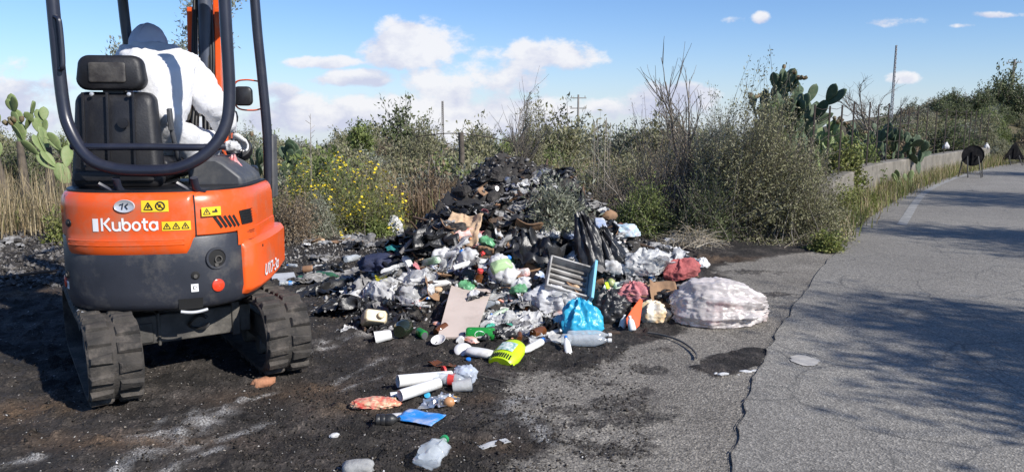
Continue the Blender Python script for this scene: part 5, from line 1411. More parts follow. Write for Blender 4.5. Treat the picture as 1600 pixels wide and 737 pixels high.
def wad(name, w_, d_, h_, m, seed, n=32, smooth=48, wild=.34, thick=.0):
    """a piece of film or foil screwed up by hand: a sheet folded over itself with sharp creases"""
    g = np.linspace(-.5, .5, n); A, B = np.meshgrid(g, g)
    ra = 1 + .35 * (fbm(xyz(np.arctan2(B, A) * 1.6, seed + 0 * A), seed, 3) - .5) * 2
    P = xyz(A * ra, B * ra, 0)
    q = xyz(A * 3.2, B * 3.2, seed * 1.7); q2 = xyz(A * 8, B * 8, seed * 2.3)
    dx, dy = [wild * ((fbm(q + o, seed + 31 * k, 2) - .5) * 2.6 + .30 * (ridged(q2 + o, seed + k, 1) - .5)) for k, o in ((1, 0), (2, 40.))]
    dz = 1.1 * (ridged(q * .8 + 9, seed + 5, 3, .6) - .5) + .35 * (ridged(q2 + 3, seed + 6, 2) - .5) - .9 * np.minimum(.5, (A ** 2 + B ** 2)) 
    X, Y, Z = (P[..., 0] + dx) * w_ * 1.15, (P[..., 1] + dy) * d_ * 1.15, dz * h_
    lo = np.quantile(Z, .12); Z = np.where(Z < lo, lo + (Z - lo) * .1, Z); Z = Z - Z.min()
    idx = np.arange(n * n).reshape(n, n); f = np.stack([idx[:-1, :-1], idx[:-1, 1:], idx[1:, 1:], idx[1:, :-1]], -1).reshape(-1, 4)
    return link_mesh(name, np.stack([X, Y, Z], -1).reshape(-1, 3), f, m, smooth=smooth, solid=thick)
def sheet(name, w, d, m, seed, amp=.05, n=22, freq=9, thick=.003, curl=0.0, ragged=.12, smooth=60):
    """a crumpled flat sheet of film, cloth or card"""
    g = np.linspace(-.5, .5, n); A, B = np.meshgrid(g, g)
    q = xyz(A * freq * w / .3, B * freq * d / .3)
    k = max(np.abs(A).max(), 1e-6)
    ra = 1 + ragged * (fbm(xyz(np.arctan2(B, A) * 2, seed + 0 * A), seed, 3) - .5) * 2
    z = amp * (ridged(q * .33 + seed, seed, 3) - .55) + curl * ((A * 2) ** 2)
    X = A * w * ra + amp * .5 * (fbm(q * .5 + 5, seed + 1, 2) - .5); Y = B * d * ra + amp * .5 * (fbm(q * .5 + 9, seed + 2, 2) - .5)
    idx = np.arange(n * n).reshape(n, n); f = np.stack([idx[:-1, :-1], idx[:-1, 1:], idx[1:, 1:], idx[1:, :-1]], -1).reshape(-1, 4)
    z = z - z.min() + .004
    return link_mesh(name, np.stack([X, Y, z], -1).reshape(-1, 3), f, m, smooth=smooth, solid=thick)
def put(o, px, py, rz=0, tilt=(0, 0), lift=0.0, label=None, cat=None, group=None, s=1.0):
    p = hit(px, py); o.location = p + Vector((0, 0, lift)); o.rotation_euler = Euler((R(tilt[0]), R(tilt[1]), R(rz)), 'XYZ'); o.scale = (s, s, s)
    HERO.append((o.location.copy(), label, cat)); return tag(o, label, cat, group)
HERO = []

# ------------------------------------------------------------------ rubbish materials
m_bagw = mat('white_bag_plastic', (.64, .64, .635), (.50, .50, .50), 9, .5, .4, 30, dirt=(.13, .115, .10), dirt_amt=.38, trans=.12)
m_baggrey = mat('grey_bag_plastic', (.26, .255, .25), (.15, .145, .14), 9, .6, .4, 30, dirt=(.10, .09, .08), dirt_amt=.4)
m_bagblack = mat('black_bag_plastic', (.012, .012, .013), (.020, .020, .021), 6, .36, .5, 26, dirt=(.05, .046, .042), dirt_amt=.22)
m_bagpink = mat('pinkish_white_sack', (.72, .62, .58), (.62, .54, .52), 5, .45, .35, 26, dirt=(.42, .24, .20), dirt_amt=.22, trans=.18)
m_bagblue = mat('blue_bag_plastic', (.03, .36, .58), (.05, .46, .68), 7, .3, .5, 30, trans=.15)
m_bluecyan = mat('cyan_plastic', (.16, .46, .60), (.20, .52, .66), 4, .4, dirt=(.22, .22, .22), dirt_amt=.2)
m_wplast = mat('white_plastic', (.74, .74, .72), (.64, .64, .62), 6, .38, dirt=(.20, .175, .145), dirt_amt=.36)
m_cream = mat('cream_plastic', (.62, .53, .36), (.55, .46, .30), 6, .45, dirt=(.30, .24, .16), dirt_amt=.25)
m_palegreen = mat('pale_green_plastic', (.42, .58, .30), (.36, .52, .26), 6, .45, dirt=(.24, .24, .18), dirt_amt=.3)
m_lime = mat('lime_plastic', (.52, .72, .012), (.46, .66, .01), 5, .35, dirt=(.22, .26, .06), dirt_amt=.15)
m_board = mat('beige_laminate', (.56, .47, .41), (.50, .42, .365), 3, .6, .1, 40, dirt=(.22, .18, .15), dirt_amt=.18)
m_wood = mat('charred_wood', (.10, .06, .035), (.045, .030, .022), 9, .8, .5, 30)
m_card = mat('brown_cardboard', (.30, .18, .10), (.22, .13, .075), 6, .85, .2, 40, dirt=(.09, .065, .045), dirt_amt=.3)
m_tan = mat('tan_paper_sack', (.58, .41, .26), (.50, .35, .22), 6, .75, .4, 30, dirt=(.25, .15, .09), dirt_amt=.25)
m_redcl = mat('faded_red_cloth', (.40, .10, .095), (.30, .07, .07), 8, .8, .6, 60, dirt=(.22, .10, .09), dirt_amt=.3)
m_pinkcl = mat('pink_red_cloth', (.52, .19, .20), (.42, .13, .14), 8, .8, .6, 60, dirt=(.60, .42, .42), dirt_amt=.25)
m_orangep = mat('orange_plastic', (.80, .10, .015), (.70, .085, .012), 5, .4, dirt=(.4, .12, .06), dirt_amt=.15)
m_can = mat('aluminium', (.55, .55, .56), (.45, .45, .46), 9, .3, metal=.9)
m_tin = mat('rusty_tin', (.24, .13, .07), (.34, .20, .12), 14, .6, .3, 40, metal=.3)
m_beer = mat('green_can_paint', (.02, .30, .05), (.025, .26, .045), 5, .28, metal=.2)
m_blueP = mat('blue_print', (.02, .16, .55), (.03, .20, .62), 7, .4)
m_teal = mat('teal_cloth', (.02, .20, .19), (.015, .14, .14), 9, .8, .5, 50)
m_navy = mat('dark_blue_cloth', (.015, .022, .055), (.022, .03, .075), 9, .8, .5, 50, dirt=(.06, .055, .05), dirt_amt=.3)
m_yelP = mat('yellow_plastic', (.72, .62, .03), (.66, .55, .03), 7, .45, dirt=(.28, .24, .1), dirt_amt=.25)
m_clear = film_mat('clear_plastic', (.75, .80, .84), .34, .12)
m_film = film_mat('cloudy_film', (.66, .66, .65), .58, .42)
m_greenfilm = film_mat('green_film', (.10, .52, .38), .7, .28)
m_glass = mat('bottle_glass_dark', (.012, .016, .010), (.02, .026, .016), 6, .1, spec=.8)
m_brglass = mat('brown_bottle_glass', (.10, .035, .01), (.14, .05, .015), 8, .1, spec=.8)
m_grglass = mat('green_bottle_glass', (.03, .10, .05), (.045, .13, .07), 8, .12, spec=.8)
m_rust = mat('rust_stone', (.46, .22, .12), (.34, .15, .08), 14, .9, .8, 40)
m_rubR = mat('red_print', (.62, .06, .05), (.52, .045, .04), 7, .45)
m_foil = mat('crumpled_foil', (.62, .62, .63), (.5, .5, .51), 9, .28, metal=.85)
m_blackP = mat('black_plastic_scrap', (.015, .015, .016), (.026, .025, .024), 8, .4, .3, 40, dirt=(.08, .075, .07), dirt_amt=.25)
m_prints = mat('printed_packaging', (.66, .60, .55), (.60, .12, .08), 13, .4, dirt=(.75, .55, .1), dirt_amt=.35)
m_bluepack = mat('blue_packaging', (.02, .22, .62), (.03, .26, .70), 11, .35, dirt=(.55, .55, .60), dirt_amt=.6)

def bottle(name, L_, r, m, cap=None, label_m=None, crush=0.0, seed=1, neck=.28):
    """bottle lying along +x"""
    prof = [(r * .1, 0), (r * .82, .0), (r, L_ * .035), (r, L_ * .16), (r * .93, L_ * .19), (r, L_ * .22), (r, L_ * .38), (r * .93, L_ * .41), (r, L_ * .44), (r, L_ * .66), (r * .86, L_ * .75), (r * .5, L_ * .87), (r * neck, L_ * .92), (r * neck, L_ * .985)]
    a = MB(); a.lathe(prof, 18, caps=True)
    v = np.array(a.v)
    if crush:
        ph = fbm(v * 38 + seed, seed, 3); v[:, 0] *= 1 - crush * .5 + crush * 1.0 * (ph - .5); v[:, 1] *= 1 + crush * .9 * (ph - .5)
    M_ = np.array([[0, 0, 1], [0, 1, 0], [-1, 0, 0]]); v = v @ M_.T; v[:, 0] -= L_ / 2; v[:, 2] += r
    o = link_mesh(name, v, a.f, m, smooth=45)
    if label_m:
        b = MB(); b.lathe([(r * 1.012, L_ * .45), (r * 1.012, L_ * .64)], 18, caps=False); q = np.array(b.v)
        if crush:
            ph = fbm(q * 38 + seed, seed, 3); q[:, 0] *= 1 - crush * .5 + crush * 1.0 * (ph - .5); q[:, 1] *= 1 + crush * .9 * (ph - .5)
        q = q @ M_.T; q[:, 0] -= L_ / 2; q[:, 2] += r; link_mesh('bottle_label', q, b.f, label_m, o, smooth=45)
    if cap:
        b = MB(); b.lathe([(r * neck * 1.25, L_ * .955), (r * neck * 1.28, L_ * .99), (r * neck * 1.2, L_ * 1.03), (r * .1, L_ * 1.032)], 16); q = np.array(b.v) @ M_.T; q[:, 0] -= L_ / 2; q[:, 2] += r; link_mesh('bottle_cap', q, b.f, cap, o, smooth=40)
    return o
def flacon(name, L_, wd, th, m, cap=None, capL=.03):
    """flattened squeeze bottle lying along +x"""
    a = MB(); rr = []
    for u, k in ((0, .6), (.03, .85), (.10, 1), (.5, .96), (.72, .9), (.86, .62), (.93, .36), (1, .34)):
        rr.append([(L_ * (u - .5), wd / 2 * k * math.cos(t), th / 2 * (k ** .7) * math.sin(t) + th / 2) for t in np.linspace(0, 2 * PI, 18, endpoint=False)])
    a.loft(rr); o = a.build(name, m, smooth=50)
    if cap:
        b = MB(); b.tube([(L_ * .5, 0, th / 2), (L_ * .5 + capL * .8, 0, th / 2), (L_ * .5 + capL, 0, th / 2)], [wd * .23, wd * .22, wd * .15], 12); b.build('bottle_cap', cap, o)
    return o
def can(name, L_, r, m, end=m_can, seed=1, crush=0.0):
    a = MB(); a.lathe([(r * .80, 0), (r * .95, L_ * .04), (r, L_ * .10), (r, L_ * .90), (r * .95, L_ * .95), (r * .84, L_)], 22, caps=False)
    v = np.array(a.v)
    def tr(v):
        v = np.array(v)
        if crush: ph = fbm(v * 24 + seed, seed, 2); v[:, 1] *= 1 - crush * .4 + crush * (ph - .5); v[:, 0] *= 1 + crush * (ph - .5)
        v = np.stack([v[:, 2] - L_ / 2, v[:, 1], -v[:, 0] + r], 1); return v
    o = link_mesh(name, tr(v), a.f, m, smooth=40)
    for pr in ([(r * .80, -.001), (r * .76, .006), (.001, .005)], [(.001, L_ - .006), (r * .78, L_ - .007), (r * .84, L_ + .001)]):
        b = MB(); b.lathe(pr, 22); link_mesh('can_end', tr(b.v), b.f, end, o, smooth=40)
    return o
def tubo(name, L_, r, m, r2=None, inner=None):
    """open pipe lying along +x"""
    r2 = r2 or r; a = MB(); w_ = .003; n = 22; rr = []
    for (x, rad) in ((-L_ / 2, r - w_), (-L_ / 2, r), (L_ / 2, r2), (L_ / 2, r2 - w_)): rr.append([(x, rad * math.cos(t), rad * math.sin(t) + r) for t in np.linspace(0, 2 * PI, n, endpoint=False)])
    rr.append(rr[0]); a.loft(rr, True, False, False); return a.build(name, m, smooth=40)
def slab(name, w_, d_, t_, m, bevel=.003):
    a = MB(); a.box((0, 0, t_ / 2), (w_, d_, t_)); return a.build(name, m, bevel=bevel)

# ------------------------------------------------------------------ the things one can name, front to back
# beige board leaning on the front of the heap
yb = (hit(771, 447).y + hit(706, 447).y) / 2 - .05
q = [gp(684, 530), gp(741, 530), at(771, 447, yb), at(706, 447, yb)]
c0 = sum(q, Vector()) / 4; c0.z = 0; a = MB(); tops_ = []
for k in range(11):
    t = k / 10; p = q[3].lerp(q[2], t); tops_.append(p + (q[0].lerp(q[1], t) - p) * ((.02 + .05 * abs(math.sin(k * 2.3))) if k < 7 else (.05 if k < 8 else -.05)))
bots = [q[0].lerp(q[1], k / 10) for k in range(11)]
nrm = (q[1] - q[0]).cross(q[3] - q[0]).normalized()
if nrm.y > 0: nrm = -nrm
rings = [[p - c0 + nrm * .02 for p in bots], [p - c0 + nrm * .02 for p in tops_], [p - c0 + nrm * .005 for p in tops_], [p - c0 + nrm * .005 for p in bots]]
a.loft(rings + [rings[0]], closed=False, cap0=False, cap1=False)
for i in (0, 10): a.add([r_[i] for r_ in rings], [(0, 1, 2, 3)])
o = a.build('furniture_board', m_board, smooth=0); o.location = c0
HERO.append((c0, 'beige', 'board')); tag(o, 'large beige furniture board with a torn top edge leaning on the front of the heap', 'board')
for s_, (px, py) in enumerate(((735, 480), (748, 500), (722, 512))): pass

put(slab('laminate_strip', .06, .50, .035, m_wplast), 648, 441, 32, (28, 6), .04, 'long white furniture strip pointing down the left side of the heap', 'furniture strip')
a = MB(); a.tube([(-.24, 0, .012), (.24, 0, .012)], .0115, 10); put(a.build('white_rod', m_wplast), 630, 482, -22, (0, -2), .02, 'thin white rod lying below the white furniture strip', 'rod')
a = MB(); a.tube(spline([(-.18, 0, .02), (-.06, .03, .04), (.08, .02, .05), (.2, -.06, .02)], 6), .022, 10); put(a.build('bent_trim', m_wplast), 742, 432, 18, (10, 0), .06, 'bent white plastic trim above the beige board', 'trim')
put(sheet('yellow_scrap', .10, .17, m_yelP, 3, .03, 14), 596, 450, 20, (38, 8), .03, 'torn bright yellow plastic scrap on the left flank of the heap', 'plastic scrap')
# cream canister
a = MB(); a.loft([[(x * k, y * k, z) for x, y in ((-.07, -.05), (.07, -.05), (.085, -.03), (.085, .03), (.07, .05), (-.07, .05), (-.085, .03), (-.085, -.03))] for z, k in ((0, .9), (.015, 1), (.12, 1), (.14, .85))]); a.lathe([(.024, .135), (.026, .165), (.02, .17)], 12, M=Matrix.Translation((.03, 0, 0)))
put(a.build('cream_canister', m_cream, bevel=.008), 581, 508, 20, (58, 12), .03, 'small cream plastic canister at the left foot of the heap', 'canister')
a = MB(); a.lathe([(.028, 0), (.034, .01), (.043, .11), (.046, .115), (.043, .116), (.030, .012), (.001, .01)], 20, M=Matrix.Rotation(PI / 2, 4, 'Y') @ Matrix.Translation((-.045, 0, -.05))); put(a.build('white_cup', m_wplast), 602, 534, 195, (0, 8), 0, 'crumpled white cup lying alone left of the dark glass jar', 'cup')
a = MB(); a.lathe([(.02, 0), (.055, .004), (.06, .02), (.06, .10), (.045, .125), (.04, .14), (.043, .15)], 20, M=Matrix.Rotation(PI / 2, 4, 'X') @ Matrix.Translation((0, .06, -.07))); put(a.build('dark_jar', m_glass), 630, 526, -12, (0, 0), 0, 'dark glass jar lying between the white cup and the beer can', 'jar')
put(can('crushed_can', .12, .033, m_beer, seed=4, crush=.3), 659, 528, 118, (0, 0), 0, 'small green can seen end on at the foot of the beige board', 'can')
a = MB(); a.lathe([(.001, .004), (.03, .006), (.048, .022), (.052, .026), (.050, .028), (.03, .010), (.001, .008)], 24); o = a.build('white_bowl', m_wplast); put(o, 686, 537, 0, (24, -14), .012, 'white plastic bowl at the lower left corner of the beige board', 'bowl')
# green beer can with a white oval
o = can('beer_can', .20, .046, m_beer, seed=2); put(o, 751, 532, -4, (0, 0), .004, 'green beer can with a white oval emblem below the beige board', 'beer can')
def can_patch(u0, v0, shape, nm, m, par, r=.0466, cr=.046):
    v = [];
    for x, y in shape: t = (v0 + y) / r; v.append((u0 + x, -r * math.cos(t), r * math.sin(t) + cr))
    link_mesh(nm, v, [tuple(range(len(v)))], m, par)
can_patch(0, .008, [(.036 * math.cos(t), .027 * math.sin(t)) for t in np.linspace(0, 2 * PI, 24, endpoint=False)], 'emblem_oval', m_white, o)
a = MB()
for k in range(3):
    for dx in (-.012, .0, .012): can_patch(dx + .002 * k, .017 - k * .009, [(-.004, -.002), (.004, -.002), (.004, .002), (-.004, .002)], 'emblem_mark', m_ink, o, .0470)
can_patch(-.066, .008, [(-.006, -.04), (.006, -.04), (.006, .04), (-.006, .04)], 'can_stripe', m_white, o); can_patch(.066, .008, [(-.006, -.04), (.006, -.04), (.006, .04), (-.006, .04)], 'can_stripe', m_white, o)
# white lotion bottle and lid
a = MB(); a.loft([[(.105 * u, .052 * k * math.cos(t), .030 * k * math.sin(t) + .03) for t in np.linspace(0, 2 * PI, 20, endpoint=False)] for u, k in ((-1, .35), (-.93, .72), (-.75, .95), (-.3, 1.02), (.3, 1.0), (.75, .88), (.93, .6), (1, .3))]); put(a.build('lotion_bottle', m_wplast, smooth=60), 751, 558, -28, (0, 0), 0, 'smooth white lotion bottle lying in front of the green beer can', 'bottle')
a = MB(); a.lathe([(.001, .014), (.035, .013), (.058, .006), (.062, 0), (.060, -.004), (.055, .003), (.001, .010)], 24); o = a.build('plastic_disc', m_wplast); put(o, 724, 553, 20, (30, -8), .03, 'round white plastic lid beside the lotion bottle', 'lid')
a = MB(); a.lathe([(.016, 0), (.016, .016), (.010, .018)], 14); put(a.build('bottle_top', m_blueP), 732, 563, 0, (20, 0), 0, 'tiny blue bottle cap by the lotion bottle', 'bottle cap')
# lime green basket
a = MB(); rr = []
for u, k, zz in ((0, .82, .0), (.06, .95, .0), (.35, 1.05, 0), (.65, 1.0, 0), (.88, .82, 0), (.97, .58, 0), (1.0, .35, 0)):
    rr.append([(.095 * k * math.cos(t), .27 * (u - .5), max(-.012, .062 * (k ** .8) * math.sin(t)) + .012) for t in np.linspace(0, 2 * PI, 22, endpoint=False)])
a.loft(rr); o = a.build('lime_basket', m_lime, smooth=45); put(o, 795, 556, -24, (14, 0), .0, 'lime green plastic basket with slots lying in front of the heap', 'basket')
a = MB()
for k in range(9):
    x = -.060 + k * .015; z = .062 * math.sqrt(max(0, 1 - (x / .092) ** 2)) + .0145
    a.box((x, -.105, z - .004 - (.0)), (.006, .040, .010), rot=(.10, 0, 0))
a.build('basket_slot', m_void, o)
a = MB(); pl = []
for i in range(7):
    for j in range(7):
        x = -.055 + i * .11 / 6; y = -.055 + j * .10 / 6; pl.append((x, y, .0655 * math.sqrt(max(0, 1 - (x / .1) ** 2)) + .0155))
a.add(pl, [(i * 7 + j, i * 7 + j + 7, i * 7 + j + 8, i * 7 + j + 1) for i in range(6) for j in range(6)]); a.build('basket_label', mat('label_print', (.10, .30, .26), (.72, .74, .70), 42, .45), o, smooth=60)
put(flacon('spray_bottle', .22, .062, .05, m_wplast, m_blueP, .035), 832, 549, 232, (0, 6), .01, 'slim white bottle with a blue cap right of the lime basket', 'bottle')
put(bottle('clear_bottle', .33, .045, m_clear, m_wplast, None, .15, 3), 915, 541, -3, (0, 0), 0, 'empty clear plastic bottle lying lengthwise on the tarmac edge', 'bottle')
put(bottle('clear_bottle', .30, .04, m_clear, m_wplast, None, .25, 5), 920, 532, 2, (0, 0), 0, 'clear plastic bottle with white cap tucked behind the nearer one', 'bottle')
put(flacon('small_bottle', .13, .05, .035, m_wplast, m_blueP, .02), 886, 548, 98, (0, -40), .02, 'small white and blue bottle standing slanted by the clear bottle', 'bottle')
# bags in front
put(crumple('blue_bag', (.30, .26, .29), m_bagblue, 5, .5, 1.5, 5, folds=9, pinch=.25, crease=.07), 906, 520, 10, (0, 0), .0, 'bright blue plastic bag at the front right of the heap', 'bag')
put(crumple('blue_bag_scrap', (.15, .13, .16), mat('pale_blue_bag', (.22, .46, .55), (.30, .52, .60), 8, .35, .5, 30, trans=.2), 15, .6, 1.9, 4), 878, 518, 10, (0, 0), .0, 'pale blue bag scrap left of the bright blue bag', 'bag')
put(crumple('white_bag', (.34, .28, .24), mat('clean_white_bag', (.64, .64, .65), (.5, .5, .52), 9, .3, .4, 30, dirt=(.2, .18, .16), dirt_amt=.25, trans=.12), 6, .5, 1.5, 5, folds=7, crease=.09), 856, 482, -10, (8, 0), .0, 'shiny white plastic bag left of the cyan drawer', 'bag')
put(wad('white_bag', .22, .18, .16, m_bagw, 8, 34), 820, 508, 30, (8, 0), .0, 'small white bag below the shiny white bag', 'bag')
put(wad('clear_wrapper', .30, .22, .12, m_film, 9, 34), 850, 530, 10, (0, 0), .0, 'crumpled cloudy film behind the slim white bottle', 'wrapper')
put(wad('green_wrapper', .17, .13, .12, m_greenfilm, 10), 771, 520, 10, (0, 0), .0, 'sea green crumpled film right of the beer can', 'wrapper')
put(wad('clear_wrapper', .16, .13, .10, m_film, 11), 804, 524, 40, (0, 0), .0, 'crumpled clear wrapper above the lime basket', 'wrapper')
# cyan refrigerator drawer: white tray with grey ribs, cyan front
dw = empty('drawer', (0, 0, 0))
a = MB(); a.box((0, 0, .012), (.30, .34, .018)); a.box((-.145, 0, .06), (.014, .34, .10)); a.box((.145, 0, .06), (.014, .34, .10)); a.box((0, .165, .06), (.30, .014, .10)); a.build('drawer_tray', mat('dirty_white_tray', (.48, .47, .45), (.36, .35, .33), 6, .5, dirt=(.12, .11, .10), dirt_amt=.5), dw, bevel=.004)
a = MB()
for k in range(5): a.box((-.11 + k * .055, .0, .034), (.02, .30, .026))
a.build('drawer_rib', mat('grey_rib', (.20, .185, .17), (.13, .12, .11), 8, .6, dirt=(.06, .055, .05), dirt_amt=.5), dw, bevel=.003)
a = MB(); a.loft([[(x, y, z) for x, y in ((-.185, -.195), (.185, -.195), (.185, -.172), (-.185, -.172))] for z in (-.05, .16)]); a.build('drawer_front', m_bluecyan, dw, bevel=.004)
dw.scale = (.85, .85, .85); put(dw, 884, 466, 78, (22, -40), .12, 'broken white drawer with cyan front and grey ribs tilted on the heap', 'drawer')
# pale green container
a = MB(); a.loft([[(x * k, y * k, z) for x, y in ((-.075, -.055), (.075, -.055), (.085, -.04), (.085, .04), (.075, .055), (-.075, .055), (-.085, .04), (-.085, -.04))] for z, k in ((0, .9), (.02, 1), (.09, .95), (.10, 1), (.16, .98), (.185, .6), (.2, .4))]); put(a.build('green_container', m_palegreen, bevel=.008), 785, 436, 15, (30, -12), .0, 'pale green plastic container in the middle of the heap', 'container')
put(crumple('milk_carton', (.17, .12, .12), mat('blue_white_carton', (.70, .70, .70), (.10, .24, .55), 9, .45, dirt=(.3, .28, .26), dirt_amt=.3), 14, .25, 1.1, 3, smooth=20), 836, 442, 25, (10, 0), .02, 'dented blue and white carton right of the pale green container', 'carton')
put(bottle('navy_bottle', .20, .04, m_navy, m_blueP), 797, 452, 5, (0, 10), .02, 'dark blue bottle just right of the beige board', 'bottle')
a = MB(); a.lathe([(.02, 0), (.035, .01), (.036, .08), (.02, .10), (.02, .12)], 16); o = a.build('brown_bottle', m_brglass); a = MB(); a.lathe([(.024, .112), (.024, .135), (.016, .14)], 14); a.build('bottle_cap', m_rubR, o); put(o, 745, 447, 0, (20, 15), .02, 'small brown bottle with a red cap behind the torn board edge', 'bottle')
put(slab('brown_plank', .26, .10, .03, m_wood), 828, 411, -8, (12, 5), .04, 'dark brown plank above the pale green container', 'plank')
a = MB(); a.lathe([(.036, 0), (.042, .09), (.044, .092), (.038, .085), (.032, .02), (.001, .018)], 22); put(a.build('clay_cup', mat('terracotta', (.42, .20, .12), (.34, .15, .09), 9, .8)), 887, 402, 0, (78, 10), .03, 'terracotta cup lying with its base towards the road', 'cup')
put(slab('cardboard_piece', .17, .11, .02, m_card), 853, 410, 30, (30, 20), .03, 'bent tan cardboard piece beside the terracotta cup', 'cardboard')
put(crumple('tub_cover', (.07, .07, .05), m_blueP, 19, .3, 1.5, 3), 909, 417, 0, (30, 0), .02, 'blue plastic lid below the black bags', 'lid')
# black bags
put(wad('black_bag', .52, .44, .40, m_bagblack, 21, 46, 70), 826, 392, 10, (0, 0), -.06, 'big matt black bag in the centre of the heap', 'black bag')
put(crumple('black_bag', (.26, .24, .60), m_bagblack, 22, .42, 1.4, 5, folds=10, pinch=.35, crease=.06), 934, 420, 8, (-12, -14), -.06, 'shiny upright black bag with long folds, left of a pair', 'black bag')
put(crumple('black_bag', (.26, .24, .50), m_bagblack, 23, .42, 1.4, 5, folds=9, pinch=.35, crease=.06), 968, 424, 20, (-8, -20), -.06, 'shiny upright black bag with long folds, right of a pair', 'black bag')
put(wad('black_bag', .46, .34, .26, m_bagblack, 24, 46, 70), 690, 374, 20, (0, 0), -.05, 'black torn bag on the left slope above the tan paper sack', 'black bag')
put(sheet('black_sheet', .55, .26, m_bagblack, 25, .10, 26), 640, 400, 30, (14, -22), .02, 'black plastic sheet spread down the left slope', 'plastic sheet')
put(slab('burnt_panel', .34, .13, .012, mat('burnt_black_panel', (.014, .013, .013), (.03, .028, .026), 9, .55, .3, 30)), 722, 326, -14, (52, 12), .05, 'burnt black panel sticking out of the left shoulder of the heap', 'panel')
a = MB(); a.tube(spline([(-.22, 0, 0), (-.12, .02, .09), (0, .03, .14), (.06, .02, .08), (.06, 0, -.05)], 6), .016, 8); put(a.build('grey_strap', mat('grey_strap_cloth', (.20, .19, .18), (.13, .125, .12), 9, .8, .5)), 665, 400, 25, (0, 0), .04, 'grey fabric strap looping over the black sheet', 'strap')
put(sheet('teal_cloth', .20, .10, m_teal, 26, .05, 18), 622, 396, 15, (20, 0), .03, 'teal cloth scrap on the black sheet', 'cloth')
put(crumple('dark_blue_cloth', (.34, .24, .18), m_navy, 27, .6, 1.7, 4), 596, 418, 0, (0, 0), -.02, 'dark blue cloth bundle at the left end of the heap', 'cloth')
put(sheet('paper_sack', .30, .32, m_tan, 28, .07, 22, curl=.04), 728, 372, -18, (46, 0), .06, 'tan printed paper sack on the upper left of the heap', 'paper sack')
a = MB(); 
put(sheet('red_print_wrapper', .16, .12, m_prints, 29, .04, 16), 725, 386, 10, (40, 0), .10, 'white and red printed wrapper lying on the tan paper sack', 'wrapper')
put(crumple('white_bag', (.22, .20, .28), m_bagw, 31, .5, 1.5, 5, folds=6, pinch=.2, crease=.1), 616, 366, 0, (0, 0), .0, 'upright crumpled white bag at the field edge left of the heap', 'bag')
put(crumple('white_bag', (.22, .20, .24), m_bagw, 32, .6, 1.7, 5, crease=.1), 975, 352, 0, (0, 0), .02, 'white crumpled bag high on the right edge of the heap', 'bag')
put(crumple('printed_bag', (.26, .20, .15), mat('pastel_print', (.66, .66, .66), (.30, .50, .62), 17, .4, .4, 30, dirt=(.6, .2, .2), dirt_amt=.2), 33, .6, 1.7, 4), 976, 372, 0, (0, 0), .02, 'pastel printed bag below the white bag on the right edge', 'bag')
put(crumple('cardboard_box', (.16, .13, .12), m_card, 34, .3, 1.0, 3, smooth=20), 951, 345, 20, (10, 0), .02, 'small squashed cardboard box near the right edge of the heap top', 'cardboard box')
put(crumple('grey_bag', (.32, .26, .24), m_film, 35, .55, 1.6, 5, folds=5, crease=.1), 1003, 428, 0, (0, 0), .0, 'translucent grey bag on the right flank', 'bag')
put(wad('white_bag', .32, .26, .20, m_bagw, 36, 34), 1040, 410, 0, (0, 0), .0, 'white bag scraps at the far right corner of the heap', 'bag')
put(wad('white_rag', .26, .18, .09, m_bagw, 37, 30), 1058, 378, 0, (0, 0), .0, 'dirty white rag lying alone under the dry branches', 'rag')
# red things and the big white sack
put(crumple('pink_cloth', (.28, .22, .17), m_pinkcl, 41, .45, 1.5, 5, folds=11), 988, 466, -20, (6, 0), .0, 'faded pink red cloth bundle above the orange blade', 'cloth')
put(sheet('cardboard_flap', .24, .30, m_card, 42, .04, 16, curl=.05), 1032, 478, 20, (58, 10), .05, 'upright brown cardboard flap left of the red bag', 'cardboard')
put(crumple('red_bag', (.30, .20, .20), m_redcl, 43, .5, 1.5, 5, folds=6), 1066, 452, 15, (0, -10), .10, 'faded red woven bag on top of the big pale sack', 'bag')
put((lambda o_: (setattr(crumple('sack_contents', (.36, .28, .20), mat('mixed_contents', (.55, .12, .09), (.62, .56, .50), 9, .6, .4, 30, dirt=(.10, .07, .05), dirt_amt=.4), 144, .5, 1.6, 5, crease=.1), 'parent', o_), o_)[1])(crumple('pale_sack', (.40, .46, .58), film_mat('pinkish_sack_film', (.78, .715, .685), .60, .34), 44, .34, 1.35, 6, folds=9, flat=-.5, boxy=.10, crease=.07, smooth=80, pinch=.30, lay=True, aniso=(1.3, 1.3, .35))), 1122, 503, -6, (0, 0), .0, 'big pale translucent sack filled with waste at the right end', 'sack')
put(crumple('sack_end', (.24, .24, .24), m_bagpink, 45, .35, 1.5, 5, folds=9, crease=.08), 1168, 499, -6, (0, 18), .0, 'gathered end of pale sack resting on the tarmac', 'sack')
put(crumple('white_bag', (.24, .20, .26), film_mat('milky_film', (.70, .68, .67), .55, .25), 46, .5, 1.5, 5, folds=8, crease=.08), 1080, 502, 10, (0, 0), .0, 'crumpled clear white bag leaning on the left of the pale sack', 'bag')
put(crumple('printed_bag', (.24, .18, .19), mat('white_yellow_print', (.68, .66, .60), (.66, .50, .25), 11, .4, .4, 30, dirt=(.6, .18, .1), dirt_amt=.2), 47, .5, 1.6, 5, folds=6), 1020, 502, 0, (0, 0), .0, 'white bag with yellow and red print right of the orange blade', 'bag')
a = MB(); a.loft([[(x, y, z) for x, y in ((-.016, -.13), (.016, -.13), (.04, .0), (.024, .13), (0, .145), (-.024, .13))] for z in (0, .008)]) if False else a.loft([[(x, y, z) for x, y in ((-.040, -.13), (.035, -.135), (.066, -.09), (.045, .02), (.016, .15), (-.012, .15), (-.045, .02), (-.064, -.08))] for z in (0, .008)]); put(a.build('orange_blade', m_orangep, bevel=.003), 992, 512, 10, (52, 38), .10, 'bright orange plastic blade leaning at the right foot of the heap', 'plastic blade')
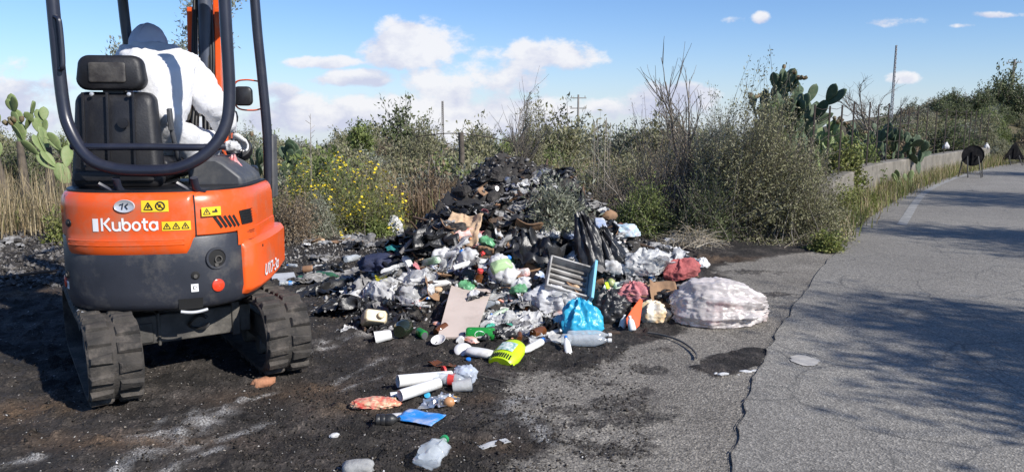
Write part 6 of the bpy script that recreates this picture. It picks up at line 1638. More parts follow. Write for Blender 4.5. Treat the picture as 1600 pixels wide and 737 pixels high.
for k, (px, py, rz, lab) in enumerate(((975, 512, 60, 'small white flask at the foot of the orange blade'), (984, 514, 110, 'second small white flask touching the orange blade'))): put(flacon('white_flask', .10, .055, .05, m_wplast, m_wplast, .015), px, py, rz, (0, -60), .03, lab, 'bottle')
put(slab('brown_batten', .26, .03, .02, m_wood), 940, 522, 2, (0, 0), .0, 'thin brown wooden batten behind the clear bottles', 'batten')
# black bin bag with green clip left of orange blade
put(crumple('black_bag', (.30, .24, .30), m_bagblack, 48, .5, 1.5, 5, folds=7), 950, 500, 0, (0, 0), -.02, 'black torn bag between the blue bag and the orange blade', 'black bag')
put(slab('green_clip', .03, .06, .012, m_lime), 948, 466, 20, (50, 0), .10, 'small lime green clip on the black torn bag', 'clip')
put(crumple('yellow_green_can', (.07, .07, .08), mat('olive_tin', (.30, .34, .12), (.40, .42, .2), 12, .4), 49, .2, 1.2, 3), 955, 450, 0, (0, 0), .02, 'olive green round tin above the lime clip', 'tin')

# ------------------------------------------------------------------ litter in the foreground
put(tubo('plastic_pipe', .33, .036, m_wplast, .028), 664, 600, 28, (0, 3), 0, 'longer white plastic pipe with a red rim in the foreground', 'pipe'); o = bpy.context.scene.objects[-1] if False else None
put(tubo('plastic_pipe', .25, .032, m_wplast, .030), 657, 616, 38, (0, -4), 0, 'shorter white plastic pipe cut slanted in the foreground', 'pipe')
put(tubo('flat_hose', .17, .022, m_wplast, .018), 634, 622, 18, (0, 0), 0, 'flattened white tube end beside the two pipes', 'tube')
a = MB(); a.lathe([(.033, 0), (.035, .006), (.033, .014), (.027, .014)], 18, M=Matrix.Rotation(PI / 2, 4, 'Y')); put(a.build('red_ring', m_rubR), 692, 588, 28, (0, 0), .03, 'red plastic ring at the mouth of the longer pipe', 'ring')
put(bottle('crushed_bottle', .20, .042, m_clear, None, m_rubR, .5, 7), 704, 603, -10, (0, 0), 0, 'crushed clear bottle with a red label beside the pipes', 'bottle')
a = MB(); a.lathe([(.028, 0), (.040, .11), (.043, .112), (.038, .108), (.027, .006), (.001, .004)], 22, M=Matrix.Rotation(PI / 2, 4, 'Y') @ Matrix.Translation((-.04, 0, -.05))); put(a.build('clear_cup', m_film), 722, 613, 8, (0, -6), 0, 'ribbed clear plastic cup lying right of the crushed bottle', 'cup')
put(crumple('clear_bag', (.12, .12, .11), film_mat('bluish_film', (.62, .68, .78), .65, .2), 53, .5, 1.7, 4, crease=.12, boxy=.3), 726, 594, 0, (0, 0), 0, 'crumpled bluish clear bag in the foreground', 'bag')
put(sheet('brown_glass_scrap', .16, .07, m_brglass, 54, .05, 14), 690, 572, -25, (0, 0), 0, 'melted brown bottle piece behind the clear bag', 'glass scrap')
put(wad('foil_wad', .18, .11, .07, m_foil, 55), 684, 630, 10, (0, 0), 0, 'crumpled silver foil below the pipes', 'foil')
put(crumple('onion', (.062, .06, .056), mat('onion_skin', (.52, .27, .12), (.42, .20, .09), 9, .45), 56, .08, 1.2, 3, flat=-.8), 702, 634, 0, (0, 0), 0, 'small round brown onion beside the foil', 'onion')
put(sheet('yellow_peel', .10, .03, mat('peel', (.68, .40, .08), (.6, .3, .1), 9, .6), 57, .03, 12), 704, 622, -20, (0, 0), .0, 'orange yellow fruit peel beside the onion', 'peel')
a = MB(); a.lathe([(.017, 0), (.017, .018), (.010, .02)], 14); put(a.build('bottle_top', mat('light_blue_cap', (.05, .40, .66), (.04, .34, .6), 6, .4)), 668, 621, 0, (50, 0), .01, 'light blue bottle cap between the pipes and foil', 'bottle cap')
put(crumple('food_packet', (.24, .11, .06), mat('food_print', (.62, .08, .06), (.66, .52, .34), 38, .35, .3, 30, dirt=(.10, .30, .08), dirt_amt=.15), 58, .4, 1.5, 5, crease=.10), 588, 634, 8, (0, 0), 0, 'red and yellow food packet left of the pipes', 'packet')
put(sheet('blue_packet', .22, .15, m_bluepack, 59, .018, 16, thick=.004, ragged=.03), 656, 658, -24, (0, 0), .012, 'blue and white packet lying flat in the foreground', 'packet')
put(bottle('black_flask', .12, .03, m_blackP, m_blackP), 606, 664, 5, (0, 0), 0, 'short black flask left of the blue packet', 'bottle')
put(crumple('white_scrap', (.16, .05, .03), m_bagw, 60, .6, 2, 3), 624, 652, 8, (0, 0), 0, 'twisted white film strip left of the blue packet', 'plastic scrap')
put(bottle('crushed_bottle', .22, .058, m_clear, mat('green_cap', (.02, .26, .09), (.02, .22, .07), 6, .4), None, .85, 8), 681, 722, 72, (0, -6), 0, 'crushed clear bottle with a green cap nearest the camera', 'bottle')
put(crumple('paper_scrap', (.05, .035, .025), m_bagw, 61, .6, 2, 3), 522, 682, 30, (0, 0), 0, 'small white crumpled paper on the dark ground', 'paper scrap')
put(sheet('grey_film', .16, .05, m_film, 62, .02, 12), 772, 695, 35, (0, 0), 0, 'strip of grey film on the ground right of the green capped bottle', 'film')
put(crumple('grey_stone', (.13, .09, .07), mat('pale_stone', (.34, .34, .33), (.24, .24, .235), 9, .9, .7, 40), 63, .45, 1.5, 3, smooth=0, boxy=.4), 560, 738, 0, (0, 0), 0, 'pale grey stone at the bottom edge of the picture', 'stone')
put(crumple('brick_piece', (.13, .085, .07), m_rust, 64, .62, 1.7, 3, smooth=0, boxy=.3), 411, 602, 10, (0, 0), -.008, 'rusty brown brick piece behind the right track of the excavator', 'brick')
a = MB(); pth_ = [gp(x, y) + Vector((0, 0, .014)) for x, y in ((1012, 522), (1035, 526), (1060, 534), (1078, 545), (1088, 556), (1088, 562))]
a.tube([p - pth_[0] for p in spline(pth_, 5)], .007, 6); o = a.build('cable', mat('dirty_cable', (.12, .115, .11), (.08, .075, .07), 9, .7), smooth=60); o.location = pth_[0]; tag(o, 'short curved grey cable on the tarmac below the pale sack', 'cable')
a = MB(); pth_ = [gp(x, y) + Vector((0, 0, .012)) for x, y in ((748, 588), (765, 592), (788, 598))]; a.tube([p - pth_[0] for p in pth_], .004, 5); o = a.build('wire', m_steel); o.location = pth_[0]; tag(o, 'thin straight grey wire on the ground below the lime basket', 'wire')
# pieces at the right edge of the machine and the field edge
put(slab('grey_plastic_plate', .22, .16, .03, mat('light_grey_plastic', (.42, .43, .45), (.34, .35, .37), 6, .45, dirt=(.2, .19, .18), dirt_amt=.3)), 443, 436, 24, (16, 0), .0, 'light grey plastic plate beside the right side of the excavator', 'plastic plate')
for k, (px, py, m_, rz, lab) in enumerate(((486, 441, m_grglass, 12, 'green glass bottle in the litter right of the grey plate'), (512, 436, m_grglass, -20, 'second green glass bottle in the litter near the heap'), (530, 447, m_glass, 35, 'dark glass bottle at the left tip of the heap'), (552, 408, m_clear, 60, 'clear bottle on the black ground left of the heap'))): put(bottle('glass_bottle', .24, .036, m_, None, None, 0, k), px, py, rz, (0, 0), 0, lab, 'bottle')
put(crumple('red_blue_packet', (.12, .09, .05), mat('red_blue_print', (.60, .08, .05), (.12, .25, .5), 22, .4), 66, .4, 1.5, 3), 520, 452, 0, (0, 0), .0, 'red and blue packet in the litter left of the heap', 'packet')
# white residue in the tar scar
for k, (px, py, rz, s_) in enumerate(((1130, 585, 10, .6), (1148, 586, -20, .5), (1164, 582, 5, .7), (1178, 580, 30, .5), (1118, 584, 60, .4))): put(crumple('molten_scrap', (.11, .05, .03), m_bagw, 70 + k, .6, 2, 3), px, py, rz, (0, 0), 0, 'white scrap of molten plastic at the lower edge of the black scar', 'plastic scrap', 'white scraps along the black scar', s_)
# leafy cut branches thrown on the top right of the heap
c = hit(866, 345); sb1 = shrub('cut_branches', c - Vector((0, 0, .05)), .82, .62, 91, 'grey', 150, 28, .055, .018, .2, r0=.005, inner=.4, low=-.1, label='leafy cut branches thrown on the top right of the heap', cat='cut branches')

# ------------------------------------------------------------------ countless small pieces: filler things
fill = {}
def fk(kind, lab, cat, objs): fill[kind] = (lab, cat, objs)
def hide_src(o): o.location = (0, 0, -60); return o
fk('white', 'crumpled white plastic scrap', 'plastic scrap', [hide_src(wad('plastic_scrap', .17, .13, .10, m_bagw, 200 + k)) for k in range(4)])
fk('grey', 'crumpled cloudy film', 'film', [hide_src(wad('film_scrap', .22, .16, .10, m_film, 210 + k)) for k in range(3)])
fk('greyb', 'crumpled dirty grey bag', 'bag', [hide_src(wad('bag_scrap', .22, .18, .11, m_baggrey, 215 + k)) for k in range(3)])
fk('black', 'crumpled black plastic scrap', 'plastic scrap', [hide_src(wad('black_scrap', .26, .20, .14, m_bagblack, 220 + k)) for k in range(4)])
fk('card', 'torn brown cardboard', 'cardboard', [hide_src(sheet('cardboard_scrap', .18, .13, m_card, 230 + k, .03, 10, thick=.005, curl=.03)) for k in range(3)])
fk('wood', 'charred wooden stick', 'stick', [hide_src((lambda a: a.build('charred_stick', m_wood))(MB().tube([(-.18, 0, .012), (0, .01, .016), (.17, -.01, .012)], [.013, .015, .010], 6))) for k in range(2)])
fk('pet', 'crushed clear bottle', 'bottle', [hide_src(bottle('crushed_bottle', .22, .036, m_clear, (m_blueP, m_wplast)[k], (None, m_bluepack)[k], .5, 240 + k)) for k in range(2)])
fk('tin', 'crushed tin can', 'can', [hide_src(can('tin_can', .11, .034, (m_tin, m_can)[k], seed=250 + k, crush=.5)) for k in range(2)])
fk('rod', 'white plastic strip', 'plastic strip', [hide_src(slab('plastic_strip', .24, .022, .010, m_wplast))])
fk('cloth', 'dirty cloth rag', 'rag', [hide_src(sheet('cloth_rag', .24, .20, (m_navy, mat('brown_rag', (.12, .08, .055), (.08, .055, .04), 8, .85, .5), m_pinkcl)[k], 260 + k, .09, 16)) for k in range(3)])
fk('blue', 'small blue plastic scrap', 'plastic scrap', [hide_src(crumple('blue_scrap', (.08, .06, .05), m_blueP, 270, .6, 1.8, 3))])
fk('red', 'small red plastic scrap', 'plastic scrap', [hide_src(crumple('red_scrap', (.08, .06, .05), m_rubR, 271, .6, 1.8, 3))])
fk('tan', 'small tan packet', 'packet', [hide_src(crumple('packet_scrap', (.12, .09, .06), m_tan, 272, .5, 1.6, 3))])
fk('print', 'small printed packet', 'packet', [hide_src(crumple('printed_scrap', (.12, .09, .05), m_prints, 273, .5, 1.6, 3))])
fk('flask', 'grubby white plastic bottle', 'bottle', [hide_src(flacon('plastic_bottle', .20, .075, .055, m_wplast, (m_blueP, m_rubR, m_wplast)[k], .025)) for k in range(3)])
fk('carton', 'squashed drink carton', 'carton', [hide_src(crumple('drink_carton', (.18, .09, .09), mat('carton_print_' + 'red blue green'.split()[k], (.62, .61, .58), ((.55, .10, .07), (.07, .20, .50), (.12, .34, .14))[k], 7, .5, dirt=(.16, .14, .12), dirt_amt=.4), 290 + k, .22, 1.2, 3, smooth=20, boxy=.8)) for k in range(3)])
fk('tray', 'white foam tray', 'tray', [hide_src((lambda a: a.build('foam_tray', m_wplast, smooth=30, bevel=.004))(MB().loft([[(x * k, y * k, z) for x, y in ((-.10, -.07), (.10, -.07), (.11, -.06), (.11, .06), (.10, .07), (-.10, .07), (-.11, .06), (-.11, -.06))] for z, k in ((.0, .8), (.022, 1.0), (.024, .96), (.006, .78))])))])
fk('sbag', 'small white carrier bag', 'carrier bag', [hide_src(crumple('carrier_bag', (.24, .20, .17), (m_bagw, mat('milk_bag', (.70, .70, .70), (.60, .60, .61), 9, .3, .4, 30, dirt=(.25, .22, .19), dirt_amt=.25, trans=.12), m_film)[k], 295 + k, .5, 1.5, 4, folds=6, pinch=.25, crease=.09)) for k in range(3)])
fk('cbag', 'small coloured carrier bag', 'carrier bag', [hide_src(crumple('carrier_bag', (.20, .17, .14), (mat('green_bag', (.10, .30, .14), (.14, .36, .18), 9, .35, .4, 30, dirt=(.1, .1, .09), dirt_amt=.3), mat('yellow_bag', (.62, .46, .06), (.55, .40, .05), 9, .35, .4, 30, dirt=(.2, .16, .1), dirt_amt=.3), m_pinkcl)[k], 299 + k, .5, 1.5, 4, folds=6, pinch=.25, crease=.09)) for k in range(3)])
fk('jar', 'small plastic jar', 'jar', [hide_src((lambda a: a.build('plastic_jar', (m_wplast, m_brglass)[k], smooth=40))(MB().lathe([(.02, -.05), (.036, -.048), (.038, .03), (.030, .045), (.032, .047), (.032, .062), (.004, .063)], 16, M=Matrix.Rotation(PI / 2, 4, 'X') @ Matrix.Translation((0, .038, 0))))) for k in range(2)])
fk('chunk', 'charred lump', 'lump', [hide_src(crumple('charred_lump', (.16, .13, .11), m_char, 280 + k, .6, 1.6, 3, smooth=30)) for k in range(3)])
rf2 = random.Random(91); firsts = set()
HERO_D = [(p, l, c) for p, l, c in HERO]
hero_short = {}
def near_hero(p):
    b = min(HERO_D, key=lambda h: (h[0] - p).length); return b[1]
def short(l):
    # head phrase of the neighbour's label
    for sep_ in (' lying', ' leaning', ' at the', ' on the', ' in the', ' above', ' below', ' beside', ' left of', ' right of', ' between', ' behind', ' with', ' just', ' high', ' sticking', ' spread', ' looping', ' pointing', ' near', ' seen', ' tilted', ' standing', ' tucked', ' filled', ' resting', ' thrown', ', '):
        if sep_ in l: l = l.split(sep_)[0]
    return ' '.join(l.split()[:5])
ZONES = [  # centre px, spread px, number, weights
 ((760, 330), (75, 42), 44, dict(black=5, chunk=5, wood=5, greyb=5, white=1, card=2, tin=2, cloth=2)),
 ((840, 300), (70, 30), 52, dict(black=5, chunk=5, wood=6, greyb=6, grey=2, white=2, card=2, tin=2)),
 ((650, 385), (60, 36), 46, dict(black=7, cloth=4, wood=5, greyb=3, card=2, chunk=2, white=1)),
 ((650, 440), (60, 36), 70, dict(flask=2, carton=2, sbag=3, cbag=1, jar=1, tray=1, black=2, white=4, grey=3, greyb=2, card=3, wood=4, pet=1, tin=1, cloth=2, rod=2, tan=1)),
 ((570, 468), (40, 26), 28, dict(grey=4, white=2, greyb=4, black=4, pet=1, blue=1, card=1, rod=1, wood=1)),
 ((775, 415), (60, 42), 84, dict(flask=3, carton=3, sbag=4, cbag=1, jar=2, tray=1, white=3, grey=3, greyb=2, card=4, wood=4, red=2, tin=2, blue=2, pet=2, print=3, tan=2, black=3, cloth=1)),
 ((840, 470), (75, 42), 84, dict(flask=4, carton=4, sbag=6, cbag=2, jar=2, tray=2, white=4, grey=4, greyb=2, pet=2, blue=3, card=2, print=2, rod=1, tin=1, black=3, wood=1)),
 ((915, 400), (50, 52), 76, dict(flask=3, carton=3, sbag=5, cbag=1, jar=2, tray=1, white=4, grey=3, greyb=2, card=4, blue=2, tin=2, print=2, cloth=1, black=3, red=1, wood=2, tan=1)),
 ((960, 345), (50, 32), 38, dict(flask=1, carton=2, sbag=3, white=3, grey=3, greyb=4, card=2, black=3, wood=2, print=1)),
 ((1005, 440), (55, 38), 40, dict(flask=1, carton=2, sbag=4, jar=1, white=3, grey=5, greyb=3, print=2, card=2, pet=1, tan=1, black=1)),
 ((800, 512), (95, 20), 36, dict(flask=2, sbag=3, jar=2, white=2, grey=4, greyb=3, pet=2, print=2, blue=1, black=4)),
 ((600, 505), (45, 16), 14, dict(black=5, greyb=2, wood=1, white=1)),
 ((490, 430), (42, 22), 14, dict(greyb=4, grey=2, pet=2, tin=1, wood=3, card=2, black=2)),
 ((500, 378), (90, 8), 20, dict(white=1, greyb=5, grey=2, card=2, tan=1, wood=2)),
 ((45, 400), (60, 26), 14, dict(greyb=3, chunk=5, wood=3)),
 ((1040, 395), (40, 16), 14, dict(white=2, grey=2, greyb=4, wood=2)),
]
for (cx, cy), (sx, sy), num, wt in ZONES:
    ks, ws = list(wt), list(wt.values())
    for _ in range(num):
        px, py = rf2.gauss(cx, sx * .62), rf2.gauss(cy, sy * .62)
        p = hit(px, py)
        if p.y > 10.6: continue
        kd = rf2.choices(ks, ws)[0]; lab, cat, srcs = fill[kd]; i = rf2.randrange(len(srcs)); src = srcs[i]
        if (kd, i) in firsts: o = copy_tree(src)
        else: o = src; firsts.add((kd, i))
        s = rf2.uniform(.5, 1.12)
        o.location = p + Vector((0, 0, rf2.uniform(-.025, .02)))
        sl = .9 if heap_h(np.array([p.x]), np.array([p.y]))[0] > .05 else .25
        o.rotation_euler = (rf2.gauss(0, .45) * sl, rf2.gauss(0, .45) * sl, rf2.uniform(0, 6.28)); o.scale = (s * rf2.uniform(.8, 1.25), s * rf2.uniform(.8, 1.25), s)
        tag(o, lab + ' beside the ' + short(near_hero(p)), cat, cat + ' pieces in the litter')
for kd, (lab, cat, srcs) in fill.items():
    for i, src in enumerate(srcs):
        if (kd, i) not in firsts:
            for ch in list(src.children): bpy.data.objects.remove(ch)
            bpy.data.objects.remove(src)

# ------------------------------------------------------------------ crumbs, shards and clods nobody could count
def shards(name, n, region, smin, smax, cols, label, cat, seed, flat=.35, on_heap=False, rough=.8, dens=None):
    rng = np.random.default_rng(seed); P = []
    while len(P) < n:
        px, py = rng.uniform(region[0], region[2]), rng.uniform(region[1], region[3])
        d = ray(px, py); t = -CAM_H / d.z if d.z < -.02 else 99
        if on_heap:
            p = Vector((rng.uniform(-2, 2.1), rng.uniform(5.1, 9.2), 0))
            if HTOP[int((p.y - hy[0]) / .026), int((p.x - hx[0]) / .026)] < -.5: continue
            p.z = top_z(p.x, p.y) - .004
        else: p = Vector((0, 0, CAM_H)) + d * t; p.z = gz_at(p.x, p.y) if p.y < 60 else 0
        if dens is not None and rng.random() > dens(p.x, p.y): continue
        P.append(p[:])
    P = np.array(P); base = np.array([(1, 0, 0), (-.5, .8, 0), (-.5, -.8, 0), (.1, 0, 1), (.1, .1, -.6)]); fc = np.array([(0, 1, 3), (1, 2, 3), (2, 0, 3), (1, 0, 4), (2, 1, 4), (0, 2, 4)])
    s = np.exp(rng.uniform(np.log(smin), np.log(smax), n)); v = base[None] * (1 + rng.normal(0, .3, (n, 5, 3))) * np.stack([s, s * rng.uniform(.4, 1, n), s * flat * rng.uniform(.4, 1.6, n)], 1)[:, None]
    a = rng.uniform(0, 6.28, n); c_, s_ = np.cos(a), np.sin(a); x = v[..., 0] * c_[:, None] - v[..., 1] * s_[:, None]; y = v[..., 0] * s_[:, None] + v[..., 1] * c_[:, None]
    tl = rng.normal(0, .35, (n, 2)); z = v[..., 2] + x * tl[:, :1] + y * tl[:, 1:]
    V = np.stack([x, y, z], -1) + P[:, None] + np.array([0, 0, .15]) * s[:, None, None] * flat
    F_ = (np.arange(n)[:, None, None] * 5 + fc).reshape(-1, 3)
    return tag(link_mesh(name, V.reshape(-1, 3), F_, island_mat(name + '_pieces', cols, rough, 0, .3, .2)), label, cat, kind='stuff')
def soil_at(x, y):
    ix = np.clip(np.searchsorted(gx, x) - 1, 0, nx - 2); iy = np.clip(np.searchsorted(gy, y) - 1, 0, ny - 2); return float(soil[iy, ix])
dark = C_((.010, .009, .008), (.022, .019, .016), (.045, .037, .030), (.016, .014, .012), (.07, .058, .047))
pale = C_((.40, .39, .37), (.16, .15, .14), (.55, .54, .52), (.28, .24, .19), (.10, .09, .08))
shards('soil_clods', 6500, (-30, 400, 960, 760), .003, .015, dark, 'loose black clods of burnt earth', 'clods', 1, .6, dens=lambda x, y: soil_at(x, y))
shards('soil_crumbs', 9000, (380, 540, 1010, 760), .003, .012, dark, 'fine black crumbs scattered over the ground', 'crumbs', 2, .6, dens=lambda x, y: .25 + soil_at(x, y))
shards('pale_crumbs', 2600, (-30, 370, 1000, 760), .003, .011, pale, 'pale specks of ash and litter on the ground', 'crumbs', 3, .3, dens=lambda x, y: soil_at(x, y))
shards('burnt_rubble', 2200, (-30, 360, 110, 450), .012, .05, C_((.02, .018, .016), (.09, .08, .07), (.20, .19, .18), (.035, .03, .027)), 'burnt rubble along the edge of the dry grass', 'rubble', 4, .6)
shards('field_edge_rubble', 1800, (400, 355, 620, 420), .010, .035, C_((.03, .027, .024), (.13, .12, .11), (.34, .33, .31), (.05, .042, .036)), 'burnt rubble along the edge of the field', 'rubble', 5, .6)
shards('heap_crumbs', 17000, (520, 265, 1090, 548), .006, .042, C_((.012, .011, .010), (.03, .026, .023), (.16, .10, .06), (.02, .017, .015), (.40, .39, .38), (.018, .016, .014), (.20, .19, .18), (.03, .028, .025)), 'small burnt scraps covering the heap', 'scraps', 6, .4, True, .6)
# ================================================================== operator, hanging bag, road signs
def loc(x, y, z): return EXC + Matrix.Rotation(UP_YAW, 4, 'Z') @ Vector((x, y, z))
def skin_body(name, joints, edges, m, sub=2, root=0, wrinkle=.0, seed=3):
    me = bpy.data.meshes.new(name); me.from_pydata([j[0] for j in joints], edges, []); o = bpy.data.objects.new(name, me); COL.objects.link(o)
    o.modifiers.new('skin', 'SKIN'); sv = me.skin_vertices[0].data
    for i, (p, r) in enumerate(joints): sv[i].radius = r if isinstance(r, tuple) else (r, r)
    sv[root].use_root = True
    s = o.modifiers.new('sub', 'SUBSURF'); s.levels = sub; s.render_levels = sub
    dg = bpy.context.evaluated_depsgraph_get(); me2 = bpy.data.meshes.new_from_object(o.evaluated_get(dg)); bpy.data.objects.remove(o)
    if wrinkle:
        n = len(me2.vertices); co = np.zeros(n * 3); me2.vertices.foreach_get('co', co); co = co.reshape(-1, 3); nr = np.zeros(n * 3); me2.vertices.foreach_get('normal', nr); nr = nr.reshape(-1, 3)
        d = wrinkle * (ridged(co * np.array([7, 7, 4]) + seed, seed, 3) - .6) + wrinkle * .4 * (ridged(co * 26, seed + 4, 2) - .6)
        co = co + nr * d[:, None]; me2.vertices.foreach_set('co', co.ravel())
    me2.materials.clear(); me2.materials.append(m); me2.polygons.foreach_set('use_smooth', [True] * len(me2.polygons)); me2.update()
    b = bpy.data.objects.new(name, me2); COL.objects.link(b); return b
m_suit = mat('white_coverall', (.80, .80, .81), (.72, .72, .74), 4, .6, 1.0, 13, trans=.05)
m_skin = mat('skin', (.50, .29, .20), (.44, .25, .17), 12, .55)
m_hood = mat('white_hood_shade_tint', (.60, .65, .78), (.66, .71, .82), 6, .6, .4, 30, trans=.25)  # white hood cloth, the blue of the roof's shade mixed into its colour
m_glove = mat('pale_glove', (.66, .66, .66), (.58, .58, .58), 9, .6, .3, 40)
m_boot = mat('black_boot', (.02, .02, .022), (.03, .03, .03), 8, .6)
hipC = loc(-.04, .02, 1.36)
def wp(px, py, dy): 
    """point seen at a pixel, dy metres ahead of the seat back, in the machine's own axes"""
    Yw = EXC.y - .25 + dy; return at(px, py, Yw)
J = [(hipC, (.18, .17)),                                   # 0 pelvis
     (wp(260, 190, .28), (.175, .155)),                     # 1 waist
     (wp(256, 138, .36), (.25, .18)),                     # 2 chest
     (wp(246, 98, .44), (.20, .13)),                      # 3 upper chest
     (wp(238, 82, .52), (.075, .075)),                     # 4 neck
     (wp(292, 106, .44), (.11, .105)),                    # 5 right shoulder
     (wp(330, 160, .46), (.10, .095)),                    # 6 right elbow
     (wp(352, 190, .58), (.08, .078)),                    # 7 right forearm
     (wp(366, 208, .66), (.052, .050)),                    # 8 right wrist
     (wp(206, 94, .46), (.105, .10)),                    # 9 left shoulder
     (wp(186, 158, .50), (.066, .066)),                    # 10 left elbow
     (wp(178, 205, .66), (.048, .048)),                    # 11 left wrist
     (loc(.10, .30, 1.37), (.10, .095)), (loc(.12, .52, 1.36), (.075, .075)), (loc(.12, .58, 1.15), (.06, .06)), (loc(.12, .60, 1.02), (.05, .05)),
     (loc(-.24, .28, 1.37), (.10, .095)), (loc(-.26, .50, 1.36), (.075, .075)), (loc(-.26, .56, 1.15), (.06, .06)), (loc(-.26, .58, 1.02), (.05, .05))]
E_ = [(0, 1), (1, 2), (2, 3), (3, 4), (3, 5), (5, 6), (6, 7), (7, 8), (3, 9), (9, 10), (10, 11), (0, 12), (12, 13), (13, 14), (14, 15), (0, 16), (16, 17), (17, 18), (18, 19)]
person = skin_body('person', J, E_, m_suit, 3, 0, .055)
tag(person, 'operator in hooded white coverall bent over the excavator controls', 'person')
# head leaning forward with the neck
hc = wp(232, 71, .60)
v, f = ico(4); v = v.copy()
hv = v * np.array([.082, .105, .118])
fr = np.clip(v[:, 1], 0, 1)
hv[:, 0] *= 1 - .12 * np.clip(-v[:, 2], 0, 1)                 # narrower jaw
hv[:, 1] += .020 * np.exp(-(v[:, 0] / .16) ** 2 - ((v[:, 2] + .08) / .22) ** 2) * (v[:, 1] > 0)      # nose
hv[:, 1] -= .008 * (np.exp(-((np.abs(v[:, 0]) - .38) / .16) ** 2 - ((v[:, 2] - .12) / .14) ** 2)) * (v[:, 1] > 0)  # eye hollows
hv[:, 1] += .006 * np.exp(-(v[:, 0] / .30) ** 2 - ((v[:, 2] + .42) / .07) ** 2) * (v[:, 1] > 0)      # lips
hrot = Matrix.Rotation(UP_YAW - R(8), 4, 'Z') @ Matrix.Rotation(R(-38), 4, 'X')
head = link_mesh('head', hv, f, m_skin, person, smooth=180); head.matrix_local = Matrix.Translation(hc) @ hrot
for sx in (-1, 1):
    a = MB(); a.lathe([(.001, -.012), (.010, -.006), (.012, 0), (.010, .006), (.001, .012)], 12, M=Matrix.Translation((sx * .031, .093, .014))); a.build('eye', m_white, head)
    a = MB(); pad(a, sx * .084, -.004, .006, .030, .005, -.012, .018); a.build('ear', m_skin, head, smooth=60)
# hood: cloth shell over skull, open at the face
hvv = v * np.array([.110, .128, .142]) * (1 + .09 * (ridged(v * 2.3 + 4, 6, 3) - .6))[:, None]
sel = ~((v[:, 1] > .45) & (np.abs(v[:, 0]) < .62) & (v[:, 2] < .55) & (v[:, 2] > -.8))
kf = sel[f].all(1); used = np.unique(f[kf]); rm = np.zeros(len(v), int); rm[used] = np.arange(len(used))
hood_o = link_mesh('hood_cap', hvv[used], rm[f[kf]], m_hood, person, smooth=180, solid=.004); hood_o.matrix_local = Matrix.Translation(hc) @ hrot
a = MB(); a.tube([(.111 * 1.0 * math.sin(t) * .06, .131 * -math.cos(t), .146 * math.sin(t)) for t in np.linspace(-.9, 1.7, 14)], .004, 5); a.build('hood_seam', m_hood, hood_o)
# hands: palm and five curled fingers
def hand(wrist, direction, side, nm='hand'):
    d = direction.normalized(); sd = d.cross(Vector((0, 0, 1))).normalized(); up = sd.cross(d)
    js = [(wrist, (.026, .020)), (wrist + d * .045, (.036, .017)), (wrist + d * .085, (.038, .015))]; es = [(0, 1), (1, 2)]
    for k, ln in enumerate((.062, .074, .070, .056)):
        b0 = len(js); off = sd * (.030 - .020 * k) * side
        js += [(wrist + d * .088 + off, .0095), (wrist + d * (.088 + ln * .5) + off - up * .012, .0088), (wrist + d * (.088 + ln * .72) + off - up * .036, .008), (wrist + d * (.088 + ln * .62) + off - up * .056, .007)]
        es += [(2, b0), (b0, b0 + 1), (b0 + 1, b0 + 2), (b0 + 2, b0 + 3)]
    b0 = len(js); js += [(wrist + d * .040 + sd * .034 * side - up * .01, .012), (wrist + d * .070 + sd * .050 * side - up * .026, .010), (wrist + d * .094 + sd * .042 * side - up * .042, .0085)]
    es += [(1, b0), (b0, b0 + 1), (b0 + 1, b0 + 2)]
    o = skin_body(nm, js, es, m_glove, 1); o.parent = person; return o
hand(J[8][0], Vector((.35, .6, -.55)), -1); hand(J[11][0], Vector((0, .8, -.4)), 1)
for i in (15, 19):
    p = J[i][0]; a = MB(); M = Matrix.Translation((p.x, p.y, p.z - .06)) @ Matrix.Rotation(UP_YAW, 4, 'Z')
    a.loft([[(x * k, y * k + .05, z) for x, y in ((-.045, -.10), (.045, -.10), (.052, .05), (.03, .15), (-.03, .15), (-.052, .05))] for z, k in ((-.02, 1), (.03, 1), (.06, .75), (.10, .55))], M=M); a.build('boot', m_boot, person, smooth=50, bevel=.008)

# red and white bag hanging by the right console
bgp = at(366, 262, 4.95)
o = crumple('shopping_bag', (.13, .11, .22), mat('red_white_bag', (.70, .66, .66), (.62, .06, .06), 13, .35, .4, 30, trans=.1), 301, .5, 1.6, 5, folds=6, pinch=.5); o.location = bgp - Vector((0, 0, .12)); tag(o, 'red and white plastic bag hung beside the excavator controls', 'bag')
o2 = crumple('white_rag', (.10, .10, .08), m_bagw, 302, .6, 1.7, 4); o2.location = at(362, 236, 4.95); tag(o2, 'white cloth tucked above the red and white bag on the excavator', 'rag')

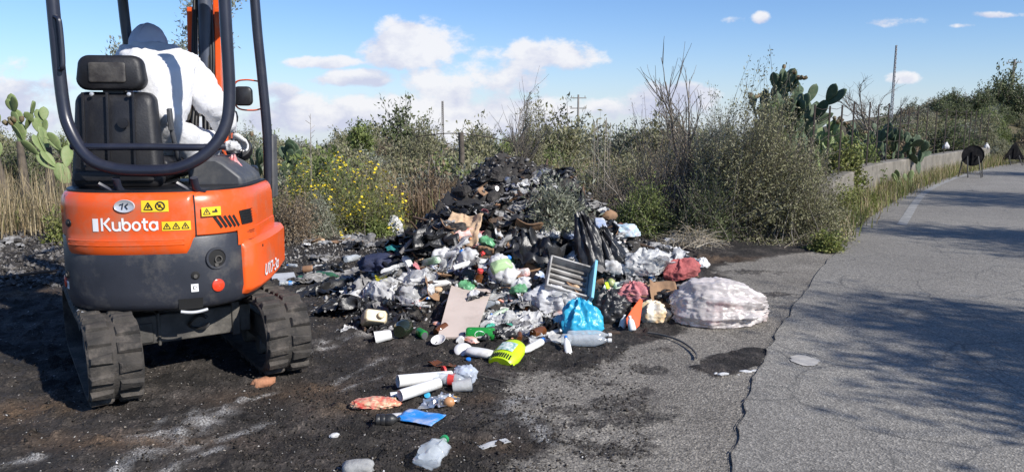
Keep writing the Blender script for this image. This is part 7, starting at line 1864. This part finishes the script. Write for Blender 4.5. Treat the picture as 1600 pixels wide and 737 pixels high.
# --- two road works signs seen from behind
m_sback = mat('sign_back_grey_black', (.007, .007, .008), (.012, .012, .014), 3, .95, spec=.15, dirt=(.06, .055, .05), dirt_amt=.3)
def stand(root, hw_, h_, z0, spread_):
    m_ = mat('sign_stand_steel', (.03, .03, .032), (.05, .048, .045), 6, .6)
    for sx in (-1, 1):
        a = MB(); a.tube([(sx * hw_ * .75, .02, z0 + .28), (sx * hw_ * 1.0, .05, 0)], .016, 6); a.build('leg', m_, root)
        a = MB(); a.tube([(sx * hw_ * .45, -.02, z0 + .24), (sx * hw_ * .55, -spread_, 0)], .016, 6); a.build('leg', m_, root)
    a = MB(); a.tube([(-hw_ * .92, .045, .12), (hw_ * .92, .045, .12)], .009, 6); a.tube([(-hw_ * .52, -spread_ * .7, .10), (hw_ * .52, -spread_ * .7, .10)], .009, 6); a.build('cross_rail', m_, root)
p = gp(1517, 277); rs = empty('road_sign', p, (0, 0, R(-14)), 'round black backed road sign on folding legs at the road edge', 'road sign')
a = MB(); T = Matrix.Translation((0, 0, .60)) @ Matrix.Rotation(PI / 2, 4, 'X'); a.lathe([(.001, 0), (.275, 0), (.285, .004), (.288, .020), (.280, .022), (.272, .008), (.001, .007)], 36, M=T); a.build('sign_disc', m_sback, rs)
a = MB(); a.box((0, -.028, .52), (.05, .012, .40)); a.box((.06, -.03, .62), (.12, .012, .035)); a.build('sign_bracket', m_sback, rs); stand(rs, .30, .6, .34, .30)
p = gp(1583, 258); rs = empty('road_sign', p, (0, 0, R(-14)), 'triangular black backed road sign on legs farther round the bend', 'road sign')
a = MB(); tri = [(-.36, 0), (.36, 0), (.03, .60), (-.03, .60)]; a.loft([[(x, y, z + .20) for x, z in tri] for y in (0, .015)][::-1]); a.build('sign_triangle', m_sback, rs, bevel=.004)
a = MB(); a.box((0, -.014, .42), (.05, .012, .36)); a.build('sign_bracket', m_sback, rs); stand(rs, .34, .6, .10, .30)
# litter on the wall
for k, (px, py, Y) in enumerate(((1478, 233, 24.6), (1541, 233, 29))):
    o = crumple('bag_on_wall', (.18, .15, .26), m_bagw, 310 + k, .6, 1.7, 4, pinch=.4); o.location = at(px, py, Y) ; tag(o, ('white plastic bag caught on top of the concrete wall by the fence', 'white plastic bag at the far end of the concrete wall')[k], 'bag')
